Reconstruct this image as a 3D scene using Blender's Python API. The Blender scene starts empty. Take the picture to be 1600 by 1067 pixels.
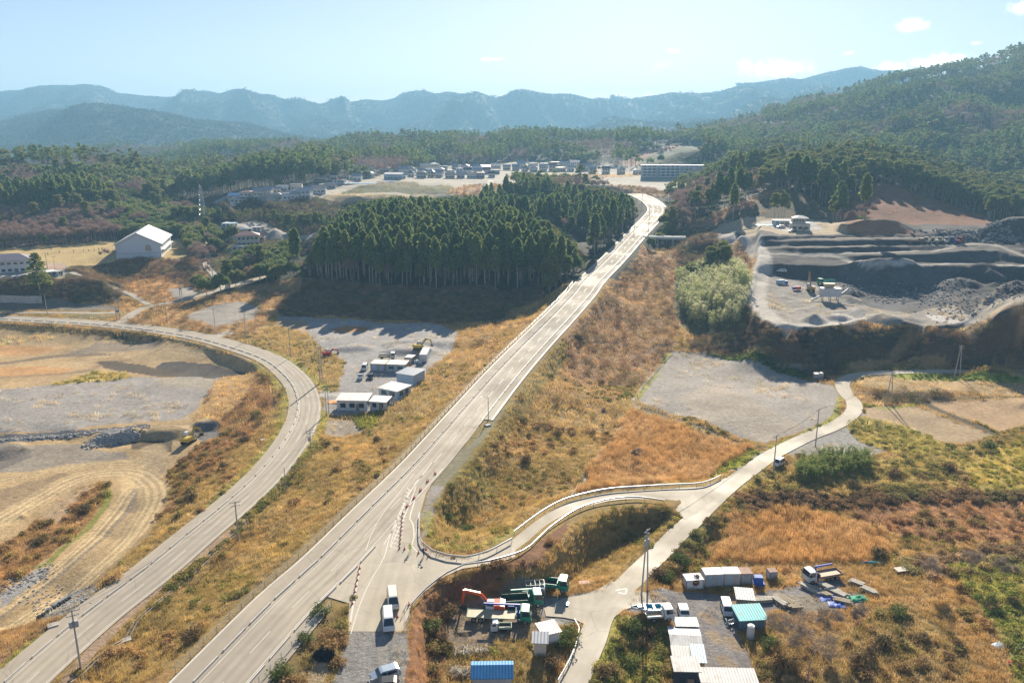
import bpy, bmesh, math, random, time
import numpy as np
from mathutils import Vector, Matrix, Euler
T0=time.time()
random.seed(7); RNG=np.random.default_rng(7)
COL=bpy.data.collections.new('scene_items'); bpy.context.scene.collection.children.link(COL)
C=bpy.context.scene.collection
# ---------------------------------------------------------------- camera geometry
F=1244.0; TH=math.atan((533.5-205)/F); CH=78.0
ct,st=math.cos(TH),math.sin(TH)
def P(px,py,z=0.0):
    a=(px-800)/F; b=(py-533.5)/F
    Y=ct-b*st; Z=-(st+b*ct); t=(z-CH)/Z
    return (a*t,Y*t,z)
def PD(px,py,D):
    a=(px-800)/F; b=(py-533.5)/F
    Y=ct-b*st; Z=-(st+b*ct); t=D/Y
    return (a*t,D,CH+Z*t)
def PH(px,D,z):
    zc=D*ct+(CH-z)*st
    return ((px-800)/F*zc,D,z)
def proj(X,Y,Z):
    zc=Y*ct+(CH-Z)*st; yc=(CH-Z)*ct-Y*st
    return 800+F*X/zc, 533.5+F*yc/zc
# ---------------------------------------------------------------- numpy noise
def _h(ix,iy,seed):
    n=(ix.astype(np.int64)*374761393+iy.astype(np.int64)*668265263+seed*982451653)&0xffffffff
    n=((n^(n>>13))*1274126177)&0xffffffff
    return ((n^(n>>16))&0xffff)/65535.0
def vnoise(x,y,seed=0):
    x=np.asarray(x,float); y=np.asarray(y,float)
    ix=np.floor(x); iy=np.floor(y); fx=x-ix; fy=y-iy
    fx=fx*fx*(3-2*fx); fy=fy*fy*(3-2*fy)
    a=_h(ix,iy,seed); b=_h(ix+1,iy,seed); c=_h(ix,iy+1,seed); d=_h(ix+1,iy+1,seed)
    return (a+(b-a)*fx)*(1-fy)+(c+(d-c)*fx)*fy
def fbm(x,y,seed=0,o=4,g=.5):
    s=0; a=1; t=0
    for k in range(o):
        s=s+a*vnoise(x*2**k+17.3*k,y*2**k-9.1*k,seed+k); t+=a; a*=g
    return s/t
def sstep(x,a,b):
    t=np.clip((x-a)/(b-a),0,1); return t*t*(3-2*t)
# ---------------------------------------------------------------- terrain control points
CP=[]
def z_(z,*pts):                       # points seen in the photograph, on ground of height z
    for p in pts: CP.append(P(p[0],p[1],z))
def d_(D,*pts,sub=0):                 # points of a crest at distance D, height follows
    for p in pts:
        q=PD(p[0],p[1],D); CP.append((q[0],q[1],q[2]-sub))
def h_(z,D,*xs):                      # ground out of sight
    for x in xs: CP.append(PH(x,D,z))
def dens(pts,step=45):
    out=[pts[0]]
    for a,b in zip(pts,pts[1:]):
        n=max(1,int(math.dist(a[:2],b[:2])/step))
        for k in range(1,n+1): out.append(tuple(a[i]+(b[i]-a[i])*k/n for i in range(len(a))))
    return out
def zr(y): return 4.5+max(0.0,.065*(y-256))
def proad(px,py):
    z=4.5
    for i in range(60):
        x,y,_=P(px,py,z); z=.5*z+.5*zr(y)
    return (x,y,z)
MRL=[(236,1092),(262,1067),(400,932),(472,870),(545,800),(617,732),(662,685),(750,590),(800,540),(847,495),(882,460),(902,437),(940,402),(975,367),(1003,340)]
MRR=[(407,1065),(520,945)]
for p in MRL[::1]: CP.append(proad(*p))
for p in [(822,595),(882,520),(940,455),(982,400),(1007,372),(1030,352),(1037,330),(1010,327),(1000,308)]: CP.append(proad(*p))
z_(4.5,(560,940),(640,950),(650,850),(655,800),(560,1060),(636,1067),(700,890),(690,740),(740,690),(790,630),(600,1000),(600,900),(520,1000),(780,873))
z_(4.5,(665,865),(700,872),(762,865))
# left road (z 1)
LRr=[(75,1062),(150,990),(225,925),(300,862),(385,795),(425,757),(462,715),(485,685),(495,660),(499,635),(495,615),(485,595),(465,575),(437,555),(400,542),(332,524),(250,509),(190,502),(100,497),(0,490)]
LRl=[(0,1050),(50,1012),(125,952),(225,885),(275,840),(322,800),(400,731),(441,672),(452,650),(454,627),(445,602),(425,580),(400,564),(325,537),(262,524),(160,513),(100,507),(0,503)]
z_(1,*LRr); z_(1,*LRl)
z_(1,(-60,486),(-60,500),(-200,480),(60,1100),(-60,1100))
# ditch between the two roads, toe of the main embankment
z_(-.3,(145,1067),(200,1000),(290,920),(380,845),(440,770),(500,705),(540,680),(330,890))
z_(.6,(520,640),(600,650),(650,600),(700,560),(740,545),(560,600),(600,560),(540,560),(640,540),(690,530),(510,560),(520,520),(600,520),(660,510),(480,540))
z_(.3,(700,505),(760,500),(800,478),(600,503),(520,500),(450,500),(430,490),(800,500))
# left dirt works
z_(-2.5,(0,535),(100,540),(200,535),(260,535),(330,550),(0,600),(100,600),(200,600),(300,590),(0,640),(100,640),(200,640),(300,640),(0,668),(120,668),(230,660))
z_(-1,(400,600),(390,640),(420,640),(380,690),(330,700),(300,760),(380,600))
z_(-4,(0,690),(100,688),(200,690),(200,720),(100,740),(0,740),(250,740),(0,800),(100,800),(200,800),(0,900),(100,880),(170,840),(0,980),(60,930),(100,930),(-150,800),(-150,950),(-150,640))
z_(-2.5,(260,665),(330,665),(300,690))
z_(-3,(210,700),(270,705))
# dark ditch/hollow
z_(-2,(260,560),(350,565),(385,582))
z_(-3,(260,585),(350,590))
# side road and left middle ground
z_(1.2,(225,480),(237,474)); z_(2.5,(275,472)); z_(3.5,(330,457)); z_(3.8,(375,443)); z_(4.4,(437,425)); z_(5,(487,414))
z_(1.5,(280,500),(330,490),(380,500),(420,480),(430,500),(340,510),(400,515),(300,480)); z_(2.5,(400,465),(440,460),(350,475))
z_(1.5,(0,478),(60,480),(150,487),(100,486))
z_(2,(0,472),(60,473),(120,474),(170,472)); z_(10.5,(0,440),(60,441),(120,439),(160,437)); z_(5,(190,455)); z_(6,(-100,455)); z_(6,(60,456),(130,456))
z_(11,(0,430),(60,428),(95,425),(110,415),(100,432),(130,422))
z_(11,(0,400),(60,400),(120,405),(180,405),(180,385),(100,385),(0,395),(290,380),(285,395),(190,405),(230,407),(-120,400),(-120,430),(200,374),(120,380),(60,386),(0,391),(290,366))
z_(5.5,(200,430),(250,430),(290,425)); z_(4.5,(240,445),(180,442)); z_(3,(270,455),(300,450),(230,460))
z_(10,(295,402)); z_(8,(300,415)); z_(6,(320,430)); z_(9.5,(230,412),(160,412))
z_(4.2,(347,445),(335,432)); z_(8,(318,402)); z_(10.5,(317,387)); z_(12,(330,370),(330,355),(400,378),(350,362))
z_(6,(370,420),(420,408),(460,400)); z_(10,(400,395),(440,390))
z_(12,(430,372),(470,372),(490,368),(350,350),(400,355),(300,342))
# central wooded hill
z_(9,(485,432),(520,438),(560,441),(620,444),(700,446),(760,446),(820,440),(860,432)); z_(4,(470,455),(500,470),(600,475),(700,478),(770,478),(830,466)); 
z_(10,(890,410),(925,385),(950,365)); z_(8,(895,425)); z_(8,(460,415))
h_(14,430,560,700,820); h_(18,480,560,650,750,850); h_(16,520,520,600,700,800,880); h_(14,560,560,700,850); h_(13,480,930); h_(10,420,480,900); h_(18,560,920,960)
h_(15,600,560,700,830)
# slope up to the town
h_(20,620,900,760); h_(22,600,950)
z_(31,(350,314),(420,314),(480,309),(500,305),(560,306),(620,305),(700,303),(760,300)); h_(20,500,350,430,510)
zq=lambda z,*p: z_(z,*dens(list(p),30))
zq(31.5,(505,301),(700,300)); zq(33,(520,296.5),(560,296.5),(705,296.5)); zq(33,(540,292),(640,291),(705,291)); zq(34.2,(560,288),(700,288)); z_(32.5,(480,300),(440,300),(380,303))
z_(34.5,(600,283),(650,282),(720,282),(700,284)); z_(35,(780,275),(640,275),(560,283)); z_(35.5,(700,268),(800,268),(860,268),(920,268))
z_(32,(760,290),(800,300),(850,290),(900,283),(950,290),(980,290)); z_(30,(980,300),(1040,300),(940,296))
z_(34,(900,276),(960,276),(1050,278),(1100,275),(980,270))
z_(30,(1060,290),(1020,292)); h_(26,600,1060)
# valley right of the main road
z_(-1.5,(895,775),(945,700),(990,630),(1010,600),(1035,565),(860,800),(800,800),(760,830),(720,820),(690,830))
z_(-.5,(740,790),(760,750),(820,700),(870,650),(900,600),(860,720)); z_(2,(830,640),(900,540)); z_(-1.5,(900,740))
z_(1.5,(930,540),(980,520),(1040,530)); z_(4,(980,470),(1040,480)); z_(8,(1010,430),(1050,430)); z_(10,(1030,395),(1060,395)); z_(11,(1040,384))
z_(18,(1072,374),(1085,378)); z_(20,(1100,366),(1127,364),(1140,366))
z_(-1,(1050,549),(1100,550),(1150,555),(1220,575),(1280,597),(1305,600),(1310,640),(1270,672),(1195,690),(1100,660),(1000,632),(1150,620),(1200,650))
z_(-2.2,(960,650),(1050,690),(1150,690),(1180,705),(1100,745),(1000,755),(920,760),(940,700),(1050,650))
# ramp and country road
z_(3.5,(820,822),(855,826)); z_(2.5,(850,800),(890,801)); z_(2.0,(900,776),(930,786)); z_(1.3,(960,766),(980,780)); z_(.4,(1020,761),(1030,780)); z_(-.4,(1100,760),(1070,800),(1090,775),(1130,755))
z_(-1,(1060,830),(1035,860),(1150,745),(1200,715),(1262,690),(1300,667),(1330,650),(1337,630),(1325,610),(1318,600),(1330,588)); z_(0,(1400,580),(1500,578),(1600,578),(1720,580))
z_(-1.2,(1005,890)); z_(-.8,(975,920)); z_(0,(950,938),(920,985),(905,1040),(890,1080)); z_(.6,(900,945))
z_(-3.2,(930,848),(1000,832),(960,855)); z_(-2.2,(900,880),(960,885),(1000,865),(1025,840)); z_(-1,(870,905),(910,915)); z_(1,(720,1000),(760,960),(720,970),(780,1040),(850,990),(700,1040),(870,1040),(840,945),(800,960),(860,960))
zl2=lambda z,*p: z_(z,*dens(list(p),25))
zl2(1.2,(672,1085),(672,1010),(690,968),(712,945),(770,922),(810,912)); z_(0,(840,893)); z_(-1.5,(868,870),(890,858)); zl2(-3.0,(920,836),(965,822),(1010,818)); z_(-2.4,(1040,826))
zl2(4.1,(636,1075),(638,1000),(643,955),(662,929),(697,903),(740,888),(800,875))
z_(3.4,(826,861)); z_(2.8,(858,831)); z_(2.1,(896,804)); z_(1.8,(920,793)); z_(1.2,(962,784)); z_(.5,(1010,783)); z_(-.1,(1042,792))
z_(-1,(1000,935),(1030,985)); z_(-1.6,(1080,925),(1170,925),(1300,910),(1100,1000),(1180,1067),(1060,1067),(960,1040),(1000,1000),(1250,960),(1350,950),(1400,920),(1500,900),(1600,900),(1450,1000),(1600,1040),(1300,1067),(1750,1000))
z_(-2.5,(1100,850),(1200,850),(1300,860),(1100,900),(1400,850),(1500,820),(1600,800),(1720,800),(1200,810),(1300,800))
z_(-1.5,(1170,760),(1250,750),(1350,745),(1450,745),(1600,750),(1250,780),(1400,775),(1500,770))
z_(-1,(1400,680),(1500,690),(1550,680),(1600,660),(1720,680),(1350,660),(1430,640),(1500,640),(1380,690),(1300,700),(1360,700))
z_(0,(1600,630),(1500,610),(1400,600),(1350,600),(1600,600),(1720,610)); z_(-1,(1380,625),(1420,640),(1600,640),(1460,632))
# quarry surroundings (the pit itself is lofted below)
z_(4,(1120,500),(1090,470),(1150,515),(1080,440)); z_(1,(1100,520),(1070,500),(1120,540)); z_(9,(1080,420),(1130,440)); z_(13,(1100,395),(1140,400))
z_(20,(1158,385)); z_(16,(1160,430)); z_(14,(1160,455)); z_(12,(1166,480)); z_(11,*dens([(1190,503),(1250,517),(1305,514),(1340,504),(1380,499),(1410,507),(1460,514),(1505,511)],14)); z_(22,(1140,367)); z_(25,(1156,367))
d_(262,(1560,491),(1600,478),(1700,474)); z_(.5,*dens([(1225,556),(1250,561),(1320,569),(1400,563),(1425,556)],16)); z_(7,*dens([(1225,532),(1320,533),(1400,527)],20)); z_(5,(1180,530))
z_(18,(1100,362)); z_(21,(1120,352)); z_(26,(1150,345)); z_(21,(1660,380))
# cut slopes behind the quarry
d_(476,(1165,342),(1200,341),(1290,345)); d_(500,(1110,343),(1130,335)); d_(508,(1160,320),(1260,318),(1300,335)); d_(528,(1200,303),(1225,297)); 
d_(462,(1330,347),(1400,349),(1470,351),(1540,353)); d_(500,(1330,322),(1400,325),(1470,333),(1540,345)); d_(552,(1350,294),(1380,288),(1440,302),(1500,322)); d_(500,(1590,350),(1650,350))
d_(640,(1250,262),(1320,258),(1150,282),(1100,290),(1400,270),(1450,280),(1500,298),(1550,318))
h_(36,720,1300,1400,1150,1220); h_(28,740,1500,1600,1700); h_(36,790,1300,1400,1200,1100)
# far left wood
z_(12,(0,378),(100,372),(200,364)); z_(13,(300,350)); z_(20,(0,345),(100,345),(200,340),(300,332)); d_(640,(0,300),(60,298),(150,300),(220,302),(280,305),sub=5)
d_(760,(0,258),(60,256),(120,252),(170,256),(220,262),(280,270),sub=8); d_(700,(320,290),(380,285),(440,282),sub=5); d_(1000,(330,246),(400,240),sub=8)
h_(20,900,-200,0,120,250); h_(10,1100,-100,60,180,280); h_(8,1350,-200,0,150,300); d_(950,(300,258),sub=8)
h_(22,520,350); h_(40,820,480,560,640)
# wood behind the town
h_(38,950,560,640,720,800,880,960,1040,1120); h_(36,860,1100,1180)
d_(1250,(300,246),(350,238),(430,237),(480,234),(560,227),(640,224),(700,230),(760,222),(850,215),(930,226),(960,222),(1030,218),(1090,213),sub=2)
h_(45,1500,200,350,500,650,800,950,1050); d_(1050,(420,262),(500,258),(560,255),(700,250),(820,245),(1000,240),(1080,240),sub=6)
d_(900,(1060,232),(1100,226),(1000,252),(1130,240),sub=3)
# right mountain
d_(1500,(1100,212),(1150,199),(1200,182),(1260,165),(1330,157),sub=0); d_(1450,(1380,140),(1420,128),(1480,117),(1550,106),(1600,97),(1700,72),(1800,60),sub=0)
d_(1150,(1150,222),(1250,205),(1350,190),(1450,170),(1530,150),(1600,140),(1700,125))
d_(980,(1400,205),(1450,200),(1500,196),(1550,196),(1330,222)); d_(900,(1250,240),(1330,245),(1400,238),(1450,230),(1500,225),(1550,222)); d_(1050,(1380,222),(1330,212),(1590,196))
d_(820,(1320,262),(1400,268),(1480,268),(1540,262),(1600,240),(1700,215)); d_(760,(1600,270),(1640,260)); h_(150,2000,1400,1500,1700); h_(90,1900,1250); h_(50,1900,1000,1100,1180)
h_(45,2100,1000,900)
# mountains on the left and at the back
h_(10,1700,-100,100,300); h_(30,1700,450); d_(2300,(0,225),(100,215),(200,215),(300,222),(400,230),(460,236))
d_(2800,(-150,200),(0,196),(60,178),(130,171),(190,174),(250,185),(300,190),(350,193),(400,200),(450,213),(520,226)); h_(70,3200,-100,100,300,500,700,900)
h_(60,2400,560,700,850,1000); d_(3300,(600,215),(680,208),(760,205),(830,210),(900,206),(960,200),(1040,205),(1120,195),(1200,180)); h_(75,3750,650,900,1150)
R1=[(-300,150),(-120,148),(0,145),(60,144),(100,138),(130,134),(160,138),(180,143),(230,151),(265,153),(300,152),(345,146),(400,150),(440,155),(470,159),(520,164),(545,166),(600,161),(660,147),(700,146),(750,146),(800,159),(830,154),(870,152),(905,158),(935,165),(960,161),(1010,155),(1080,150),(1150,137),(1200,131),(1260,123),(1330,116),(1380,114),(1420,120),(1500,130),(1600,130),(1750,120),(1950,120)]
d_(4600,*R1); h_(120,5600,*range(-300,2000,150))
d_(4100,*[(x+25,y+20) for x,y in R1[::2]]); d_(3900,*[(x,y+34) for x,y in R1[1::2]])
h_(100,6800,*range(-300,2000,200))
h_(-4,70,-400,0,400,800,1200,1600,2000); h_(-2,95,-200); h_(-2,110,1900)
CP=np.array(CP)
def check_cp():
    px,py=proj(CP[:,0],CP[:,1],CP[:,2]); n=0
    for i in range(len(CP)):
        if CP[i,1]>1500 or px[i]<-60 or px[i]>1660: continue
        k=np.flatnonzero((abs(px-px[i])<13)&(py<py[i]-.8)&(py>py[i]-60)&(CP[:,1]<CP[i,1]-1.5))
        for q in k:
            print('rev (%d,%.0f) z%.1f D%.0f  above (%d,%.0f) z%.1f D%.0f'%(px[q],py[q],CP[q,2],CP[q,1],px[i],py[i],CP[i,2],CP[i,1]))
if globals().get('CHECK'): check_cp()
def rbf():
    pts=np.stack([CP[:,0]/CP[:,1],np.log(CP[:,1])],1); v=CP[:,2]
    # merge near-duplicates
    keep=[]; 
    for i,p in enumerate(pts):
        if all((abs(pts[j]-p).max()>.004) for j in keep): keep.append(i)
    pts=pts[keep]; v=v[keep]; n=len(pts)
    A=np.sqrt(((pts[:,None]-pts[None])**2).sum(2)); A[np.diag_indices(n)]-=.0006
    M=np.zeros((n+3,n+3)); M[:n,:n]=A; M[:n,n]=1; M[:n,n+1:]=pts; M[n,:n]=1; M[n+1:,:n]=pts.T
    w=np.linalg.solve(M,np.concatenate([v,[0,0,0]]))
    return pts,w
RP,RW=rbf()
NU=1000; UMAX=1.08
US=np.linspace(-UMAX,UMAX,NU)
ys=[math.log(68)]
while ys[-1]<math.log(7000):
    Y=math.exp(ys[-1]); ys.append(ys[-1]+(.0024 if 368<Y<450 else .0040 if 262<Y<=368 else max(.0023,min(.0065,.0000175*Y))))
VS=np.array(ys); NV=len(VS)
UU,VV=np.meshgrid(US,VS); YY=np.exp(VV); XX=UU*YY
def evalrbf(u,v):
    out=np.empty(u.size); u=u.ravel(); v=v.ravel(); n=len(RP)
    for i in range(0,u.size,40000):
        a=u[i:i+40000,None].astype(np.float32)-RP[None,:,0].astype(np.float32); b=v[i:i+40000,None].astype(np.float32)-RP[None,:,1].astype(np.float32)
        out[i:i+40000]=np.sqrt(a*a+b*b)@RW[:n].astype(np.float32)+RW[n]+RW[n+1]*u[i:i+40000]+RW[n+2]*v[i:i+40000]
    return out
# coarse evaluation, then bilinear refinement
cu=np.linspace(-UMAX,UMAX,NU//2); cv=VS[::2] if NV%2 else np.append(VS[::2],VS[-1])
gu,gv=np.meshgrid(cu,cv); HC=evalrbf(gu,gv).reshape(gu.shape)
def bil(G,us,vs,u,v):
    iu=np.clip((u-us[0])/(us[1]-us[0]),0,len(us)-1.001); i=iu.astype(int); fu=iu-i
    j=np.clip(np.searchsorted(vs,v)-1,0,len(vs)-2); fv=np.clip((v-vs[j])/(vs[j+1]-vs[j]),0,1)
    if G.ndim==3: fu=fu[...,None]; fv=fv[...,None]
    return (G[j,i]*(1-fu)+G[j,i+1]*fu)*(1-fv)+(G[j+1,i]*(1-fu)+G[j+1,i+1]*fu)*fv
HH=bil(HC,cu,cv,UU,VV)
def loft(lines,u0=None,u1=None,blend=.012):
    """rows of photo points with heights, nearest first, joined into one stepped surface"""
    W=[[ (lambda q:(q[0]/q[1],q[1],q[2]))(P(x,y,z+5)) for x,y,z in dens(L,12)] for L in lines]
    lo=max(w[0][0] for w in W) if u0 is None else u0; hi=min(w[-1][0] for w in W) if u1 is None else u1
    c=np.flatnonzero((US>=lo)&(US<=hi)); us=US[c]
    D=np.array([np.interp(us,[q[0] for q in w],[q[1] for q in w]) for w in W]); Z=np.array([np.interp(us,[q[0] for q in w],[q[2] for q in w]) for w in W])
    for k in range(1,len(D)): D[k]=np.maximum(D[k],D[k-1]+.7)
    for n,ci in enumerate(c):
        y=YY[:,ci]; r=(y>=D[0,n])&(y<=D[-1,n]); z=np.interp(y[r],D[:,n],Z[:,n])
        e=min((US[ci]-lo),(hi-US[ci]))/blend; e=min(1,max(0,e)); b=np.minimum(1,np.minimum(y[r]-D[0,n],D[-1,n]-y[r])/3.0)*e
        HH[r,ci]=HH[r,ci]*(1-b)+z*b
loft([[(1170,498,6.5),(1190,500,6),(1210,507,6),(1250,515,6),(1305,512,6),(1340,502,6),(1380,498,6),(1410,506,6),(1460,513,6),(1510,508,6),(1560,492,6),(1600,484,6),(1720,480,6)],
 [(1170,470,8),(1230,470,7),(1300,470,6.5),(1340,480,6),(1380,480,5),(1440,478,5),(1500,480,6),(1560,470,6),(1720,465,6)],
 [(1170,440,10.5),(1215,440,8.5),(1260,443,8),(1320,448,7.5),(1360,458,5),(1400,462,4),(1450,460,4.5),(1500,452,7),(1560,450,8),(1720,448,8)],
 [(1170,425,13),(1205,428,9.5),(1260,432,9),(1330,436,8.5),(1380,440,8),(1450,440,8),(1520,437,9),(1600,435,9.5),(1720,434,9.5)],
 [(1170,414,14.5),(1205,416,13),(1250,416,13.5),(1300,416.5,13.5),(1350,415,14),(1450,415,14),(1550,417,14),(1600,419,14),(1720,420,14)],
 [(1170,404,15.2),(1200,404,15.2),(1250,405,15),(1310,407,14.6),(1350,409,14.5),(1450,409,14.5),(1550,410,14.5),(1600,411.5,14.5),(1720,412,14.5)],
 [(1170,400,15.8),(1200,400,15.7),(1250,400.5,15.6),(1310,401,15.8),(1350,399,17),(1400,398.5,17.1),(1450,397.5,17.4),(1500,393,18.6),(1560,391,19),(1600,403,16.8),(1720,406,16)],
 [(1170,394,16.8),(1210,393,16.8),(1237,394,16.8),(1275,395,16.9),(1350,393.5,17.1),(1400,393,17.2),(1450,392,17.5),(1512,386,18.8),(1560,386,19),(1600,399,17),(1720,402,16)],
 [(1170,388,17.6),(1210,388,18),(1237,387.5,18.4),(1275,387,18.8),(1350,386.5,19),(1425,385.5,19),(1480,385,19),(1560,382,19.3),(1600,390,19),(1720,395,18)],
 [(1170,384,18),(1217,384.5,18.4),(1280,384,19),(1350,383,19),(1425,382.2,19),(1470,381,19.2),(1510,378,19.6),(1560,379,19.6),(1600,386,19.5),(1720,390,19)],
 [(1170,378,19.5),(1217,376.5,20.5),(1280,376,21),(1350,375.5,21),(1425,375,21),(1487,374,21),(1540,374,20.6),(1600,381,20.5),(1720,385,20)],
 [(1170,374.5,20.5),(1217,373.5,20.8),(1280,372.5,21),(1350,372,21),(1425,371.6,21),(1487,370.5,21),(1540,371,21),(1600,378,21),(1720,380,21)],
 [(1170,370,21.8),(1200,369.6,22),(1260,369,22),(1342,368,22),(1435,368,21.8),(1500,367,21.8),(1560,369,21.3),(1600,376,21.2),(1720,378,21.2)],
 [(1170,350,22.6),(1250,350,22.6),(1300,362,22.2),(1330,365,22.2),(1380,366,22),(1435,367,22),(1500,362,22),(1560,362,22),(1620,366,22),(1720,366,22)],
 [(1170,349,22.7),(1250,348.5,22.7),(1298,355,22.6),(1315,352,26.5),(1350,348,27),(1400,347.5,27),(1440,362,22.7),(1500,357,22.6),(1560,357,23),(1620,360,23),(1720,360,23)],
 [(1170,344,22.9),(1250,344,22.9),(1298,347,23),(1315,346,26.7),(1350,344.5,27),(1400,345,27),(1440,353,23.2),(1500,353,23.2),(1560,353,23.2),(1620,355,23.5),(1720,355,23.5)]],blend=.006)
# mountain gullies
far=sstep(YY,1500,2600); 
rid=1-np.abs(2*fbm(XX/520+3,YY/800,5,3,.4)-1); spur=1-np.abs(2*fbm((XX+.30*YY)/250,YY/1500,53,3,.4)-1); rid2=1-np.abs(2*fbm(XX/200,YY/420,15,2,.4)-1)
HH+=far*((rid-.72)*190+(rid2-.7)*50+(spur-.66)*130*sstep(YY,2300,3300)+(spur-.66)*90*(1-sstep(YY,2300,3300)))*np.clip((HH-40)/90,0,1)*(1-.75*np.exp(-((YY-4600)/330)**2))*(1-.6*np.exp(-((YY-2800)/220)**2))
mid=sstep(YY,620,900)*(1-far); HH+=mid*((fbm(XX/90,YY/110,8,3)-.5)*16)
rr_=sstep(XX/YY,.36,.50)*sstep(YY,720,950)*(1-sstep(YY,1700,2100)); HH+=rr_*((1-np.abs(2*fbm(XX/210+9,YY/260,25,4)-1))-.72)*85*np.clip((HH-45)/60,0,1)*(1-.9*np.exp(-((YY-1480)/170)**2))
ll_=sstep(-XX/YY,.1,.2)*sstep(YY,560,700)*(1-sstep(YY,900,1000)); HH+=ll_*(fbm(XX/70,YY/70,33,3)-.5)*16
tw=sstep(YY,640,700)*(1-sstep(YY,880,960))*(UU>-.42)*(UU<.28)
HH-=tw*((fbm(XX/90,YY/110,8,3)-.5)*16)*mid
HH+=(fbm(XX/14,YY/14,3,4)-.5)*.5*sstep(YY,60,100)
print('terrain',len(RP),NU,NV,time.time()-T0)
def Hs(x,y):
    x=np.asarray(x,float); y=np.asarray(y,float)
    return bil(HH,US,VS,x/y,np.log(y))
_T=np.exp(np.linspace(math.log(60),math.log(6500),2500))
def G(px,py,dz=0.0):
    """where the view line through a photo point first meets the ground"""
    a=(px-800)/F; b=(py-533.5)/F; Y=ct-b*st; Z=-(st+b*ct)
    t=_T/Y; z=CH+Z*t; h=Hs(a*t,_T)+dz; k=np.argmax(z<=h)
    if z[k]>h[k]: k=len(_T)-1
    lo,hi=t[max(k-1,0)],t[k]
    for _ in range(14):
        m=(lo+hi)/2; 
        if CH+Z*m<=float(Hs(a*m,Y*m))+dz: hi=m
        else: lo=m
    return (a*hi,Y*hi,float(Hs(a*hi,Y*hi)))
def spline(pts,step):
    """Catmull-Rom resample, any dimension"""
    p=np.array(pts,float); p=np.vstack([2*p[0]-p[1],p,2*p[-1]-p[-2]]); out=[]
    for i in range(1,len(p)-2):
        n=max(1,int(np.linalg.norm(p[i+1][:2]-p[i][:2])/step))
        for k in range(n):
            t=k/n; out.append(.5*((2*p[i])+(-p[i-1]+p[i+1])*t+(2*p[i-1]-5*p[i]+4*p[i+1]-p[i+2])*t*t+(-p[i-1]+3*p[i]-3*p[i+1]+p[i+2])*t**3))
    out.append(p[-2]); return np.array(out)
def near_line(line,pad):
    """for the grid: squared distance to, and height of, a polyline; only rows/cols near it"""
    x0,x1=line[:,0].min()-pad,line[:,0].max()+pad; y0,y1=max(68,line[:,1].min()-pad),line[:,1].max()+pad
    m=(XX>=x0)&(XX<=x1)&(YY>=y0)&(YY<=y1); X=XX[m]; Y=YY[m]
    best=np.full(X.shape,1e18); hz=np.zeros(X.shape)
    step=max(1,len(line)//400)
    L=line[::step] if step>1 else line
    for a,b in zip(L,L[1:]):
        d=b-a; dd=d[0]**2+d[1]**2+1e-9
        t=np.clip(((X-a[0])*d[0]+(Y-a[1])*d[1])/dd,0,1)
        q=(X-a[0]-t*d[0])**2+(Y-a[1]-t*d[1])**2; k=q<best
        best[k]=q[k]; hz[k]=(a[2]+t*d[2])[k]
    return m,np.sqrt(best),hz
def carve(line,hw,fall,dz=-.12):
    m,d,h=near_line(np.array(line),hw+fall)
    w=1-sstep(d,hw,hw+fall); HH[m]=HH[m]*(1-w)+(h+dz)*w
def inpoly(poly,X,Y):
    r=np.zeros(X.shape,bool); n=len(poly)
    for i in range(n):
        x0,y0=poly[i][:2]; x1,y1=poly[(i+1)%n][:2]
        if y0==y1: continue
        c=((y0>Y)!=(y1>Y))&(X<(x1-x0)*(Y-y0)/(y1-y0)+x0); r^=c
    return r
def offset(line,d):
    line=np.array(line); t=np.gradient(line[:,:2],axis=0); t/=np.linalg.norm(t,axis=1)[:,None]+1e-9
    o=line.copy(); o[:,0]+=t[:,1]*d; o[:,1]-=t[:,0]*d; return o
# ---------------------------------------------------------------- roads: centre lines in the world, terrain fitted to them
def lift(pts,z): return np.array([P(x,y,z) for x,y in pts])
main_left=spline([proad(*p) for p in MRL]+[(95.5,566,24.6),(97.5,598,26.8),(94.5,630,28.8),(89,648,29.2),(80,672,25.5),(66,700,23)],3.0)
MW=13.5
main_mid=offset(main_left,MW/2); carve(main_mid,MW/2+1.2,6)
junction=[proad(*p) for p in [(757,668),(732,687),(705,716),(682,742),(665,772),(657,800),(656,837),(660,850),(675,862),(700,869),(725,872),(762,863),(800,843),(800,872),(762,882),(722,888),(695,900),(662,925),(640,950),(636,986),(544,986),(545,942)]]
def flat(poly,z,fall,dz=-.12):
    poly=np.array([p[:2] for p in poly]); x0,y0=poly.min(0)-fall; x1,y1=poly.max(0)+fall
    m=(XX>=x0)&(XX<=x1)&(YY>=y0)&(YY<=y1); X=XX[m]; Y=YY[m]; ins=inpoly(poly,X,Y)
    cl=np.vstack([poly,poly[:1]]); best=np.full(X.shape,1e9)
    for a,b in zip(cl,cl[1:]):
        d=b-a; t=np.clip(((X-a[0])*d[0]+(Y-a[1])*d[1])/(d@d+1e-9),0,1); best=np.minimum(best,(X-a[0]-t*d[0])**2+(Y-a[1]-t*d[1])**2)
    w=np.where(ins,1,1-sstep(np.sqrt(best),.8,fall)); HH[m]=HH[m]*(1-w)+(z+dz)*w
flat(junction,4.5,3.5)
gravel_apron=[proad(*p) for p in [(544,986),(636,986),(637,1030),(636,1090),(516,1090),(530,1040)]]
flat(gravel_apron,4.5,2.5,-.02)
LR_out=spline([P(x,y,1) for x,y in [(45,1092)]+LRr+[(-60,485),(-200,478)]],3.0)     # edge nearest the main road
LR_in=spline([P(x,y,1) for x,y in [(-30,1080)]+LRl+[(-60,500),(-200,494)]],3.0)
def resamp(l,n):
    d=np.r_[0,np.cumsum(np.linalg.norm(np.diff(l,axis=0),axis=1))]; s=np.linspace(0,d[-1],n); return np.stack([np.interp(s,d,l[:,i]) for i in range(3)],1)
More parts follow.
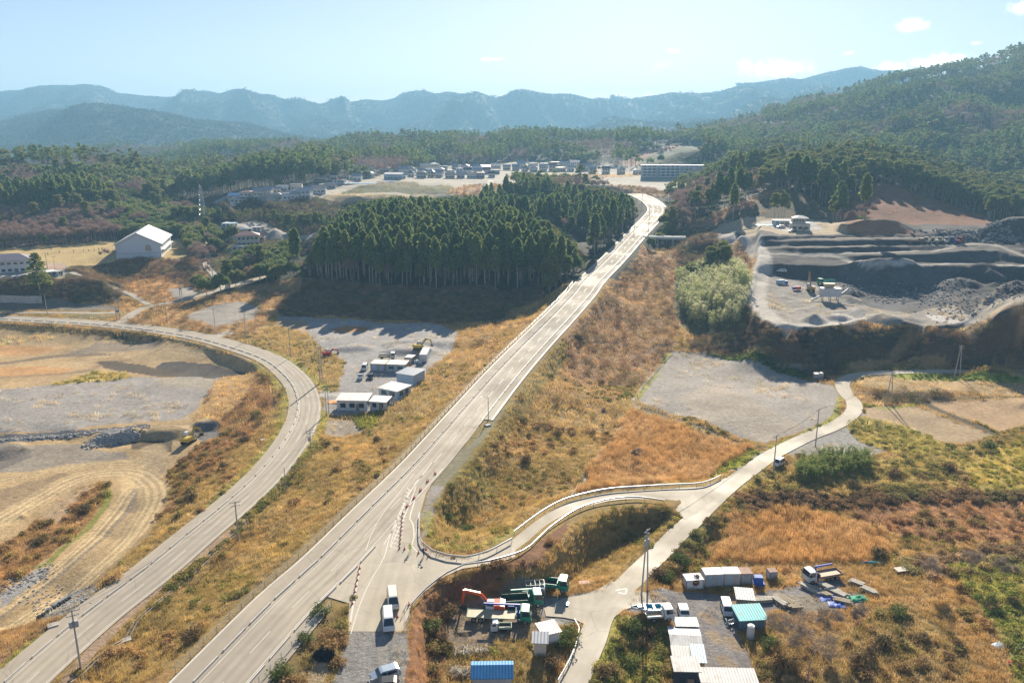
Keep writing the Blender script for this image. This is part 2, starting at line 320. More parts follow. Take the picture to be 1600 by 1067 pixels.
# pair the outer and inner edge by nearest point
lo=resamp(LR_out,260); li=resamp(LR_in,1500); lmid=[]
for p in lo:
    q=li[np.argmin(((li-p)**2).sum(1))]; lmid.append((p+q)/2)
left_mid=resamp(np.array(lmid),260); 
for _ in range(6): left_mid[1:-1]=(left_mid[:-2]+2*left_mid[1:-1]+left_mid[2:])/4
LW=9.2
carve(left_mid,LW/2+1,3.5)
ramp_up=[(800,843,4.5),(840,812,3.7),(870,793,2.9),(900,781,2.3),(950,770,1.5),(1000,766,.7),(1050,763,.1),(1100,760,-.3),(1133,747,-.6)]
ramp_lo=[(800,872,4.5),(825,857,3.8),(857,827,2.9),(895,801,2.3),(920,790,1.9),(962,781,1.4),(1012,780,.6),(1045,788,.1),(1070,812,-.4)]
rU=resamp(spline([P(*p) for p in ramp_up],2),60); rL=resamp(spline([P(*p) for p in ramp_lo],2),60)
carve((rU+rL)/2,5.6,4.5)
country=spline([P(x,y,z) for x,y,z in [(1760,580,0),(1600,580,0),(1450,580,0),(1400,581,-.2),(1350,584,-.5),(1325,590,-.7),(1316,600,-.9),(1322,615,-1),(1333,627,-1),(1335,640,-1),(1322,654,-1),(1300,667,-1),(1262,682,-1),(1225,700,-.9),(1200,714,-.8),(1172,734,-.6),(1140,758,-.4),(1108,787,-.4),(1080,815,-.4),(1058,835,-.6),(1037,857,-.7),(1007,885,-.5),(985,907,-.12),(970,921,0),(952,940,0),(937,965,0),(925,1000,0),(909,1035,0),(890,1080,0)]],2.0)
carve(country,3.0,2.5)
LP_=[P(*p,.0) for p in [(870,928),(912,922),(945,908),(990,915),(1030,922),(1030,948),(985,955),(950,985),(905,990),(905,972),(880,964),(850,962),(845,945)]]
flat(LP_,.0,4,-.12)
side=spline([P(x,y,z) for x,y,z in [(188,504,1),(225,481,1.2),(275,471,2.5),(330,457,3.5),(375,443,3.8),(437,426,4.4),(487,414,5),(520,407,5.5)]],3.0); carve(side,3.2,3)
lane=spline([P(x,y,z) for x,y,z in [(340,456,3.6),(346,447,4),(335,430,5.2),(322,414,7),(325,402,8),(318,390,9.8),(324,378,11),(345,366,12)]],3.0); carve(lane,2.6,3)
lane2=spline([P(x,y,z) for x,y,z in [(-60,488,1.3),(60,488,1.3),(150,489,1.2),(180,488,1.1)]],3.0); carve(lane2,2.5,2)
path_up=spline([P(x,y,z) for x,y,z in [(232,476,1.6),(205,460,3.6),(170,447,6),(135,434,9),(110,425,10.5)]],3.0); carve(path_up,2.2,3)
town_road=spline([P(x,y,z) for x,y,z in [(760,302,29),(752,296,31),(762,290,33),(768,282,35)]],3.0); carve(town_road,3.5,3)
# gym and school ground flattened
school_z=11.0
# mounds and hollows (world): centre px,py,z ; radius, height
def mound(px,py,r,h,p=1.0,sx=1,sy=1,ang=0,cone=False,rough=.12):
    x,y,_=G(px,py); m=(abs(XX-x)<r*2.5*sx)&(abs(YY-y)<r*2.5*max(sx,sy))
    dx=XX[m]-x; dy=YY[m]-y; c,s=math.cos(ang),math.sin(ang); a=(dx*c+dy*s)/sx; b=(-dx*s+dy*c)/sy
    d=np.sqrt(a*a+b*b)/r*(1+rough*3*(fbm(dx/r*1.7+px,dy/r*1.7,11,3)-.5))
    f=np.clip(1-d,0,1) if cone else 1-sstep(d,.25,1)
    HH[m]+=h*f
    return (x,y)
mound(505,1024,2.6,1.2,cone=False)               # black heap
mound(1272,502,5,3.2,cone=True,rough=.04); mound(1345,492,8,2.6,sx=1.6,cone=True,rough=.06); mound(1308,498,5,1.6,sx=1.5)
mound(1350,430,9,4,sx=1.3,cone=True); mound(1400,428,11,4,sx=1.5); mound(1545,437,9,5,cone=True); mound(1585,452,9,3,cone=True); mound(1495,447,10,3.5,cone=True)
mound(1595,368,18,9,sx=1.5,sy=.6); mound(1550,365,8,3,cone=True); mound(1310,455,8,2.2,sx=1.4,cone=True); mound(1325,470,7,2.2,cone=True)
mound(1370,350,12,1.5,sx=1.6); mound(1500,366,12,1.5,sx=2); mound(1400,500,8,1.3,sx=1.6)
mound(183,684,6.5,1.6,sx=1.3,sy=.8); mound(205,677,5,.9)
mound(262,678,7.5,1.9,sx=1.6,sy=.8); mound(322,668,5,2.3,sx=1.2)
mound(5,705,8,1.5); mound(36,807,1.3,.5,cone=True)
mound(640,550,8,1.8,sx=1.5); mound(555,545,6,1.2,sx=1.6); mound(430,492,6,2.5,sx=2); mound(660,538,9,1.6,sx=2)
for k in range(26):                                # low spoil heaps about the pit
    px=random.uniform(1330,1600); py=random.uniform(440,480); mound(px,py,random.uniform(2.5,6),random.uniform(.4,1.3),sx=random.uniform(1,1.8),cone=random.random()<.5)
qm=(XX/YY>.24)&(YY>262)&(YY<470); qx=XX[qm]; qy=YY[qm]
HH[qm]+=((1-abs(2*fbm(qx/9,qy/9,61,3)-1))-.6)*.9*sstep(HH[qm],10.6,11.5)*np.where(fbm(qx/30,qy/30,62,2)>.5,1,.35)
# ---------------------------------------------------------------- zones
COLR=np.zeros((NV,NU,3)); GR=np.zeros((NV,NU)); SHR=np.zeros((NV,NU)); GRN=np.zeros((NV,NU)); FOR=np.zeros((NV,NU),int); FD=np.ones((NV,NU)); GC=np.zeros((NV,NU,3))
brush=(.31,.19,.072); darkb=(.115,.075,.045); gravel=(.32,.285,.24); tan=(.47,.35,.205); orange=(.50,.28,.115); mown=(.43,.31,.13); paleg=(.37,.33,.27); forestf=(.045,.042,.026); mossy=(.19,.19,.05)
n1=fbm(XX/17,YY/17,21,4); n2=fbm(XX/5,YY/5,31,3); n3=fbm(XX/60,YY/60,41,4)
COLR[:]=np.array(brush); COLR+= (n1[...,None]-.5)*np.array([.10,.05,.02])+np.where(n3>.55,1,0)[...,None]*np.array([-.02,.006,0])
GR[:]=1.0; GRN[:]=np.where((n1<.38)&(YY<300),.3,0)*np.where(XX/YY>.12,1,.35); SHR[:]=np.where(n1>.60,.14,.0)
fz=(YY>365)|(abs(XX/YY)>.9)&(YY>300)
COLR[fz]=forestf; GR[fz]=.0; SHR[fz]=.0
sp=fbm(XX/85+5,YY/85,51,3); sp2=fbm(XX/60,YY/60,77,3)
FOR[fz]=np.where(sp2[fz]>.615,3,np.where(sp[fz]>.555,1,np.where(sp[fz]>.46,2,4)))
FOR[YY>1750]=0
far_m=YY>1500
COLR[far_m]=np.where(fbm(XX/110,YY/140,91,4)[far_m,None]>.56,np.array([.05,.042,.03]),np.array([.03,.042,.023]))
def wpoly(pts,step=60):
    return [G(*p) for p in dens(list(pts)+[pts[0]],step)[:-1]]
def zone(pts,col=None,grass=0,shrub=0,green=0,forest=0,wob=1.5,var=.12,px=True,fd=1.0,wp=None,op=1.0):
    w=wp or (wpoly(pts) if px else [PH(*p) for p in [(a,b,10) for a,b in pts]])
    a=np.array([q[:2] for q in w]); x0,y0=a.min(0)-wob*2; x1,y1=a.max(0)+wob*2
    m=(XX>=x0)&(XX<=x1)&(YY>=y0)&(YY<=y1); X=XX[m]; Y=YY[m]
    k=6*wob+3; ox=(vnoise(X/k,Y/k,5)-.5)*2*wob+(vnoise(X/k*3.7,Y/k*3.7,6)-.5)*wob*.9; oy=(vnoise(X/k,Y/k,8)-.5)*2*wob+(vnoise(X/k*3.7,Y/k*3.7,9)-.5)*wob*.9
    i=inpoly(a,X+ox,Y+oy); idx=np.argwhere(m)[i]; s=(idx[:,0],idx[:,1])
    if col is not None:
        v=(n2[s]-.5)*var*2+(n1[s]-.5)*var*2
        COLR[s]=COLR[s]*(1-op)+np.clip(np.array(col)*(1+v[:,None]),0,1)*op
    if op>=1: GR[s]=grass; SHR[s]=shrub; GRN[s]=green; FOR[s]=forest; FD[s]=fd
    return s
def stroke(pts,w,col,op=1.0,px=True,clear=True,wob=.5):
    line=spline([G(*p) for p in pts] if px else pts,1.5)
    m,d,h=near_line(line,w); d=d+(n2[m]-.5)*2*wob
    a=(1-sstep(d,w*.35,w*.62))*op
    COLR[m]=COLR[m]*(1-a[:,None])+np.array(col)*a[:,None]
    if clear:
        for A in (GR,SHR,GRN): A[m]=A[m]*(1-np.minimum(1,a*1.3))
        f=FOR[m]; f[a>.3]=0; FOR[m]=f
# woods: which kinds stand where (photo column, metres out)
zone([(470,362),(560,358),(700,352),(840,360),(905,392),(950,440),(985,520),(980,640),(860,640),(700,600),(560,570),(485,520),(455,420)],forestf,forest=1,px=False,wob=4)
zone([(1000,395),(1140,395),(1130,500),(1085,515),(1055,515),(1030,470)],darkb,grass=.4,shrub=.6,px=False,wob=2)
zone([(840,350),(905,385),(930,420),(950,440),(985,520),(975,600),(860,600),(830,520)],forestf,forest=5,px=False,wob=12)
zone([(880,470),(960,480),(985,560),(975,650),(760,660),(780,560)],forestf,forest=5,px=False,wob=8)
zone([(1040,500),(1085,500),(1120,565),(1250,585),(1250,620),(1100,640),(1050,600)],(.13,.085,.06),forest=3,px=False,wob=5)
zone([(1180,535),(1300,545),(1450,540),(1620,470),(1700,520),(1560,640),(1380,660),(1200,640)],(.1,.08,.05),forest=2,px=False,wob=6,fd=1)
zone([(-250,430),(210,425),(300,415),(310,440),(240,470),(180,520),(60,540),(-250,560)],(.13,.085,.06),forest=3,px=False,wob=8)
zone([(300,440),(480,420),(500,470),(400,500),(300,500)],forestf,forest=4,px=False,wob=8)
# town and terraces
zone([(330,317),(352,306),(400,296),(470,292),(560,280),(620,272),(680,261),(760,258),(800,254),(950,254),(1010,262),(1100,262),(1120,280),(1075,288),(1040,300),(985,303),(940,293),(880,289),(800,289),(775,303),(700,309),(560,313),(500,309),(440,318)],(.40,.35,.28),wob=1,grass=0)
zone([(505,308),(560,291),(650,289),(705,291),(720,300),(700,303),(560,302)],(.12,.115,.05),wob=.5,grass=.25)
zone([(590,283),(650,284),(655,290),(585,291)],(.13,.11,.055),wob=.5,grass=.2)
zone([(500,310),(530,303),(700,304),(720,306),(640,313)],(.42,.31,.17),wob=1,grass=.3)
zone([(700,302),(730,290),(790,288),(830,300),(800,318),(740,316)],(.40,.25,.14),wob=2,grass=.6,shrub=.3)
zone([(790,276),(1000,270),(1000,276),(800,282)],(.42,.28,.15),wob=1,grass=.3)
zone([(830,288),(1000,292),(1060,300),(1060,310),(1010,305),(970,298)],(.33,.22,.14),wob=2,grass=.4,shrub=.5)
zone([(990,256),(1020,240),(1075,222),(1110,232),(1090,262),(1000,262)],(.105,.11,.055),wob=3,grass=.2)
zone([(968,254),(1010,235),(1070,223),(1055,233),(1010,247),(985,260)],(.36,.20,.13),wob=2,grass=.2,forest=0)
zone([(310,262),(335,250),(380,247),(385,262),(350,270)],(.15,.17,.05),wob=2,grass=.1)
stroke([(935,245),(960,243),(985,244)],6,(.5,.4,.3)); 
# school hill
zone([(0,389),(60,384),(130,380),(200,374),(290,372),(300,400),(290,408),(180,408),(110,415),(100,435),(0,437),(-160,437),(-160,389)],mown,wob=1,var=.06)
zone([(75,412),(100,411),(108,425),(98,434),(0,437),(-100,437),(-100,425),(60,424)],(.33,.3,.26),wob=.3)
zone([(66,415),(100,411),(100,421),(72,424)],(.42,.28,.20),wob=.2)
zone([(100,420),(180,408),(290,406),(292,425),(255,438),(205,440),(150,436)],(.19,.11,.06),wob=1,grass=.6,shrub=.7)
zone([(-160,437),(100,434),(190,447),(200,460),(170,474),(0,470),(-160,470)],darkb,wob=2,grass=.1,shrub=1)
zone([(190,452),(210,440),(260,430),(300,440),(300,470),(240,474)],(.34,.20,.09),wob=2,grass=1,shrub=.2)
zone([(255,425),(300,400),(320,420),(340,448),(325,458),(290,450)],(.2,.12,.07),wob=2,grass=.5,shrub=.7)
zone([(262,452),(300,448),(308,458),(285,468),(266,466)],gravel,wob=1)
zone([(325,405),(350,385),(395,372),(500,372),(490,412),(400,432),(350,445),(336,425)],(.10,.085,.04),wob=2,grass=.4,shrub=.3,forest=0)
zone([(400,405),(490,375),(500,400),(440,422),(370,432),(360,415)],forestf,wob=2,forest=4)
zone([(320,352),(420,348),(500,362),(490,372),(420,372),(345,378),(325,368)],(.36,.32,.27),wob=1)
zone([(352,387),(395,372),(400,376),(360,395),(345,402)],(.4,.33,.12),wob=.6,grass=.5)
zone([(-160,468),(60,470),(180,478),(190,485),(-160,486)],(.2,.17,.13),wob=.5)
zone([(100,494),(180,488),(200,487),(190,492),(165,499),(100,497)],(.25,.2,.1),wob=.5,grass=.5)
zone([(175,505),(240,482),(330,462),(370,452),(400,445),(440,440),(470,430),(480,470),(430,490),(400,525),(370,530),(240,506)],(.36,.23,.11),wob=1,grass=.9,shrub=.3)
zone([(290,495),(330,478),(380,470),(400,478),(395,500),(345,512)],gravel,wob=2)
zone([(330,523),(365,516),(370,520),(345,526)],(.5,.45,.38),wob=.2)
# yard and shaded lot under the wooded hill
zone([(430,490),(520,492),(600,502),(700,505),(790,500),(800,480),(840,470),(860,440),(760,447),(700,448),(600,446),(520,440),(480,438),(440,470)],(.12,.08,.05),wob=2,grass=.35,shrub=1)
zone([(430,492),(520,497),(600,505),(690,508),(720,520),(706,545),(680,570),(652,600),(628,622),(600,640),(548,648),(520,648),(508,640),(510,620),(530,600),(540,575),(528,555),(500,540),(475,515),(440,508)],(.335,.31,.285),wob=1.2,var=.1)
zone([(430,497),(480,500),(480,520),(440,510)],(.36,.26,.17),wob=1)
zone([(517,515),(540,509),(575,510),(570,518),(530,520)],(.38,.2,.08),wob=1)
zone([(515,657),(545,655),(570,662),(565,676),(505,678)],(.33,.27,.2),wob=.5,grass=.1)
zone([(545,650),(600,640),(600,655),(580,672),(560,664)],(.33,.30,.05),wob=1,grass=1,green=.8)
zone([(500,610),(536,613),(532,619),(500,620)],(.5,.45,.38),wob=.1)
# left works
zone([(-160,508),(0,508),(130,516),(262,526),(330,541),(395,566),(420,590),(430,620),(415,655),(370,700),(330,740),(280,790),(200,850),(110,930),(0,1020),(-160,1100)],(.45,.31,.155),wob=1.5,var=.16)
zone([(-160,505),(0,505),(160,516),(262,527),(320,540),(325,545),(265,537),(255,533),(140,523),(0,515),(-160,512)],(.09,.075,.035),wob=.4,grass=.6,shrub=.2)
zone([(-160,520),(85,524),(86,530),(20,537),(-160,540)],(.4,.29,.13),wob=1,grass=.8)
zone([(-160,542),(60,538),(120,535),(110,545),(60,552),(-160,566)],orange,wob=2)
zone([(-160,580),(60,572),(112,575),(100,585),(-160,596)],orange,wob=1)
stroke([(-60,572),(0,568),(60,560),(100,556),(180,553)],3.5,(.17,.13,.09),.8); stroke([(-60,594),(0,590),(80,585),(140,578),(170,566),(230,560)],3,(.2,.15,.1),.5)
zone([(-160,520),(85,524),(210,528),(262,534),(300,548),(330,560),(250,570),(180,558),(130,548)],(.50,.36,.19),wob=2,var=.1,op=.6)
zone([(100,556),(150,535),(230,528),(262,534),(240,545),(160,552)],(.24,.2,.16),wob=2,op=.7)
zone([(255,566),(330,568),(388,583),(378,592),(262,588),(240,578)],(.10,.085,.07),wob=.6)
zone([(150,565),(180,564),(260,578),(310,590),(240,588),(160,575)],(.12,.09,.06),wob=.6)
zone([(80,600),(150,580),(190,582),(210,590),(150,600),(90,604)],(.36,.28,.09),wob=1,grass=.8,green=.2)
zone([(-160,612),(0,610),(90,603),(150,600),(210,592),(345,592),(330,612),(312,630),(298,655),(230,661),(120,673),(0,680),(-160,688)],(.33,.295,.26),wob=4,var=.14)
zone([(240,590),(345,592),(330,606),(250,604)],(.36,.3,.21),wob=1.5,op=.7)
zone([(345,592),(395,580),(425,590),(430,620),(415,655),(370,700),(330,740),(280,790),(235,825),(212,826),(240,790),(265,740),(300,700),(340,680),(300,660),(312,630)],(.28,.155,.065),wob=1.5,grass=1,shrub=.3)
zone([(345,590),(395,580),(395,610),(350,655),(310,662),(300,652),(320,625)],(.44,.27,.11),wob=1.5,grass=.35)
zone([(-160,680),(0,680),(120,672),(230,662),(232,666),(120,682),(0,694),(-160,700)],(.13,.125,.125),wob=.3)
zone([(232,668),(300,660),(345,662),(342,672),(300,690),(270,706),(206,700)],(.36,.26,.14),wob=.5)
zone([(205,687),(270,690),(268,706),(205,702)],(.12,.09,.055),wob=.3)
zone([(308,662),(345,660),(343,680),(318,690),(300,680)],(.16,.15,.14),wob=.5)
zone([(138,695),(150,680),(175,671),(205,672),(210,682),(180,698),(145,699)],(.20,.20,.205),wob=.4)
zone([(-160,700),(60,695),(130,697),(200,703),(210,715),(120,730),(40,735),(-160,748)],(.29,.24,.18),wob=1.5)
zone([(-160,700),(0,700),(45,702),(50,715),(0,735),(-160,740)],(.2,.17,.14),wob=.8)
zone([(-160,775),(0,765),(50,750),(100,738),(138,740),(80,765),(30,795),(0,800),(-160,830)],(.27,.19,.11),wob=1,op=.8)
zone([(70,795),(110,765),(160,752),(172,765),(160,790),(140,815),(60,880),(0,925),(-160,1000),(-160,900),(0,850),(40,830)],(.29,.165,.07),wob=1,grass=1,shrub=.2)
zone([(70,795),(110,765),(155,755),(120,785),(95,815),(60,810)],(.40,.28,.16),wob=1,grass=.1)
stroke([(165,765),(168,780),(140,822),(100,855),(75,880),(60,885)],1.6,(.18,.2,.03),.8,clear=False)
T_=(.58,.42,.215)
stroke([(-60,850),(0,815),(60,780),(115,750),(165,738),(215,740),(238,755),(245,775),(235,800),(200,850),(150,895),(80,945),(0,990),(-60,1030)],6.5,T_,.95)
stroke([(200,740),(205,770),(185,800),(150,840),(105,880),(50,920),(0,955)],4.5,T_,.9)
stroke([(-60,765),(0,752),(60,738),(130,728),(200,722),(240,725)],4.5,T_,.9)
stroke([(240,700),(245,730),(235,750)],6,(.42,.31,.18),.8)
for o,cc in ((0,.9),):
    stroke([(212,765),(205,790),(175,825),(125,870),(60,925),(0,965)],1.3,(.24,.2,.15),.75,clear=False)
    stroke([(192,790),(170,818),(120,865),(60,912)],.8,(.36,.26,.14),.8,clear=False)
    stroke([(228,795),(200,835),(150,880),(80,930)],.8,(.37,.27,.15),.8,clear=False); stroke([(215,790),(190,830),(140,876),(70,930)],.8,(.38,.28,.16),.8,clear=False)
    stroke([(0,800),(60,770),(130,745),(180,738)],.8,(.40,.29,.165),.7,clear=False); stroke([(0,812),(60,782),(125,757),(190,746)],.8,(.40,.29,.165),.7,clear=False)
def ruts(pts,offs,w,col,op):
    L=spline([G(*p) for p in pts],1.5)
    for o in offs: stroke([tuple(q) for q in offset(L,o)[::3]],w,col,op,px=False,clear=False,wob=.15)
DK=(.27,.19,.11); LT=(.66,.50,.28)
ruts([(0,815),(60,780),(115,750),(165,738),(215,740),(238,755),(245,775),(235,800),(200,850),(150,895),(80,945),(0,990)],(-2.3,-.7,1.1,2.6),.75,DK,.45)
ruts([(0,815),(60,780),(115,750),(165,738),(215,740),(238,755),(245,775),(235,800),(200,850),(150,895),(80,945),(0,990)],(-1.5,.2,1.9),.7,LT,.35)
ruts([(205,770),(185,800),(150,840),(105,880),(50,920),(0,955)],(-1.6,.2,1.3),.6,DK,.55); ruts([(205,770),(185,800),(150,840),(105,880),(50,920),(0,955)],(-.8,.8),.6,LT,.4)
ruts([(0,752),(60,738),(130,728),(200,722),(240,725)],(-1.4,.3,1.6),.7,DK,.55)
ruts([(0,560),(100,548),(180,545),(260,535)],(-2,0,2),.8,(.28,.2,.12),.5); ruts([(100,575),(180,553),(260,548),(330,560)],(-1.5,1),.8,(.6,.46,.27),.6)
zone([(0,925),(70,885),(75,893),(40,920),(0,950)],(.33,.31,.28),wob=.6)
zone([(60,965),(100,930),(150,910),(152,920),(105,955),(70,975)],(.27,.26,.245),wob=.6)
zone([(-160,1000),(0,985),(60,968),(108,965),(75,990),(0,1045),(-160,1110)],(.27,.16,.08),wob=.6,grass=1)
stroke([(110,962),(60,1000),(0,1045)],1.5,(.25,.25,.05),.8,clear=False); stroke([(330,740),(260,805),(180,880),(125,930)],2.2,(.30,.2,.09),.7,clear=False)
stroke([(446,625),(434,670),(395,725),(325,790)],1.8,(.24,.24,.05),.7,clear=False); stroke([(395,565),(435,600),(447,630)],2,(.28,.26,.06),.7,clear=False)
# green strip by the ditch
GRN_L=[(500,690),(470,720),(440,760),(390,805),(350,840),(300,885),(270,915)]
m,d,h=near_line(spline([G(*p) for p in GRN_L],2),4); GRN[m]=np.maximum(GRN[m],1-sstep(d,.8,1.7)); 
stroke([(505,645),(500,670),(470,712)],2.5,(.3,.29,.06),.7,clear=False); stroke([(410,545),(450,560),(490,590),(512,610)],2.5,(.3,.28,.07),.7,clear=False)
stroke([(385,810),(300,878),(230,935),(150,1010),(90,1075)],1.3,(.36,.25,.17),.9)
stroke([(400,780),(440,742),(480,700),(496,668)],.8,(.36,.25,.17),.8)
# embankment and valley between main road and fields
zone([(757,672),(800,625),(770,668),(735,710),(700,752),(680,790),(668,830),(660,842),(659,800),(668,772),(684,742),(706,718)],(.30,.265,.235),wob=.3)
for pl in ([(690,750),(760,680),(830,600),(880,540)],[(700,800),(750,750)]): stroke(pl,7,(.17,.15,.045),.6,clear=False)
stroke([(668,800),(672,835),(700,855),(760,850),(800,830)],2.2,(.3,.27,.07),.7,clear=False)
for pl,g in (([(690,752),(720,725),(700,790)],.8),([(905,480),(960,500),(1000,520)],.3)): pass
zone([(1000,385),(1060,385),(1075,470),(1060,545),(1000,600),(900,600),(890,530),(940,460)],(.27,.165,.09),wob=3,grass=1,shrub=.3,op=1)
# fields on the right
zone([(1050,549),(1100,550),(1160,557),(1220,575),(1285,598),(1303,602),(1311,628),(1302,650),(1260,672),(1195,693),(1150,680),(1080,652),(995,629),(1020,590)],(.34,.30,.255),wob=.5,var=.1)
zone([(1120,600),(1200,640),(1260,668),(1195,692),(1080,652),(1050,620)],(.38,.31,.22),wob=3,var=.08,op=.5)
stroke([(1046,552),(1020,590),(996,622)],1.6,(.30,.30,.06),.8,clear=False); stroke([(1312,620),(1300,655),(1250,680),(1205,698)],1.5,(.27,.28,.06),.9,clear=False)
stroke([(994,631),(1060,656),(1130,683),(1196,699)],1.3,(.14,.13,.11),.95); stroke([(990,635),(1060,662),(1125,687)],.7,(.5,.47,.42),.95)
stroke([(993,632),(985,655),(945,705),(905,760),(893,775)],.45,(.5,.45,.38),.85); stroke([(1060,547),(1020,585),(985,628)],.6,(.5,.46,.4),.85)
zone([(985,638),(1050,662),(1110,685),(1178,698),(1150,715),(1105,745),(1000,757),(900,770),(925,730),(960,680)],(.37,.225,.095),wob=1,grass=1.6,shrub=0)
zone([(1178,700),(1195,706),(1160,730),(1110,748),(1130,725)],(.28,.27,.05),wob=.5,grass=.6,green=.5)
stroke([(1190,707),(1160,730),(1120,742)],.8,(.40,.42,.45),.9)
zone([(1335,592),(1400,583),(1600,584),(1760,584),(1760,620),(1600,618),(1500,612),(1400,612),(1345,605)],(.40,.28,.14),wob=1,grass=.35)
zone([(1400,583),(1760,584),(1760,594),(1600,598),(1480,595),(1400,592)],(.27,.29,.05),wob=1,grass=.2,green=.25)
zone([(1345,612),(1400,613),(1480,612),(1490,620),(1440,632),(1380,628)],darkb,wob=.6,grass=.3,shrub=1)
zone([(1355,635),(1435,634),(1500,662),(1555,680),(1510,692),(1480,692),(1400,668),(1350,655)],(.40,.29,.17),wob=.5,var=.08)
zone([(1452,630),(1590,621),(1760,624),(1760,660),(1600,665),(1565,675),(1500,650)],(.45,.30,.165),wob=.5,var=.1)
stroke([(1445,631),(1500,655),(1560,680)],2.8,(.10,.08,.05),1); stroke([(1440,629),(1500,623),(1590,619)],1.6,(.13,.11,.06),.9)
stroke([(1345,630),(1385,638),(1430,632)],2,(.29,.29,.05),.8,clear=False)
zone([(1305,672),(1350,655),(1335,640),(1345,635),(1352,650),(1325,668),(1350,690),(1385,700),(1380,708),(1355,712),(1240,712),(1225,705)],(.31,.29,.26),wob=.5)
zone([(1320,668),(1345,650),(1420,668),(1480,695),(1500,700),(1450,715),(1400,705),(1350,692)],(.33,.27,.08),wob=1,grass=.9,green=.15,shrub=.1)
zone([(1130,770),(1200,730),(1250,745),(1400,715),(1500,705),(1600,680),(1760,680),(1760,775),(1600,778),(1450,776),(1300,787),(1200,790),(1150,790)],(.31,.235,.08),wob=2,grass=.9,green=.12,shrub=.25)
zone([(1500,720),(1600,690),(1760,690),(1760,765),(1620,765),(1520,755)],(.40,.30,.07),wob=3,grass=.5,green=.2)
zone([(1300,787),(1450,777),(1600,781),(1760,781),(1760,850),(1600,850),(1480,850),(1400,830)],(.30,.155,.075),wob=2,grass=.55,shrub=.15)
zone([(1150,772),(1250,768),(1300,774),(1450,766),(1600,768),(1760,768),(1760,779),(1450,783),(1300,793),(1200,796),(1140,795)],darkb,wob=1.5,grass=.4,shrub=1)
zone([(1080,830),(1110,808),(1130,815),(1090,860),(1050,905),(1030,905),(1045,875)],(.15,.14,.05),wob=1,grass=.6,shrub=.8)
zone([(1400,870),(1600,855),(1760,860),(1760,890),(1500,905),(1420,900)],(.27,.2,.12),wob=2,grass=.7,shrub=.6)
zone([(1130,800),(1200,795),(1300,800),(1400,830),(1390,870),(1300,880),(1200,880),(1120,880)],(.43,.26,.10),wob=2,grass=1.7)
zone([(1480,900),(1600,895),(1760,895),(1760,1120),(1500,1120),(1540,1000)],(.28,.26,.065),wob=7,grass=.7,green=.4,shrub=.15)
zone([(960,960),(1040,975),(1050,1000),(1048,1090),(900,1090),(925,1030)],(.30,.26,.07),wob=1.5,grass=.8,green=.45,shrub=.2)
zone([(1175,1000),(1250,985),(1450,960),(1490,1000),(1480,1120),(1200,1120)],(.26,.185,.075),wob=3,grass=1.25,shrub=.22)
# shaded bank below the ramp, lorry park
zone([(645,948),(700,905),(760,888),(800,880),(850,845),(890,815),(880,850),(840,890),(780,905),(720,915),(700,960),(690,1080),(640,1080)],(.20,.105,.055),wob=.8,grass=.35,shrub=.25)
zone([(715,935),(840,910),(885,930),(890,970),(830,1000),(720,1010),(700,980)],(.26,.20,.14),wob=1,grass=.25)
zone([(840,935),(880,932),(910,925),(955,925),(950,960),(870,975),(845,960)],(.27,.25,.235),wob=.3)
zone([(982,930),(1010,922),(1075,922),(1150,928),(1195,922),(1260,912),(1310,905),(1320,915),(1260,935),(1215,950),(1175,965),(1150,980),(1165,1010),(1190,1090),(1095,1090),(1090,1000),(1062,985),(1040,965),(995,955),(970,950)],(.235,.215,.205),wob=.6,var=.14)
zone([(1200,930),(1280,925),(1350,930),(1340,945),(1250,960),(1210,955)],(.26,.22,.17),wob=1,grass=.1)
for pp in ((1130,1030),(1112,990),(1100,960),(1140,1000),(1140,935)): stroke([pp,(pp[0]+12,pp[1]+10)],2.2,(.36,.25,.13),.6,clear=False)
zone([(516,1090),(530,1040),(544,986),(636,986),(637,1030),(636,1090)],(.255,.24,.22),wob=.25,var=.2)
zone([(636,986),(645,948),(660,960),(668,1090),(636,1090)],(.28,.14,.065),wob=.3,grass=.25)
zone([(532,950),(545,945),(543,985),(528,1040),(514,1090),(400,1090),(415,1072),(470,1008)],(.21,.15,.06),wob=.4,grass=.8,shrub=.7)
zone([(490,1035),(515,1035),(505,1090),(465,1090)],(.38,.28,.16),wob=.3)
zone([(487,1026),(495,1014),(520,1013),(524,1024),(512,1037),(496,1036)],(.02,.022,.026),wob=.1,var=.3)
# quarry
qg=(.27,.24,.205); qd=(.095,.085,.08)
zone([(1100,364),(1150,345),(1200,340),(1290,345),(1350,352),(1440,350),(1500,352),(1560,345),(1640,335),(1760,335),(1760,490),(1600,478),(1560,491),(1510,511),(1460,513),(1410,506),(1380,498),(1340,502),(1305,513),(1250,516),(1205,508),(1180,490),(1168,455),(1180,420),(1185,400),(1160,382),(1130,372)],qd,wob=.8,var=.2)
zone([(1340,415),(1440,415),(1500,420),(1520,440),(1470,470),(1400,485),(1350,480),(1290,445),(1310,420)],(.105,.10,.10),wob=2,var=.3)
zone([(1185,415),(1200,412),(1215,430),(1270,445),(1330,455),(1360,480),(1420,490),(1480,475),(1560,465),(1600,460),(1760,460),(1760,480),(1600,476),(1560,489),(1510,509),(1460,512),(1410,505),(1340,500),(1305,511),(1250,515),(1205,507),(1182,490),(1170,455)],qg,wob=1.2,var=.13)
stroke([(1135,369),(1165,382),(1190,400),(1186,430),(1180,460),(1190,485),(1215,505),(1260,511),(1300,505),(1340,492)],9,(.50,.45,.38),.95)
stroke([(1190,396),(1240,398),(1310,402),(1350,411),(1400,411.5),(1500,411.5),(1600,415),(1700,415)],2.8,(.46,.41,.34),.95)
stroke([(1280,397),(1325,395),(1400,394),(1462,392),(1512,382),(1557,384),(1600,400)],2.6,(.44,.38,.31),.95)
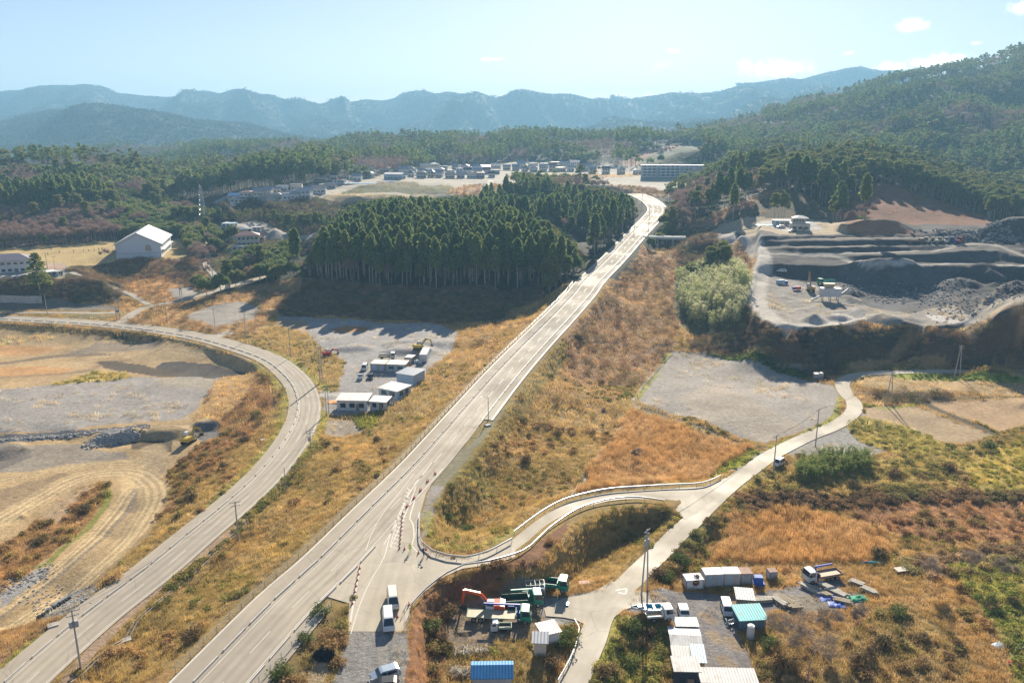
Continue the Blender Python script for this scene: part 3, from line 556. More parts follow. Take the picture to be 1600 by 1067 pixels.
stroke([(1237,386),(1300,385.5),(1425,382.5)],1.6,(.44,.34,.25),.9); stroke([(1217,373.5),(1350,372),(1487,370)],1.6,(.44,.32,.23),.9)
stroke([(1310,466),(1330,478),(1360,490),(1400,494)],2.2,(.44,.38,.3),.8); 
zone([(1445,490),(1490,497),(1530,500),(1500,504),(1455,500)],(.46,.43,.4),wob=.4)
zone([(1110,364),(1125,350),(1150,344),(1200,340),(1290,345),(1345,364),(1280,367),(1160,367)],(.40,.31,.2),wob=.8,var=.08)
zone([(1180,347),(1270,345),(1285,360),(1230,363),(1180,356)],(.40,.37,.34),wob=.5)
zone([(1300,348),(1350,344),(1400,346),(1440,366),(1345,368),(1320,362)],(.30,.16,.09),wob=1)
zone([(1110,350),(1160,318),(1200,302),(1225,296),(1265,308),(1300,330),(1310,345),(1290,345),(1200,338),(1150,342)],(.115,.085,.045),wob=1.5,grass=.15)
zone([(1300,345),(1312,325),(1335,300),(1350,290),(1375,286),(1420,298),(1480,318),(1540,335),(1580,345),(1540,352),(1440,350),(1380,345)],(.20,.088,.045),wob=1.5,var=.25,grass=.05)
zone([(1060,345),(1100,340),(1165,312),(1225,293),(1230,298),(1165,322),(1125,348),(1085,362)],(.33,.2,.12),wob=1.5,grass=.7,shrub=.5)
for y0,y1 in ((300,308),(311,320),(323,332),(334,340)): stroke([(1320,y0),(1400,y0+2),(1480,y1+8)],.9,(.075,.045,.028),.9)
for yy in (312,322,332): stroke([(1150,yy+8),(1200,yy-3),(1260,yy),(1290,yy+6)],.9,(.2,.15,.07),.5)
zone([(1130,372),(1160,385),(1180,400),(1172,430),(1165,460),(1172,495),(1150,500),(1150,440),(1130,400),(1100,372)],(.36,.23,.13),wob=1,grass=.6,shrub=.3)
zone([(1060,385),(1100,372),(1130,380),(1145,400),(1100,420),(1060,430)],darkb,wob=2,grass=.3,shrub=1)
zone([(1050,440),(1140,430),(1165,460),(1170,500),(1140,520),(1080,525),(1055,490)],(.1,.09,.04),wob=1,grass=.2)
zone([(1070,530),(1170,500),(1205,509),(1250,517),(1305,514),(1340,503),(1410,508),(1430,530),(1400,560),(1330,572),(1290,596),(1220,573),(1150,553),(1080,545)],darkb,wob=1.5,grass=.25,shrub=1)
zone([(1240,520),(1405,512),(1410,545),(1390,555),(1250,550)],(.075,.055,.04),wob=2,shrub=.5,grass=.2)
zone([(1320,570),(1400,561),(1410,566),(1340,578)],(.40,.25,.12),wob=1,grass=.5)
zone([(1395,564),(1430,530),(1470,515),(1515,511),(1562,491),(1600,478),(1760,470),(1760,574),(1600,573),(1500,573)],darkb,wob=1,grass=.25,shrub=1)
stroke([(1395,560),(1420,535),(1470,518),(1530,508),(1600,482)],3,(.38,.24,.12),.8,clear=False)
zone([(1100,550),(1160,553),(1220,570),(1260,585),(1255,592),(1160,560)],(.07,.10,.03),wob=.6,green=1,grass=.1)
# stray weeds on the gravel
gm_=(GR==0)&(n2>.635)&(YY<335)&((COLR[...,0]-COLR[...,2])<.11)&(COLR[...,0]>.15); GR[gm_]=.3
gm_=(GR==0)&(n1>.60)&(n2>.55)&(YY<335)&((COLR[...,0]-COLR[...,2])<.11)&(COLR[...,0]>.15); GR[gm_]=.55; COLR[gm_]=COLR[gm_]*.6+np.array([.33,.25,.12])*.4
# wheel marks on the gravel
rt=random.Random(3)
for k in range(26):
    cx,cy=rt.uniform(1060,1270),rt.uniform(565,665); a=rt.uniform(-.5,.5); L=rt.uniform(30,80)
    stroke([(cx-L,cy-a*L*.4),(cx,cy+rt.uniform(-4,4)),(cx+L,cy+a*L*.4)],.55,rt.choice(((.27,.24,.2),(.40,.36,.3))),.45,clear=False,wob=.2)
for k in range(16):
    cx,cy=rt.uniform(40,250),rt.uniform(600,665); L=rt.uniform(30,90); stroke([(cx-L,cy+3),(cx,cy+rt.uniform(-4,4)),(cx+L,cy-4)],.6,rt.choice(((.26,.235,.21),(.42,.37,.30))),.45,clear=False,wob=.2)
for k in range(14):
    cx,cy=rt.uniform(545,600),rt.uniform(560,610); L=rt.uniform(10,35); stroke([(cx-L,cy+L*.5),(cx,cy),(cx+L*.4,cy-L*.7)],.4,rt.choice(((.26,.235,.21),(.40,.36,.3))),.45,clear=False,wob=.2)
for k in range(12):
    cx,cy=rt.uniform(1100,1150),rt.uniform(940,1040); stroke([(cx-6,cy-25),(cx,cy),(cx+12,cy+25)],.35,rt.choice(((.18,.165,.155),(.29,.26,.23))),.5,clear=False,wob=.15)
for k in range(10):
    cx=rt.uniform(550,625); stroke([(cx,985),(cx+rt.uniform(-6,6),1030),(cx-4,1085)],.35,rt.choice(((.19,.175,.16),(.31,.28,.24))),.5,clear=False,wob=.15)
for k in range(14):
    cx,cy=rt.uniform(1200,1300),rt.uniform(460,500); L=rt.uniform(20,50); stroke([(cx-L,cy-3),(cx,cy+5),(cx+L,cy)],.8,rt.choice(((.25,.22,.19),(.47,.42,.35))),.5,clear=False,wob=.3)
x0_=[PH(a,b,10) for a,b in ((-260,360),(300,360),(310,425),(180,445),(-260,445))]
zp_=inpoly([q[:2] for q in x0_],XX,YY); FOR[zp_&(YY<420)]=0; del zp_
lm_=(FOR>0)&(YY>470)&(YY<640)&(XX/YY>-.40)&(XX/YY<-.13); SHR[lm_]=.9; GR[lm_]=.3
# no plants on the roads
def clear(line,w,fr=True):
    m,d,h=near_line(np.array(line),w); k=d<w
    for A in (GR,SHR,GRN): v=A[m]; v[k]=0; A[m]=v
    v=FOR[m]; v[k]=0; FOR[m]=v
clear(main_mid,MW/2+.6)
m_,d_2,h_2=near_line(np.array(main_mid),MW/2+6); v_=FOR[m_]; v_[(d_2<MW/2+5)]=0; FOR[m_]=v_
clear(left_mid,LW/2+.4); clear((rU+rL)/2,4.6); clear(country,2.6); clear(side,2.8); clear(lane,2.2); clear(lane2,2.4); clear(path_up,1.8); clear(town_road,4)
for a in (2.5,6,10): clear(offset(main_left,a),5)
def clearpoly(poly,pad=0):
    a=np.array([q[:2] for q in poly]); x0,y0=a.min(0); x1,y1=a.max(0); m=(XX>=x0)&(XX<=x1)&(YY>=y0)&(YY<=y1)
    i=np.argwhere(m)[inpoly(a,XX[m],YY[m])]; s=(i[:,0],i[:,1]); GR[s]=0; SHR[s]=0; GRN[s]=0; FOR[s]=0
clearpoly(junction); clearpoly([*rU,*rL[::-1]]); clearpoly([P(1040,760,-.4),P(1135,742,-.4),P(1110,790,-.4),P(1070,815,-.4)])
print('zones',time.time()-T0)
def gidx(x,y):
    i=np.clip(np.round((x/y+UMAX)/(2*UMAX)*(NU-1)).astype(int),0,NU-1); j=np.clip(np.searchsorted(VS,np.log(y)),0,NV-1); return j,i
# ---------------------------------------------------------------- materials
MATS={}
def nt(name):
    m=bpy.data.materials.new(name); m.use_nodes=True; n=m.node_tree; b=n.nodes['Principled BSDF']; return m,n,b
def noise(n,scale,detail=3,vec=None,rough=.55):
    x=n.nodes.new('ShaderNodeTexNoise'); x.inputs['Scale'].default_value=scale; x.inputs['Detail'].default_value=detail; x.inputs['Roughness'].default_value=rough
    if vec: n.links.new(vec,x.inputs['Vector'])
    return x.outputs['Fac']
def geo(n): return n.nodes.new('ShaderNodeNewGeometry').outputs['Position']
def mrange(n,f,a,b,c,d):
    x=n.nodes.new('ShaderNodeMapRange'); x.inputs[1].default_value=a; x.inputs[2].default_value=b; x.inputs[3].default_value=c; x.inputs[4].default_value=d; n.links.new(f,x.inputs[0]); return x.outputs[0]
def mixc(n,f,a,b,mode='MIX'):
    x=n.nodes.new('ShaderNodeMix'); x.data_type='RGBA'; x.blend_type=mode
    for s,v in ((x.inputs[0],f),(x.inputs[6],a),(x.inputs[7],b)):
        if hasattr(v,'is_output') or isinstance(v,bpy.types.NodeSocket): n.links.new(v,s)
        else: s.default_value=v if isinstance(v,(int,float)) else (*v[:3],1)
    return x.outputs[2]
def mathn(n,op,a,b):
    x=n.nodes.new('ShaderNodeMath'); x.operation=op
    for s,v in ((x.inputs[0],a),(x.inputs[1],b)):
        if isinstance(v,bpy.types.NodeSocket): n.links.new(v,s)
        else: s.default_value=v
    return x.outputs[0]
def val(n,c,v):
    x=n.nodes.new('ShaderNodeVectorMath'); x.operation='SCALE'; n.links.new(c,x.inputs[0]) if isinstance(c,bpy.types.NodeSocket) else setattr(x.inputs[0],'default_value',c[:3])
    n.links.new(v,x.inputs['Scale']); return x.outputs[0]
def bump(n,b,h,dist=.1,s=.6):
    x=n.nodes.new('ShaderNodeBump'); x.inputs['Strength'].default_value=s; x.inputs['Distance'].default_value=dist; n.links.new(h,x.inputs['Height']); n.links.new(x.outputs[0],b.inputs['Normal'])
def plain(name,col,rough=.6,metal=0,var=.12,scale=1.5,spec=.4,bmp=0):
    if name in MATS: return MATS[name]
    m,n,b=nt(name); g=n.nodes.new('ShaderNodeTexCoord').outputs['Object']
    f=mrange(n,noise(n,scale,4,g),.3,.7,1-var,1+var); n.links.new(val(n,col,f),b.inputs['Base Color'])
    b.inputs['Roughness'].default_value=rough; b.inputs['Metallic'].default_value=metal; b.inputs['Specular IOR Level'].default_value=spec
    if bmp: bump(n,b,noise(n,scale*6,3,g),bmp)
    MATS[name]=m; return m
def ribbed(name,col,pitch=.3,axis=0,rough=.45,metal=.0,var=.1,rust=0):
    if name in MATS: return MATS[name]
    m,n,b=nt(name); tc=n.nodes.new('ShaderNodeTexCoord').outputs['Object']
    w=n.nodes.new('ShaderNodeTexWave'); w.bands_direction='XYZ'[axis]; w.inputs['Scale'].default_value=.314/pitch; n.links.new(tc,w.inputs['Vector'])
    f=mrange(n,noise(n,.9,5,tc),.3,.7,1-var,1+var); c=val(n,col,f)
    if rust: c=mixc(n,mrange(n,noise(n,.55,5,tc),.52,.68,0,rust),c,(.22,.09,.035))
    n.links.new(c,b.inputs['Base Color']); b.inputs['Roughness'].default_value=rough; b.inputs['Metallic'].default_value=metal
    bump(n,b,w.outputs['Fac'],.04,.8); MATS[name]=m; return m
def glass(name='window_glass',col=(.03,.045,.06)):
    if name in MATS: return MATS[name]
    m,n,b=nt(name); b.inputs['Base Color'].default_value=(*col,1); b.inputs['Roughness'].default_value=.08; b.inputs['Specular IOR Level'].default_value=.8; MATS[name]=m; return m
def mat_ground():
    m,n,b=nt('ground_soil'); a=n.nodes.new('ShaderNodeAttribute'); a.attribute_name='Col'; g=geo(n)
    f1=mrange(n,noise(n,.9,5,g,.65),.28,.72,.72,1.28); f2=mrange(n,noise(n,.11,4,g),.3,.7,.86,1.14); f3=mrange(n,noise(n,5,2,g,.6),.3,.7,.85,1.15)
    c=val(n,a.outputs['Color'],mathn(n,'MULTIPLY',mathn(n,'MULTIPLY',f1,f2),f3)); n.links.new(c,b.inputs['Base Color'])
    b.inputs['Roughness'].default_value=.92; b.inputs['Specular IOR Level'].default_value=.15
    bump(n,b,noise(n,1.6,5,g,.7),.35,.7); return m
def mat_asphalt(name,base,track=.12,dust=.3,rough=.62,spec=.2):
    m,n,b=nt(name); g=geo(n); uv=n.nodes.new('ShaderNodeUVMap').outputs[0]; sx=n.nodes.new('ShaderNodeSeparateXYZ'); n.links.new(uv,sx.inputs[0])
    w=mathn(n,'COSINE',mathn(n,'MULTIPLY',sx.outputs[0],2*math.pi/1.55),0); tr=mrange(n,w,-1,1,1-track,1+track*.6)
    mp=n.nodes.new('ShaderNodeMapping'); mp.inputs['Scale'].default_value=(.5,.04,1); n.links.new(uv,mp.inputs[0])
    st=mrange(n,noise(n,1.0,5,mp.outputs[0],.6),.3,.7,.88,1.12); f=mathn(n,'MULTIPLY',mathn(n,'MULTIPLY',tr,st),mrange(n,noise(n,.35,5,g),.3,.7,.93,1.07))
    c=val(n,base,mathn(n,'MULTIPLY',f,mrange(n,noise(n,9,2,g),.3,.7,.95,1.05)))
    c=mixc(n,mrange(n,noise(n,.09,6,g,.65),.5,.72,0,dust),c,(.40,.34,.26)); vo=n.nodes.new('ShaderNodeTexVoronoi'); vo.feature='DISTANCE_TO_EDGE'; vo.inputs['Scale'].default_value=.16; n.links.new(g,vo.inputs['Vector']); ck=mathn(n,'MULTIPLY',mrange(n,vo.outputs['Distance'],0,.018,.35,0),mrange(n,noise(n,.05,3,g),.5,.6,0,1)); c=mixc(n,ck,c,(.10,.09,.08))
    c=mixc(n,mrange(n,noise(n,.028,2,g,.4),.56,.6,0,.22),c,(.24,.215,.185)); n.links.new(c,b.inputs['Base Color'])
    n.links.new(mrange(n,noise(n,.07,4,g,.5),.38,.62,rough-.08,rough+.12),b.inputs['Roughness']); b.inputs['Specular IOR Level'].default_value=spec
    bump(n,b,noise(n,6,2,g),.012,.5); return m
def mat_leaf(name,cols,trans=.35,rv=.35,scale=.6,rough=.7):
    """foliage: colour differs per instance and per clump; light passes through"""
    m,n,b=nt(name); oi=n.nodes.new('ShaderNodeObjectInfo').outputs['Random']; tc=n.nodes.new('ShaderNodeTexCoord').outputs['Object']; g=geo(n)
    r=n.nodes.new('ShaderNodeValToRGB'); r.color_ramp.interpolation='LINEAR'; e=r.color_ramp.elements; e[0].color=(*cols[0],1); e[1].color=(*cols[-1],1)
    for i,c in enumerate(cols[1:-1]): x=e.new((i+1)/(len(cols)-1)); x.color=(*c,1)
    n.links.new(mathn(n,'FRACT',mathn(n,'ADD',mathn(n,'MULTIPLY',oi,.75),mathn(n,'MULTIPLY',noise(n,.02,2,g),.25)),0),r.inputs[0])
    f=mrange(n,noise(n,scale,3,tc),.3,.7,1-rv,1+rv); c=val(n,r.outputs[0],f); n.links.new(c,b.inputs['Base Color']); b.inputs['Roughness'].default_value=rough; b.inputs['Specular IOR Level'].default_value=.25
    t=n.nodes.new('ShaderNodeBsdfTranslucent'); n.links.new(c,t.inputs[0]); mx=n.nodes.new('ShaderNodeMixShader'); mx.inputs[0].default_value=trans
    out=n.nodes['Material Output']; n.links.new(b.outputs[0],mx.inputs[1]); n.links.new(t.outputs[0],mx.inputs[2]); n.links.new(mx.outputs[0],out.inputs[0]); return m
def mat_grass(name,trans=.4):
    """blades take the colour stored on each clump"""
    m,n,b=nt(name); a=n.nodes.new('ShaderNodeAttribute'); a.attribute_type='INSTANCER'; a.attribute_name='tint'; oi=n.nodes.new('ShaderNodeObjectInfo').outputs['Random']
    tc=n.nodes.new('ShaderNodeTexCoord').outputs['Object']
    c=val(n,a.outputs['Color'],mathn(n,'MULTIPLY',mrange(n,oi,0,1,.7,1.35),mrange(n,noise(n,2.5,2,tc),.3,.7,.7,1.3))); n.links.new(c,b.inputs['Base Color']); b.inputs['Roughness'].default_value=.75; b.inputs['Specular IOR Level'].default_value=.2
    t=n.nodes.new('ShaderNodeBsdfTranslucent'); n.links.new(c,t.inputs[0]); mx=n.nodes.new('ShaderNodeMixShader'); mx.inputs[0].default_value=trans
    n.links.new(b.outputs[0],mx.inputs[1]); n.links.new(t.outputs[0],mx.inputs[2]); n.links.new(mx.outputs[0],n.nodes['Material Output'].inputs[0]); return m
# ---------------------------------------------------------------- mesh helpers
class MB:
    def __init__(s): s.v=[]; s.f=[]; s.m=[]
    def add(s,vs,fs,mi=0):
        o=len(s.v); s.v+= [tuple(v) for v in vs]; s.f+=[tuple(i+o for i in f) for f in fs]; s.m+=[mi]*len(fs); return s
    def box(s,c,d,mi=0,rz=0,top=None,skew=None):
        """centre c, size d; top=(fx,fy) scales the upper face"""
        x,y,z=d[0]/2,d[1]/2,d[2]/2; t=top or (1,1); sk=skew or (0,0); cs,sn=math.cos(rz),math.sin(rz)
        vs=[(-x,-y,-z),(x,-y,-z),(x,y,-z),(-x,y,-z),(-x*t[0]+sk[0],-y*t[1]+sk[1],z),(x*t[0]+sk[0],-y*t[1]+sk[1],z),(x*t[0]+sk[0],y*t[1]+sk[1],z),(-x*t[0]+sk[0],y*t[1]+sk[1],z)]
        vs=[(c[0]+a*cs-b*sn,c[1]+a*sn+b*cs,c[2]+e) for a,b,e in vs]
        return s.add(vs,[(0,3,2,1),(4,5,6,7),(0,1,5,4),(1,2,6,5),(2,3,7,6),(3,0,4,7)],mi)
    def tube(s,p,q,r0,r1=None,n=6,mi=0,cap=True):
        r1=r0 if r1 is None else r1; p=Vector(p); q=Vector(q); d=(q-p).normalized(); a=d.orthogonal().normalized(); b=d.cross(a)
        vs=[p+(a*math.cos(2*math.pi*i/n)+b*math.sin(2*math.pi*i/n))*r0 for i in range(n)]+[q+(a*math.cos(2*math.pi*i/n)+b*math.sin(2*math.pi*i/n))*r1 for i in range(n)]
        fs=[(i,(i+1)%n,n+(i+1)%n,n+i) for i in range(n)]
        if cap: fs+=[tuple(range(n))[::-1],tuple(range(n,2*n))]
        return s.add(vs,fs,mi)
    def extr(s,prof,y0,y1,mi=0,k=1.0):
        """profile in (x,z), extruded along y"""
        n=len(prof); vs=[(a,y0,b) for a,b in prof]+[(a,y1,b) for a,b in prof]
        return s.add(vs,[tuple(range(n)),tuple(range(2*n-1,n-1,-1))]+[((i+1)%n,i,n+i,n+(i+1)%n) for i in range(n)],mi)
    def quad(s,a,b,c,d,mi=0): return s.add([a,b,c,d],[(0,1,2,3)],mi)
    def build(s,name,mats,parent=None,smooth=False,loc=None,rz=0,bev=0):
        me=bpy.data.meshes.new(name); me.from_pydata(s.v,[],s.f)
        for m in (mats if isinstance(mats,(list,tuple)) else [mats]): me.materials.append(m)
        if any(s.m): me.polygons.foreach_set('material_index',s.m)
        if smooth: me.polygons.foreach_set('use_smooth',[True]*len(s.f))
        me.update(); o=bpy.data.objects.new(name,me); COL.objects.link(o)
        if bev:
            bm=bmesh.new(); bm.from_mesh(me); bmesh.ops.remove_doubles(bm,verts=bm.verts,dist=.0005); bmesh.ops.bevel(bm,geom=[e for e in bm.edges if e.is_manifold and e.calc_face_angle(0)>.5],offset=bev,segments=2,affect='EDGES',clamp_overlap=True); bm.to_mesh(me); bm.free()
        if parent: o.parent=parent
        if loc: o.location=loc
        if rz: o.rotation_euler=(0,0,rz)
        return o
def tag(o,label=None,cat=None,group=None,kind=None):
    if label: o['label']=label
    if cat: o['category']=cat
    if group: o['group']=group
    if kind: o['kind']=kind
    return o
def empty(name,label,cat,loc=(0,0,0),rz=0,group=None,scale=1):
    o=bpy.data.objects.new(name,None); COL.objects.link(o); o.location=loc; o.rotation_euler=(0,0,rz); o.scale=(scale,)*3; o.empty_display_size=.2; return tag(o,label,cat,group)
def kids(o): return [c for c in COL.objects if c.parent==o]
def tree_of(o,ch=None):
    ch=ch if ch is not None else CH_MAP.get(o.name,[]); return ch
def copy_tree(o,loc=None,rz=None,label=None,parent=None,scale=None,group=None,par=None):
    c=o.copy(); COL.objects.link(c); c.parent=parent
    if loc is not None: c.location=loc
    if rz is not None: c.rotation_euler=(0,0,rz)
    if label: c['label']=label
    if group: c['group']=group
    if scale: c.scale=(scale,)*3 if isinstance(scale,(int,float)) else scale
    for k in o.children: copy_tree(k,parent=c)
    return c
def struct(o,kind='structure'): o['kind']=kind; return o
# ---------------------------------------------------------------- ground
def grid_mesh(name,mat):
    co=np.stack([XX,YY,HH],-1).reshape(-1,3).astype(np.float32)
    i=np.arange(NV*NU).reshape(NV,NU); q=np.stack([i[:-1,:-1],i[:-1,1:],i[1:,1:],i[1:,:-1]],-1).reshape(-1,4)
    me=bpy.data.meshes.new(name); me.vertices.add(len(co)); me.vertices.foreach_set('co',co.ravel())
    me.loops.add(q.size); me.loops.foreach_set('vertex_index',q.ravel().astype(np.int32)); me.polygons.add(len(q))
    me.polygons.foreach_set('loop_start',np.arange(0,q.size,4,dtype=np.int32)); me.polygons.foreach_set('use_smooth',np.ones(len(q),bool)); me.update(calc_edges=True)
    a=me.attributes.new('Col','FLOAT_COLOR','POINT'); c=np.ones((NV*NU,4),np.float32); c[:,:3]=np.clip(COLR.reshape(-1,3),.01,.9); a.data.foreach_set('color',c.ravel())
    me.materials.append(mat); o=bpy.data.objects.new(name,me); COL.objects.link(o); return struct(o)
GROUND=grid_mesh('ground',mat_ground())
def strip(name,left,right,mat,up=0.0,kind='structure',u0=0,u1=None,cols=1):
    left=np.array(left); right=np.array(right); n=len(left); L=np.r_[0,np.cumsum(np.linalg.norm(np.diff(left,axis=0),axis=1))]
    W=np.linalg.norm(left-right,axis=1); vs=[]; uv=[]
    for i in range(n):
        for k in range(cols+1):
            t=k/cols; p=left[i]*(1-t)+right[i]*t; vs.append((p[0],p[1],p[2]+up)); uv.append((u0+W[i]*t,L[i]))
    fs=[(i*(cols+1)+k,i*(cols+1)+k+1,(i+1)*(cols+1)+k+1,(i+1)*(cols+1)+k) for i in range(n-1) for k in range(cols)]
    me=bpy.data.meshes.new(name); me.from_pydata(vs,[],fs); u=me.uv_layers.new(name='UVMap')
    for l in me.loops: u.data[l.index].uv=uv[l.vertex_index]
    me.materials.append(mat); me.update(); o=bpy.data.objects.new(name,me); COL.objects.link(o)
    if kind: o['kind']=kind
    return o
M_ROAD=mat_asphalt('worn_asphalt',(.43,.37,.285),.11,.35,.78,.12); M_WALK=mat_asphalt('pavement_asphalt',(.42,.36,.275),.0,.45,.8,.12); M_JUNC=mat_asphalt('dusty_asphalt',(.44,.38,.285),.03,.5,.72,.24)
M_RAMP=mat_asphalt('ramp_asphalt',(.44,.38,.285),.03,.5,.70,.26); M_CTRY=mat_asphalt('lane_asphalt',(.43,.375,.285),.04,.5,.68,.26); M_PAINT=plain('road_paint',(.60,.56,.48),.6,var=.12,scale=.8)
M_KERB=plain('kerb_concrete',(.60,.56,.50),.75,var=.15,scale=1.0); M_CONC=plain('old_concrete',(.45,.42,.37),.85,var=.2,scale=.7)
def rstrip(name,line,a,b,mat,up,u0=0,cols=1,kind='structure'): return strip(name,offset(line,a),offset(line,b),mat,up,kind,u0,cols=cols)
rstrip('main_road',main_left,3.3,10.9,M_ROAD,0.0,cols=2)
rstrip('pavement_beside_main_road',main_left,0,3.3,M_WALK,.05)
ml=main_left; cut=[i for i in range(len(ml)) if ml[i][1]>200]; low=[i for i in range(len(ml)) if ml[i][1]<116]
rstrip('pavement_right_of_main_road',ml[cut[0]:],10.9,MW,M_WALK,.05); rstrip('pavement_near_junction',ml[:low[-1]+1],10.9,MW,M_WALK,.05)
rstrip('left_road',left_mid,-LW/2+2.6,LW/2,M_ROAD,0.0,cols=2); rstrip('pavement_beside_left_road',left_mid,-LW/2,-LW/2+2.6,M_WALK,.05)
strip('ramp_road',rU,rL,M_RAMP,.006,cols=2)
rstrip('country_road',country,-2.2,2.2,M_CTRY,.012); rstrip('side_road',side,-2.4,2.4,M_ROAD,.006); rstrip('school_lane',lane,-1.7,1.7,M_CTRY,.012); rstrip('service_lane',lane2,-1.8,1.8,M_CTRY,-.006)
rstrip('school_path',path_up,-1.5,1.5,M_CTRY,.0); rstrip('town_road',town_road,-3,3,M_ROAD,.0)
def ngon(name,poly,mat,up,kind='structure'):
    bm=bmesh.new(); vs=[bm.verts.new((p[0],p[1],p[2]+up)) for p in poly]; f=bm.faces.new(vs); f.normal_update()
    if f.normal.z<0: f.normal_flip()
    bmesh.ops.triangulate(bm,faces=bm.faces); me=bpy.data.meshes.new(name); bm.to_mesh(me); bm.free(); u=me.uv_layers.new(name='UVMap')
    for l in me.loops: u.data[l.index].uv=me.vertices[l.vertex_index].co[:2]
    me.materials.append(mat); o=bpy.data.objects.new(name,me); COL.objects.link(o); o['kind']=kind; return o
e109=offset(main_left,10.9); seg=[p for p in e109 if 115<p[1]<198]
ngon('junction_road',[tuple(p) for p in seg]+junction[1:],M_JUNC,-.004)
ngon('country_junction_road',[P(1012,768,.55),P(1060,762,0),P(1100,760,-.3),P(1135,746,-.5),P(1120,775,-.4),P(1092,802,-.4),P(1071,813,-.4),P(1062,800,-.2),P(1045,787,.1),P(1015,779,.55)],M_RAMP,.01)
ngon('lorry_park_road',[P(*p,0) for p in [(880,934),(905,930),(935,920),(955,907),(985,920),(1010,925),(1020,940),(1000,945),(975,952),(955,968),(945,985),(908,990),(912,974),(900,968),(880,964),(853,962),(850,950)]],M_CTRY,.004)
# painted lines
def line_(name,line,a,w=.14,dash=None,y0=0,y1=1e9,up=.006):
    L=[p for p in np.array(line) if y0<=p[1]<=y1]; L=np.array(L); 
    if dash is None:
        s=strip(name,offset(L,a-w/2),offset(L,a+w/2),M_PAINT,up); return
    d=np.r_[0,np.cumsum(np.linalg.norm(np.diff(L,axis=0),axis=1))]; mb=MB(); c=offset(L,a); s=0
    while s<d[-1]-dash[0]:
        q=[np.array([np.interp(x,d,c[:,i]) for i in range(3)]) for x in (s,s+dash[0])]; t=(q[1]-q[0])/np.linalg.norm(q[1]-q[0]); nrm=np.array([t[1],-t[0],0])*w/2; u=np.array([0,0,up])
        mb.quad(q[0]-nrm+u,q[0]+nrm+u,q[1]+nrm+u,q[1]-nrm+u); s+=dash[0]+dash[1]
    struct(mb.build(name,M_PAINT))
line_('main_road_edge_line',main_left,4.2); line_('main_road_edge_line',main_left,10.4,y1=170); line_('main_road_edge_line',main_left,10.4,y0=200)
line_('main_road_centre_line',main_left,7.3,dash=(5.5,6.5)); line_('main_road_pavement_line',main_left,.25,.3,up=.058); line_('main_road_pavement_line',ml[cut[0]:],13.1,.45,up=.058)
line_('left_road_edge_line',left_mid,-LW/2+3.2); line_('left_road_edge_line',left_mid,LW/2-.5); line_('left_road_centre_line',left_mid,-LW/2+5.9,.14,dash=(5.5,6.5))
def pline(name,pts,z,w=.16,up=.006,px=True):
    L=spline([P(x,y,z) for x,y in pts],2); strip(name,offset(L,-w/2),offset(L,w/2),M_PAINT,up)
JL='junction_marking'
pline(JL,[(675,722),(640,770),(612,830),(600,870),(580,905),(562,945),(548,990)],4.5,.15); pline(JL,[(647,740),(600,800),(580,835),(572,860)],4.5,.12)
pline(JL,[(640,765),(622,812),(600,850)],4.5,.13); pline(JL,[(650,760),(637,795),(609,857)],4.5,.15); pline(JL,[(622,810),(609,857),(620,858)],4.5,.12)
pline(JL,[(648,782),(640,810),(645,818),(647,840),(643,852),(652,862)],4.5,.2); pline(JL,[(655,800),(650,835),(652,850)],4.5,.14); pline(JL,[(561,890),(556,920),(545,985)],4.5,.3)
hm=MB()
for k in range(16):                              # hatched island
    y=765+k*5.8+ (k*k)*.02; xa=637-(y-760)*.29; xb=642-(y-760)*.16; xb=max(xb,xa+3)
    a=P(xa,y-3,4.5); b=P(xb,y+1,4.5); a=Vector(a); b=Vector(b); t=(b-a).normalized(); nn=Vector((t.y,-t.x,0))*.11; u=Vector((0,0,.007)); hm.quad(a-nn+u,a+nn+u,b+nn+u,b-nn+u)
struct(hm.build('junction_hatching',M_PAINT))
# stop mark on the lane by the lorry park
am=MB(); z=0.0
for tri in ([(962,922),(980,918),(978,928)],[(966,923),(976,921),(975,925)]): pass
for a,b in (((962,922),(980,919)),((980,919),(977,928)),((977,928),(966,925))):
    a=Vector(P(*a,z)); b=Vector(P(*b,z)); t=(b-a).normalized(); nn=Vector((t.y,-t.x,0))*.13; u=Vector((0,0,.02)); am.quad(a-nn+u,a+nn+u,b+nn+u,b-nn+u)
struct(am.build('lane_triangle_marking',M_PAINT))
# ---------------------------------------------------------------- plants
def tri_leafs(rng,c,r,n,size,flat=1.0,up=0.0):
    """n small leaf faces through the volume of a clump"""
    d=rng.normal(size=(n,3)); d/=np.linalg.norm(d,axis=1)[:,None]; p=d*(rng.random((n,1))**.45)*np.array(r)+np.array(c)
    a=rng.normal(size=(n,3)); a[:,2]*=flat; a/=np.linalg.norm(a,axis=1)[:,None]; b=np.cross(a,rng.normal(size=(n,3))); b/=np.linalg.norm(b,axis=1)[:,None]
    s=size*(.6+.8*rng.random((n,1)))
    return np.stack([p-a*s-b*s*.45,p+a*s-b*s*.45,p+b*s*.8+np.array([0,0,up])*s],1)
def mesh_tris(name,T,mat,extra=None):
    me=bpy.data.meshes.new(name); T=T.reshape(-1,3); k=len(T)//3
    v=T; f=[(3*i,3*i+1,3*i+2) for i in range(k)]
    vs=[tuple(x) for x in v]; mats=[mat]; mi=[0]*k
    if extra:
        mb,m2=extra; o=len(vs); vs+=mb.v; f+=[tuple(i+o for i in q) for q in mb.f]; mi+=[1]*len(mb.f); mats.append(m2)
    me.from_pydata(vs,[],f)
    for m in mats: me.materials.append(m)
    me.polygons.foreach_set('material_index',mi); me.update(); return me
M_BARK=plain('conifer_bark',(.44,.37,.30),.9,var=.25,scale=.8); M_TWIG=mat_leaf('bare_twigs',[(.33,.21,.17),(.40,.27,.21),(.30,.21,.19),(.44,.25,.15)],.25,.25,.5,.9)
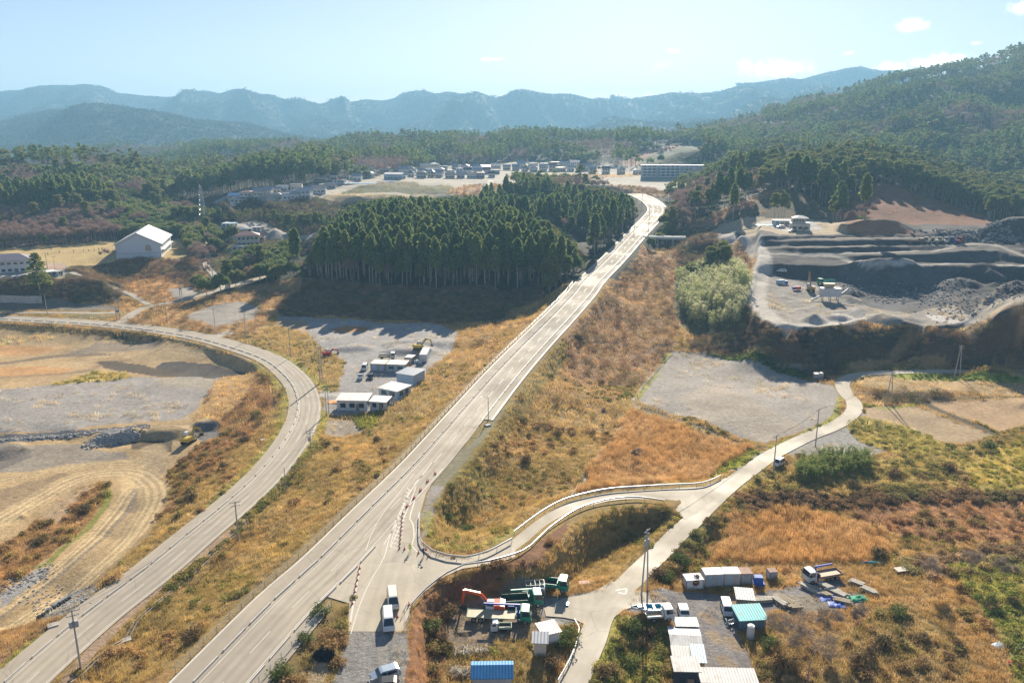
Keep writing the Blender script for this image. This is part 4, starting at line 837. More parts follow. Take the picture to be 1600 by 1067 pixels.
M_BAMG=mat_leaf('green_bamboo_leaves',[(.22,.28,.07),(.30,.33,.10),(.17,.24,.06)],.45,.3,.6); M_CEDAR=mat_leaf('cedar_needles',[(.14,.21,.07),(.18,.25,.075),(.27,.30,.08),(.14,.20,.09)],.5,.35,.5)
M_PINE=mat_leaf('pine_needles',[(.15,.185,.06),(.19,.215,.065),(.23,.235,.065),(.27,.21,.075)],.45,.3,.4)
M_BROAD=mat_leaf('evergreen_leaves',[(.13,.18,.06),(.18,.22,.065),(.23,.235,.07),(.10,.155,.065)],.45,.35,.4)
M_BAMB=mat_leaf('bamboo_leaves',[(.50,.50,.27),(.58,.56,.34),(.42,.45,.2),(.55,.52,.26)],.5,.25,.6); M_LARCH=mat_leaf('autumn_leaves',[(.25,.11,.04),(.30,.15,.05),(.22,.09,.045)],.3,.3,.5)
def cedar(rng,n,H=22,bare=.47,R=2.6):
    T=[]; lv=max(7,int(n/26)); z0=H*bare
    for i in range(lv):
        t=(i+rng.random()*.6)/lv; z=z0+(H-z0)*t; r=R*math.sqrt(max(0,1-t**2.4))*(.75+.5*rng.random())+.15
        if t<.15: r*=.55+.3*t/.15
        m=max(3,int(6*(1-t)+3)); 
        for k in range(m):
            a=rng.random()*6.283; c=(math.cos(a)*r*.6,math.sin(a)*r*.6,z-r*.22*rng.random()); T.append(tri_leafs(rng,c,(r*.5,r*.5,.55+.5*(1-t)),max(2,int(n/(lv*m))),.55*H/22*(1.35 if n<250 else 1)))
    return np.concatenate(T)
def trunk_mb(H,r=.22,lean=0,n=6,limbs=0,rng=None,z0=.4,L=2.0):
    mb=MB(); mb.tube((0,0,-1.2),(lean*.5,0,H*.5),r,r*.7,n); mb.tube((lean*.5,0,H*.5),(lean,0,H),r*.7,r*.12,n)
    for k in range(limbs):
        z=H*(z0+(1-z0)*k/limbs); a=rng.random()*6.283; l=L*(1.1-k/limbs); mb.tube((lean*z/H,0,z),(math.cos(a)*l+lean*z/H,math.sin(a)*l,z+l*.45),r*.3,r*.06,4)
    return mb
def pine(rng,n,H=15,R=3.4):
    T=[]; cl=[]; 
    for k in range(max(6,n//55)):
        t=rng.random(); z=H*(.52+.48*t); rr=R*(1-.55*t)*rng.random()**.6; a=rng.random()*6.283; c=(math.cos(a)*rr,math.sin(a)*rr,z); cl.append(c); T.append(tri_leafs(rng,c,(1.35,1.35,.55),max(8,n//max(6,n//55)),.42*(1.5 if n<300 else 1)))
    return np.concatenate(T),cl
def broad(rng,n,H=10,R=3.8):
    T=[]; K=max(7,n//50)
    for k in range(K):
        u=rng.normal(size=3); u/=np.linalg.norm(u); u[2]=abs(u[2])*.9-.15; q=(.45+.5*rng.random()); c=np.array([u[0]*R*q,u[1]*R*q,H*.55+u[2]*H*.42*q]); T.append(tri_leafs(rng,c,(R*.38,R*.38,H*.15),max(6,n//K),.40*(1.5 if n<300 else 1)))
    return np.concatenate(T)
def twigs(rng,n,H=10,R=3.6,w=.05):
    """leafless crown: forks and fine twigs as slivers"""
    tips=[]; st=[((0,0,H*.25),(0,0,1),H*.22,0)]; S=[]
    while st:
        p,d,l,lev=st.pop(); p=np.array(p); d=np.array(d,float); q=p+d*l; S.append((p,q,.09*.6**lev*H/10))
        if lev>=4 or len(S)>n*.2: tips.append((q,d)); continue
        for k in range(3 if lev<3 else 2):
            e=d+rng.normal(size=3)*.55; e[2]=abs(e[2])*.7+.15; e/=np.linalg.norm(e); st.insert(0,(q,e,l*(.6+.25*rng.random()),lev+1))
    T=[]
    for p,q,w_ in S:
        a=np.cross(q-p,rng.normal(size=3)); a/=np.linalg.norm(a)+1e-9; T.append(np.stack([p-a*w_,p+a*w_,q])); 
    m=max(1,(n-len(T))//max(1,len(tips)))
    for q,d in tips:
        for k in range(m):
            e=d+rng.normal(size=3)*.7; e/=np.linalg.norm(e); l=H*(.06+.10*rng.random()); o=q+rng.normal(size=3)*H*.03; a=np.cross(e,rng.normal(size=3)); a/=np.linalg.norm(a)+1e-9; T.append(np.stack([o-a*w,o+a*w,o+e*l]))
    return np.array(T)
def bamboo(rng,n,H=11):
    T=[]
    for s in range(7):
        x,y=rng.normal(size=2)*1.1; a=rng.random()*6.28; h=H*(.75+.3*rng.random()); le=1.6*rng.random()
        for k in range(9):
            t=.3+.7*k/9; bend=le*t**3; c=(x+math.cos(a)*bend+rng.normal()*.5,y+math.sin(a)*bend+rng.normal()*.5,h*t-le*.4*t**4); T.append(tri_leafs(rng,c,(1.1*(1.15-t*.5),1.1*(1.15-t*.5),.6),max(3,n//63),.26))
    return np.concatenate(T)
R_=lambda s: np.random.default_rng(s)
GNC={}
def scatter(name,me,pos,rz,scale,label=None,tint=None,tilt=None,stretch=None):
    """one ground-cover object: each point carries a copy of the plant mesh"""
    if len(pos)==0: return
    k=bpy.data.meshes.new(name); k.vertices.add(len(pos)); k.vertices.foreach_set('co',np.asarray(pos,np.float32).ravel())
    a=k.attributes.new('rotv','FLOAT_VECTOR','POINT'); r=np.zeros((len(pos),3),np.float32); r[:,2]=rz
    if tilt is not None: r[:,:2]=tilt
    a.data.foreach_set('vector',r.ravel()); a=k.attributes.new('sclv','FLOAT_VECTOR','POINT'); s=np.repeat(np.asarray(scale,np.float32)[:,None],3,1)
    if stretch is not None: s[:,2]*=stretch
    a.data.foreach_set('vector',s.ravel())
    if tint is not None:
        a=k.attributes.new('tint','FLOAT_COLOR','POINT'); c=np.ones((len(pos),4),np.float32); c[:,:3]=tint; a.data.foreach_set('color',c.ravel())
    o=bpy.data.objects.new(name,k); COL.objects.link(o); o['kind']='stuff'
    if label: o['label']=label
    src=bpy.data.objects.new(name+'_source',me)
    g=bpy.data.node_groups.new('scatter','GeometryNodeTree'); g.interface.new_socket('Geometry',in_out='INPUT',socket_type='NodeSocketGeometry'); g.interface.new_socket('Geometry',in_out='OUTPUT',socket_type='NodeSocketGeometry')
    N=g.nodes; i=N.new('NodeGroupInput'); ou=N.new('NodeGroupOutput'); ip=N.new('GeometryNodeInstanceOnPoints'); oi=N.new('GeometryNodeObjectInfo'); oi.inputs['Object'].default_value=src; oi.inputs['As Instance'].default_value=True
    mp=N.new('GeometryNodeMeshToPoints')
    g.links.new(i.outputs[0],mp.inputs[0]); g.links.new(mp.outputs[0],ip.inputs['Points']); g.links.new(oi.outputs['Geometry'],ip.inputs['Instance'])
    for nm,so in (('rotv','Rotation'),('sclv','Scale')):
        q=N.new('GeometryNodeInputNamedAttribute'); q.data_type='FLOAT_VECTOR'; q.inputs['Name'].default_value=nm; g.links.new(q.outputs[0],ip.inputs[so])
    g.links.new(ip.outputs[0],ou.inputs[0]); md=o.modifiers.new('scatter','NODES'); md.node_group=g; return o
# crowns near and far
K={}
def proto(kind,v,lod):
    n={0:2600,1:850,2:190}[lod]; r=R_(v*13+lod+{'cedar':1,'pine':2,'bare':3,'broad':4,'mix':5}[kind]*100); 
    if kind=='cedar': H=22; T=cedar(r,int(n*1.1),H); tm=trunk_mb(H*.97,.2,n=5,limbs=6 if lod==0 else 0,rng=r,z0=.3,L=1.2); m=M_CEDAR
    elif kind=='pine': H=15; T,cl=pine(r,n,H); tm=trunk_mb(H*.9,.2,.6,n=5,limbs=5 if lod<2 else 0,rng=r,z0=.5,L=2.4); m=M_PINE
    elif kind=='broad': H=10; T=broad(r,n,H); tm=trunk_mb(H*.6,.2,.2,n=5); m=M_BROAD
    else: H=11; T=twigs(r,n if lod else 1800,H,w=.035 if lod==0 else (.05 if lod==1 else .11)); tm=trunk_mb(H*.35,.17,n=5); m=M_TWIG
    return T,tm,m
def whole(kind,v,lod):
    T,tm,m=proto(kind,v,lod); return mesh_tris(kind+'_tree_mass',T,m,(tm,M_BARK))
KINDS={1:'cedar',2:'pine',3:'bare',4:'broad'}; HT={1:22,2:15,3:11,4:10}
LODM={}
def lodm(k,v,l):
    if (k,v,l) not in LODM: LODM[(k,v,l)]=whole(KINDS[k],v,l)
    return LODM[(k,v,l)]
# candidate trees
def jgrid(y0,y1,sp,umax):
    out=[]; y=y0
    ys_=np.arange(y0,y1,sp); 
    for yy in ys_:
        xs=np.arange(-umax*yy,umax*yy,sp); out.append(np.stack([xs+RNG.uniform(-.5,.5,len(xs))*sp*.9,np.full(len(xs),yy)+RNG.uniform(-.5,.5,len(xs))*sp*.9],1))
    return np.concatenate(out)
c1=jgrid(300,700,4.3,.86); c2=jgrid(700,1750,7.4,.80); cand=np.concatenate([c1,c2])
j,i=gidx(cand[:,0],cand[:,1]); kd=FOR[j,i]; fd=FD[j,i]; ok=(kd>0)
mixk=RNG.random(len(cand)); kd=np.where(kd==5,np.where(mixk<.22,1,np.where(mixk<.6,2,np.where(mixk<.85,4,3))),kd)
swap=RNG.random(len(cand))<.10; kd=np.where((RNG.random(len(cand))<.30)&(kd==1),2,kd); kd=np.where(swap&(kd>0)&(kd!=1),RNG.integers(2,5,len(cand)),kd)
cand=cand[ok]; kd=kd[ok]; z=Hs(cand[:,0],cand[:,1]); sc_=RNG.uniform(.74,1.1,len(cand))*(.88+.24*fbm(cand[:,0]/40,cand[:,1]/40,19,2)); ht=np.array([0,22,15,11,10])[kd]*sc_
ht=np.where((kd==1)&(cand[:,1]>640),ht*.78,ht); sc_=ht/np.array([1,22,15,11,10])[kd]
# crowns kept below the line where town, road and sky show above them
CX=[250,300,350,400,480,520,560,620,700,750,763,795,830,880,930,985,1000]; CY=[300,315,327,325,330,336,316,307,308,304,268,264,272,280,292,305,335]
px0,py0=proj(cand[:,0],cand[:,1],z); cl_=np.interp(px0,CX,CY); mk=(px0>250)&(px0<1000)&(cand[:,1]<660)
zt_=CH-cand[:,1]*(st+((cl_+RNG.uniform(-2,9,len(cl_)))-533.5)/F*ct)/(ct-((cl_)-533.5)/F*st)
ht=np.where(mk,np.minimum(ht,zt_-z),ht)
def cap(X_,Y_,dmax,lo,hi):
    global ht
    c=np.interp(px0,X_,Y_)+RNG.uniform(-2,9,len(px0)); zz=CH-cand[:,1]*(st+(c-533.5)/F*ct)/(ct-(c-533.5)/F*st); m_=(px0>lo)&(px0<hi)&(cand[:,1]<dmax); ht=np.where(m_,np.minimum(ht,zz-z),ht)
cap([470,490,505,530,560,620,740,800,850,890,910,930],[425,385,358,340,322,306,306,320,342,372,395,405],500,470,925)
cap([1000,1060,1085,1110,1130],[300,284,277,264,256],700,1000,1130)
 
good=ht>3.2; cand=cand[good]; kd=kd[good]; z=z[good]; ht=ht[good]; sc_=ht/np.array([1,22,15,11,10])[kd]
# hide-and-seek: nearest first, keep those whose tops clear what stands before them
order=np.argsort(cand[:,1]); hor=np.full(2400,2000.0); vis=np.zeros(len(cand))
# terrain horizon per column, row by row
px_all,top=proj(cand[:,0],cand[:,1],z+ht); _,base=proj(cand[:,0],cand[:,1],z)
pxg,pyg=proj(XX,YY,HH); colg=np.clip(((pxg+400)).astype(int),0,2399)
tmin=np.full(2400,2000.0); row=0
for q in order:
    y=cand[q,1]
    while row<NV-1 and YY[row,0]<y:
        np.minimum.at(tmin,colg[row],pyg[row]); row+=1
        if row%8==0:
            bad=tmin>1999
            if bad.any() and (~bad).any(): tmin=np.where(bad,np.interp(np.arange(2400),np.flatnonzero(~bad),tmin[~bad]),tmin)
    c=int(px_all[q]+400)
    if c<2 or c>2397: vis[q]=0; continue
    h=min(hor[c],tmin[c]); vis[q]=max(0,min(h,base[q]+50)-top[q])*1.0
    w=int(max(1,(1.6 if kd[q]==1 else 2.2)*sc_[q]*F/y)); 
    if vis[q]>-1: hor[c-w:c+w+1]=np.minimum(hor[c-w:c+w+1],top[q]+ht[q]*.22*F/y)
    # how much of it shows below the nearer tops
keep=vis>0
hid=(~keep)&(px_all>-400)&(px_all<2000)&(top<np.inf)
# a tree just behind the first rows still closes gaps
pad=RNG.random(len(cand))<.35; keep2=keep|(hid&pad&(cand[:,1]<700))
print('trees',len(cand),keep.sum(),keep2.sum(),time.time()-T0)
inframe=(px_all>0)&(px_all<1600)&keep&(top>0)
score=np.minimum(vis,ht*F/cand[:,1])*inframe*(ht*F/cand[:,1])
INDIV=np.zeros(len(cand),bool)
TN={1:('cedar_tree','cedar','tall dark green cedar with a bare straight trunk in a dense stand','cedars massed on the wooded slopes'),
    2:('pine_tree','pine','spreading yellowish green pine on the edge of a wooded slope','pines along the wooded ridges'),
    3:('bare_tree','tree','leafless pinkish brown tree in winter woodland on a slope','leafless trees in the hillside woods'),
    4:('evergreen_tree','tree','rounded dark green evergreen tree in the woodland on a slope','rounded evergreen trees in the woods')}
NIND=260
for k in (1,2,3,4):
    s=np.where((kd==k),score,0); top_=np.argsort(-s)[:NIND]; top_=top_[s[top_]>0]; INDIV[top_]=True
    roots=[]
    for v in range(4):
        T,tm,m=proto(KINDS[k],v,0 if k!=3 else 0); name=TN[k][0]; e=empty(name,TN[k][2],TN[k][1],group=TN[k][3])
        c=bpy.data.objects.new('crown',mesh_tris('crown',T,m)); COL.objects.link(c); c.parent=e; t=tm.build('trunk',M_BARK,e); roots.append(e)
    for n_,q in enumerate(top_):
        v=n_%4; e=roots[v] if n_<4 else copy_tree(roots[v]); e.location=(cand[q,0],cand[q,1],z[q]-.2); e.rotation_euler=(0,0,random.uniform(0,6.28)); s1=sc_[q]*random.uniform(.92,1.08); e.scale=(s1,s1,sc_[q])
rest=keep2&~INDIV
for k in (1,2,3,4):
    for l,(a,b) in {1:(0,640),2:(640,2000)}.items():
        ii=np.flatnonzero(rest&(kd==k)&(cand[:,1]>=a)&(cand[:,1]<b)); 
        for v in range(3):
            q=ii[v::3]; 
            scatter({1:'cedar_forest',2:'pine_forest',3:'bare_forest',4:'evergreen_forest'}[k],lodm(k,v,l),np.c_[cand[q],z[q]-.3],RNG.uniform(0,6.28,len(q)),sc_[q]*(1.0 if l==1 else 1.38))
# far mountains: patches of low trees
def patch(v,mats):
    r=R_(900+v); T=[]
    for k in range(34):
        x,y=r.uniform(-34,34,2); h=r.uniform(8,13); con=r.random()<.5
        T.append(tri_leafs(r,(x,y,h*.55),((2.2 if con else 4.2),(2.2 if con else 4.2),h*.45),9,2.4))
    return mesh_tris('wood_patch',np.concatenate(T),mats)
M_FAR=mat_leaf('distant_wood',[(.05,.08,.035),(.075,.10,.04),(.11,.09,.05),(.15,.11,.07)],.15,.3,.02,.9)
fp=jgrid(1750,5100,42,.80); zf=Hs(fp[:,0],fp[:,1]); e_=20.0
gx=(Hs(fp[:,0]+e_,fp[:,1])-Hs(fp[:,0]-e_,fp[:,1]))/(2*e_); gy=(Hs(fp[:,0],fp[:,1]+e_)-Hs(fp[:,0],fp[:,1]-e_))/(2*e_)
k_=(gy>-.12); fp=fp[k_]; zf=zf[k_]; gx=gx[k_]; gy=gy[k_]
pm=[patch(v,M_FAR) for v in range(3)]
tl=np.stack([np.arctan(gy),-np.arctan(gx)],1)
for v in range(3): scatter('mountain_forest',pm[v],np.c_[fp[v::3],zf[v::3]-1.5],np.zeros(len(fp[v::3])),RNG.uniform(.8,1.15,len(fp[v::3])),stretch=np.full(len(fp[v::3]),.6),tilt=tl[v::3])
print('far',len(fp),time.time()-T0)
# ---------------------------------------------------------------- grass and scrub
M_GRASS=mat_grass('dry_grass_blades',.45); M_SHRUB=mat_grass('scrub_twigs',.25)
def tuft(rng,n,h,spread,w,lean=.35,plume=0):
    T=[]
    for k in range(n):
        a=rng.random()*6.283; r=spread*rng.random()**.6; x,y=math.cos(a)*r,math.sin(a)*r; hh=h*(.55+.5*rng.random()); b=rng.random()*6.283; d=np.array([math.cos(b),math.sin(b),0]); l=lean*hh*(.3+rng.random()); q=rng.random()*6.283; s=np.array([math.cos(q),math.sin(q),0])*w*(.6+.8*rng.random())
        p=np.array([x,y,-.1]); m=p+d*l*.4+np.array([0,0,hh*.6]); t=p+d*l+np.array([0,0,hh]); T.append(np.stack([p-s,p+s,m+s*.6])); T.append(np.stack([m-s*.6,m+s*.6,t]))
    return np.array(T)
def shrub(rng,n,h,r): 
    T=[tri_leafs(rng,(rng.normal()*r*.35,rng.normal()*r*.35,h*(.25+.4*rng.random())),(r*.5,r*.5,h*.3),n//14,.13,up=.5) for k in range(10)]; T.append(tuft(rng,n//7,h*1.05,r*.8,.025,.5)); return np.concatenate(T)
def scat_area(y0,y1,sp,field,thr_mul,umax=.84):
    p=jgrid(y0,y1,sp,umax); px,py=proj(p[:,0],p[:,1],0); j,i=gidx(p[:,0],p[:,1]); d=field[j,i]*thr_mul; k=(RNG.random(len(p))<d)&(px>-260)&(px<1900); return p[k],j[k],i[k],field[j[k],i[k]]
gm=[mesh_tris('grass_tuft',tuft(R_(300+v),34,.75,.62,.035),M_GRASS) for v in range(3)]; gm2=[mesh_tris('grass_tuft_far',tuft(R_(320+v),20,.95,1.0,.075),M_GRASS) for v in range(2)]
reed=[mesh_tris('reed_clump',tuft(R_(330+v),46,1.7,.7,.035,.16),M_GRASS) for v in range(2)]
sm=[mesh_tris('shrub_clump',shrub(R_(340+v),420,.95,1.15),M_SHRUB) for v in range(3)]; sm2=[mesh_tris('shrub_clump_far',shrub(R_(350+v),230,2.0,1.9)*1.0,M_SHRUB) for v in range(3)]
gr_=[mesh_tris('weed_clump',tri_leafs(R_(360),(0,0,.22),(.7,.7,.24),90,.13),M_GRASS)]
def tints(p,j,i,base,seed,amt=.42,follow=.62):
    a=fbm(p[:,0]/9,p[:,1]/9,seed,4)[:,None]; b=fbm(p[:,0]/2.3,p[:,1]/2.3,seed+9,2)[:,None]; g=COLR[j,i]*1.9
    pal=np.array(base[0])*(1-a)+np.array(base[1])*a if len(base)==2 else np.where(a<.45,base[0],np.where(a<.53,base[1],base[2]))
    return np.clip((pal*(1-follow)+g*follow)*(1-amt+2*amt*b),.01,.8)
def go(name,meshes,sel,tint,smin,smax,label,stretch=None):
    p,j,i,f=sel
    for v,m in enumerate(meshes):
        q=np.arange(len(p))[v::len(meshes)]; 
        if len(q): scatter(name,m,np.c_[p[q],Hs(p[q,0],p[q,1])],RNG.uniform(0,6.28,len(q)),RNG.uniform(smin,smax,len(q)),label,tint[q],stretch=None if stretch is None else stretch[q])
gold=[(.61,.40,.15),(.70,.53,.28),(.45,.35,.11)]
s=scat_area(84,205,.62,GR,.62); go('dry_grass',gm,s,tints(s[0],s[1],s[2],gold,101),.7,1.25,'golden brown dry grass over the roadside slopes'); na=len(s[0])
s=scat_area(205,420,1.25,GR,.62); go('dry_grass_far',gm2,s,tints(s[0],s[1],s[2],gold,102),.8,1.4,'brown dry grass on the farther slopes'); na+=len(s[0])
s=scat_area(420,900,2.6,GR,.5); go('dry_grass_distant',gm2,s,tints(s[0],s[1],s[2],gold,103),1.3,2.2,'brown dry grass far off'); na+=len(s[0])
reedf=(GR>1.3)*1.0; s=scat_area(84,260,.8,reedf,.9); go('tall_reeds',reed,s,tints(s[0],s[1],s[2],[(.56,.34,.14),(.50,.30,.12),(.60,.40,.2)],104,.25,.3),.75,1.2,'dense tawny reed bed'); na+=len(s[0])
s=scat_area(84,205,.95,SHR,.55); go('scrub',sm,s,tints(s[0],s[1],s[2],[(.46,.29,.13),(.52,.34,.17),(.36,.32,.10)],105,.35,.35),.6,1.35,'brown scrub among the grass'); na+=len(s[0])
s=scat_area(205,760,2.2,SHR,.85); go('scrub_far',sm2,s,tints(s[0],s[1],s[2],[(.30,.19,.10),(.34,.22,.12),(.22,.20,.08)],106,.35,.3),.6,1.3,'dark scrub thicket on the banks'); na+=len(s[0])
s=scat_area(84,330,.75,GRN,.8); go('green_weeds',gr_,s,tints(s[0],s[1],s[2],[(.20,.25,.05),(.30,.30,.06),(.12,.19,.04)],107,.25,.3),.7,1.3,'low green and yellow weeds'); na+=len(s[0])
print('ground cover',na,time.time()-T0)
# ================================================================ built things
M_WHITE=plain('white_paint',(.72,.72,.70),.35,var=.05,spec=.5); M_TYRE=plain('tyre_rubber',(.02,.02,.022),.85); M_RIM=plain('wheel_rim',(.45,.45,.46),.35,.7); M_GLASS=glass(); M_LAMP=plain('lamp_glass',(.75,.72,.62),.2,spec=.7)
M_GREEN=plain('green_paint',(.02,.26,.17),.4,var=.15,spec=.5); M_BLUE=plain('blue_paint',(.02,.07,.38),.4,var=.1); M_ORANGE=plain('orange_paint',(.75,.10,.02),.35,var=.1,spec=.5); M_YEL=plain('yellow_paint',(.62,.42,.06),.45,var=.2)
M_DARK=plain('dark_steel',(.05,.05,.055),.6,.3); M_STEEL=plain('galvanised_steel',(.42,.44,.45),.42,.55); M_RED=plain('red_paint',(.55,.04,.035),.45); M_SILV=plain('silver_paint',(.48,.50,.52),.3,.3); M_BLKP=plain('black_paint',(.03,.03,.035),.3,spec=.6); M_LBLUE=plain('pale_blue_paint',(.35,.50,.62),.35)
M_WOOD=plain('weathered_timber',(.36,.29,.20),.85,var=.25,scale=3); M_CREAM=plain('cream_wall',(.62,.56,.45),.75,var=.08); M_WWALL=plain('white_wall',(.66,.66,.64),.7,var=.07); M_GWALL=plain('grey_wall',(.42,.43,.44),.75,var=.08); M_BWALL=plain('brown_wall',(.28,.19,.13),.8,var=.12)
M_RG=ribbed('grey_roof',(.30,.32,.35),.5,rough=.30); M_RB=ribbed('dark_roof',(.07,.08,.10),.5,rough=.4); M_RR=ribbed('red_brown_roof',(.26,.12,.09),.5,rough=.45); M_RW=ribbed('pale_metal_roof',(.50,.485,.46),.45,rough=.5,rust=.5,var=.18); M_RBL=ribbed('blue_metal_roof',(.03,.22,.46),.45,rough=.45); M_RTL=ribbed('teal_metal_roof',(.03,.42,.44),.45,rough=.5,rust=.5); M_RPB=ribbed('pale_blue_metal_roof',(.38,.50,.58),.4,rough=.4)
M_CW=ribbed('white_corrugated_steel',(.60,.60,.58),.25,rough=.5,rust=.12); M_CBR=ribbed('brown_corrugated_steel',(.36,.24,.12),.25,rough=.6,rust=.2); M_CBL=ribbed('pale_blue_corrugated_steel',(.40,.50,.58),.25,rough=.5); M_CG=ribbed('green_corrugated_steel',(.1,.25,.17),.25); M_RUST=ribbed('rusty_roof_sheet',(.30,.16,.10),.3,rough=.7,var=.3,rust=.6)
M_BLACKB=plain('black_plastic',(.02,.02,.022),.5,spec=.5); M_TARPB=plain('blue_tarpaulin',(.03,.12,.5),.6,var=.2,scale=4); M_TARPG=plain('green_net',(.05,.35,.2),.8,var=.3,scale=4); M_BUFF=plain('buff_paint',(.50,.40,.26),.6)
M_CONE=plain('cone_plastic',(.80,.12,.04),.5,var=.05); M_POLE=plain('pole_concrete',(.40,.38,.35),.8,var=.12); M_WIRE=plain('cable',(.10,.10,.10),.6); M_ROCK=plain('broken_rock',(.37,.35,.32),.9,var=.3,scale=1.2); M_SKIN=plain('skin',(.45,.28,.2),.6); M_VEST=plain('fluorescent_vest',(.55,.70,.03),.7,var=.05); M_NAVY=plain('navy_cloth',(.02,.03,.07),.9); M_HAIR=plain('dark_hair',(.02,.015,.012),.8); M_HELM=plain('white_helmet',(.75,.75,.72),.4)
def yaw(a,b,z=None):
    p=G(*a) if z is None else P(*a,z); q=G(*b) if z is None else P(*b,z); return math.atan2(q[1]-p[1],q[0]-p[0])
def wheel(parent,x,y,r=.33,w=.22):
    t=MB(); s=1 if y>0 else -1; t.tube((0,-w/2,0),(0,w/2,0),r,r,14); o=t.build('wheel',M_TYRE,parent,loc=(x,y,r)); q=MB(); q.tube((0,s*w/2,0),(0,s*(w/2+.012),0),r*.6,r*.55,12); q.build('rim',M_RIM,o); return o
def lights(parent,xf,xr,y,z,red=True):
    for s in (-1,1): b=MB(); b.box((xf,s*y,z),(.06,.32,.18)); b.build('headlight',M_LAMP,parent)
    if red:
        for s in (-1,1): b=MB(); b.box((xr,s*y,z+.1),(.05,.16,.3)); b.build('tail_light',M_RED,parent)
def car(name,label,cat,paint,loc,rz,kind='hatch',L=3.9,W=1.66,H=1.5,group=None):
    """front towards +x"""
    e=empty(name,label,cat,loc,rz,group); h=L/2; w=W/2; b=MB()
    if kind=='van': body=[(-h,.32),(-h+.02,H-.35),(-h+.12,H-.1),(-h+.35,H),(h-1.35,H),(h-1.0,H-.06),(h-.32,1.02),(h-.05,.85),(h,.35)]; gl=(h-1.0,H-.14,h-.42,1.10)
    elif kind=='sedan': body=[(-h,.3),(-h+.03,.85),(-h+.7,.95),(-h+1.3,H-.05),(h-2.0,H),(h-1.2,.95),(h-.15,.72),(h,.35)]; gl=(h-1.96,H-.06,h-1.25,1.0)
    else: body=[(-h,.32),(-h+.02,.95),(-h+.25,H-.12),(-h+.6,H),(h-1.75,H-.01),(h-1.35,H-.1),(h-.85,.98),(h-.1,.74),(h,.35)]; gl=(h-1.32,H-.16,h-.88,1.04)
    n=len(body); vs=[]; 
    for s in (-1,1):
        for x,z in body: vs.append((x,s*w*(1 if z<1.0 else 1-(z-1.0)*.22),z))
    b.add(vs,[tuple(range(n)),tuple(range(2*n-1,n-1,-1))]+[((i+1)%n,i,n+i,n+(i+1)%n) for i in range(n)]); b.build('body',paint,e,bev=.05)
    tw=lambda z: w*(1-(z-1.0)*.22)-.08; g=MB(); A,B={'van':((h-1.0,H-.06),(h-.32,1.02)),'sedan':((h-2.0,H),(h-1.2,.95))}.get(kind,((h-1.35,H-.1),(h-.85,.98))); dx,dz=B[0]-A[0],B[1]-A[1]; k=math.hypot(dx,dz); ox,oz=-dz/k*.03,dx/k*.03
    A2=(A[0]+dx*.06+ox,A[1]+dz*.06+oz); B2=(A[0]+dx*.94+ox,A[1]+dz*.94+oz)
    g.quad((A2[0],-tw(A2[1]),A2[1]),(B2[0],-tw(B2[1]),B2[1]),(B2[0],tw(B2[1]),B2[1]),(A2[0],tw(A2[1]),A2[1])); g.build('windscreen',M_GLASS,e)
    z0=1.02; z1=H-.16
    for s in (-1,1):
        spans=[(-h+.25,-.15),(-.05,h-1.15)] if kind=='van' else [(-h+.55,-.15),(-.08,h-1.5)]
        for a,c in spans:
            g=MB(); y0=s*(w*(1-.02*.22)+.006); y1=s*(w*(1-(z1-1)*.22)+.006); t=.15 if c>0 else 0; pts=[(a+.05,y0,z0),(c+t,y0,z0),(c-.1,y1,z1),(a+.1,y1,z1)]; g.quad(*(pts if s<0 else pts[::-1])); g.build('side_window',M_GLASS,e)
    g=MB(); xr=-h+.02 if kind=='van' else -h+.12; g.quad((xr-.03,tw(1.1),1.05),(xr-.03,-tw(1.1),1.05),(xr+.08,-tw(H)+.03,H-.2),(xr+.08,tw(H)-.03,H-.2)); g.build('rear_window',M_GLASS,e)
    for x in (-h+.75,h-.72):
        for s in (-1,1): wheel(e,x,s*(w-.10),.32 if kind!='van' else .34)
    lights(e,h-.02,-h,w-.25,.72); return e
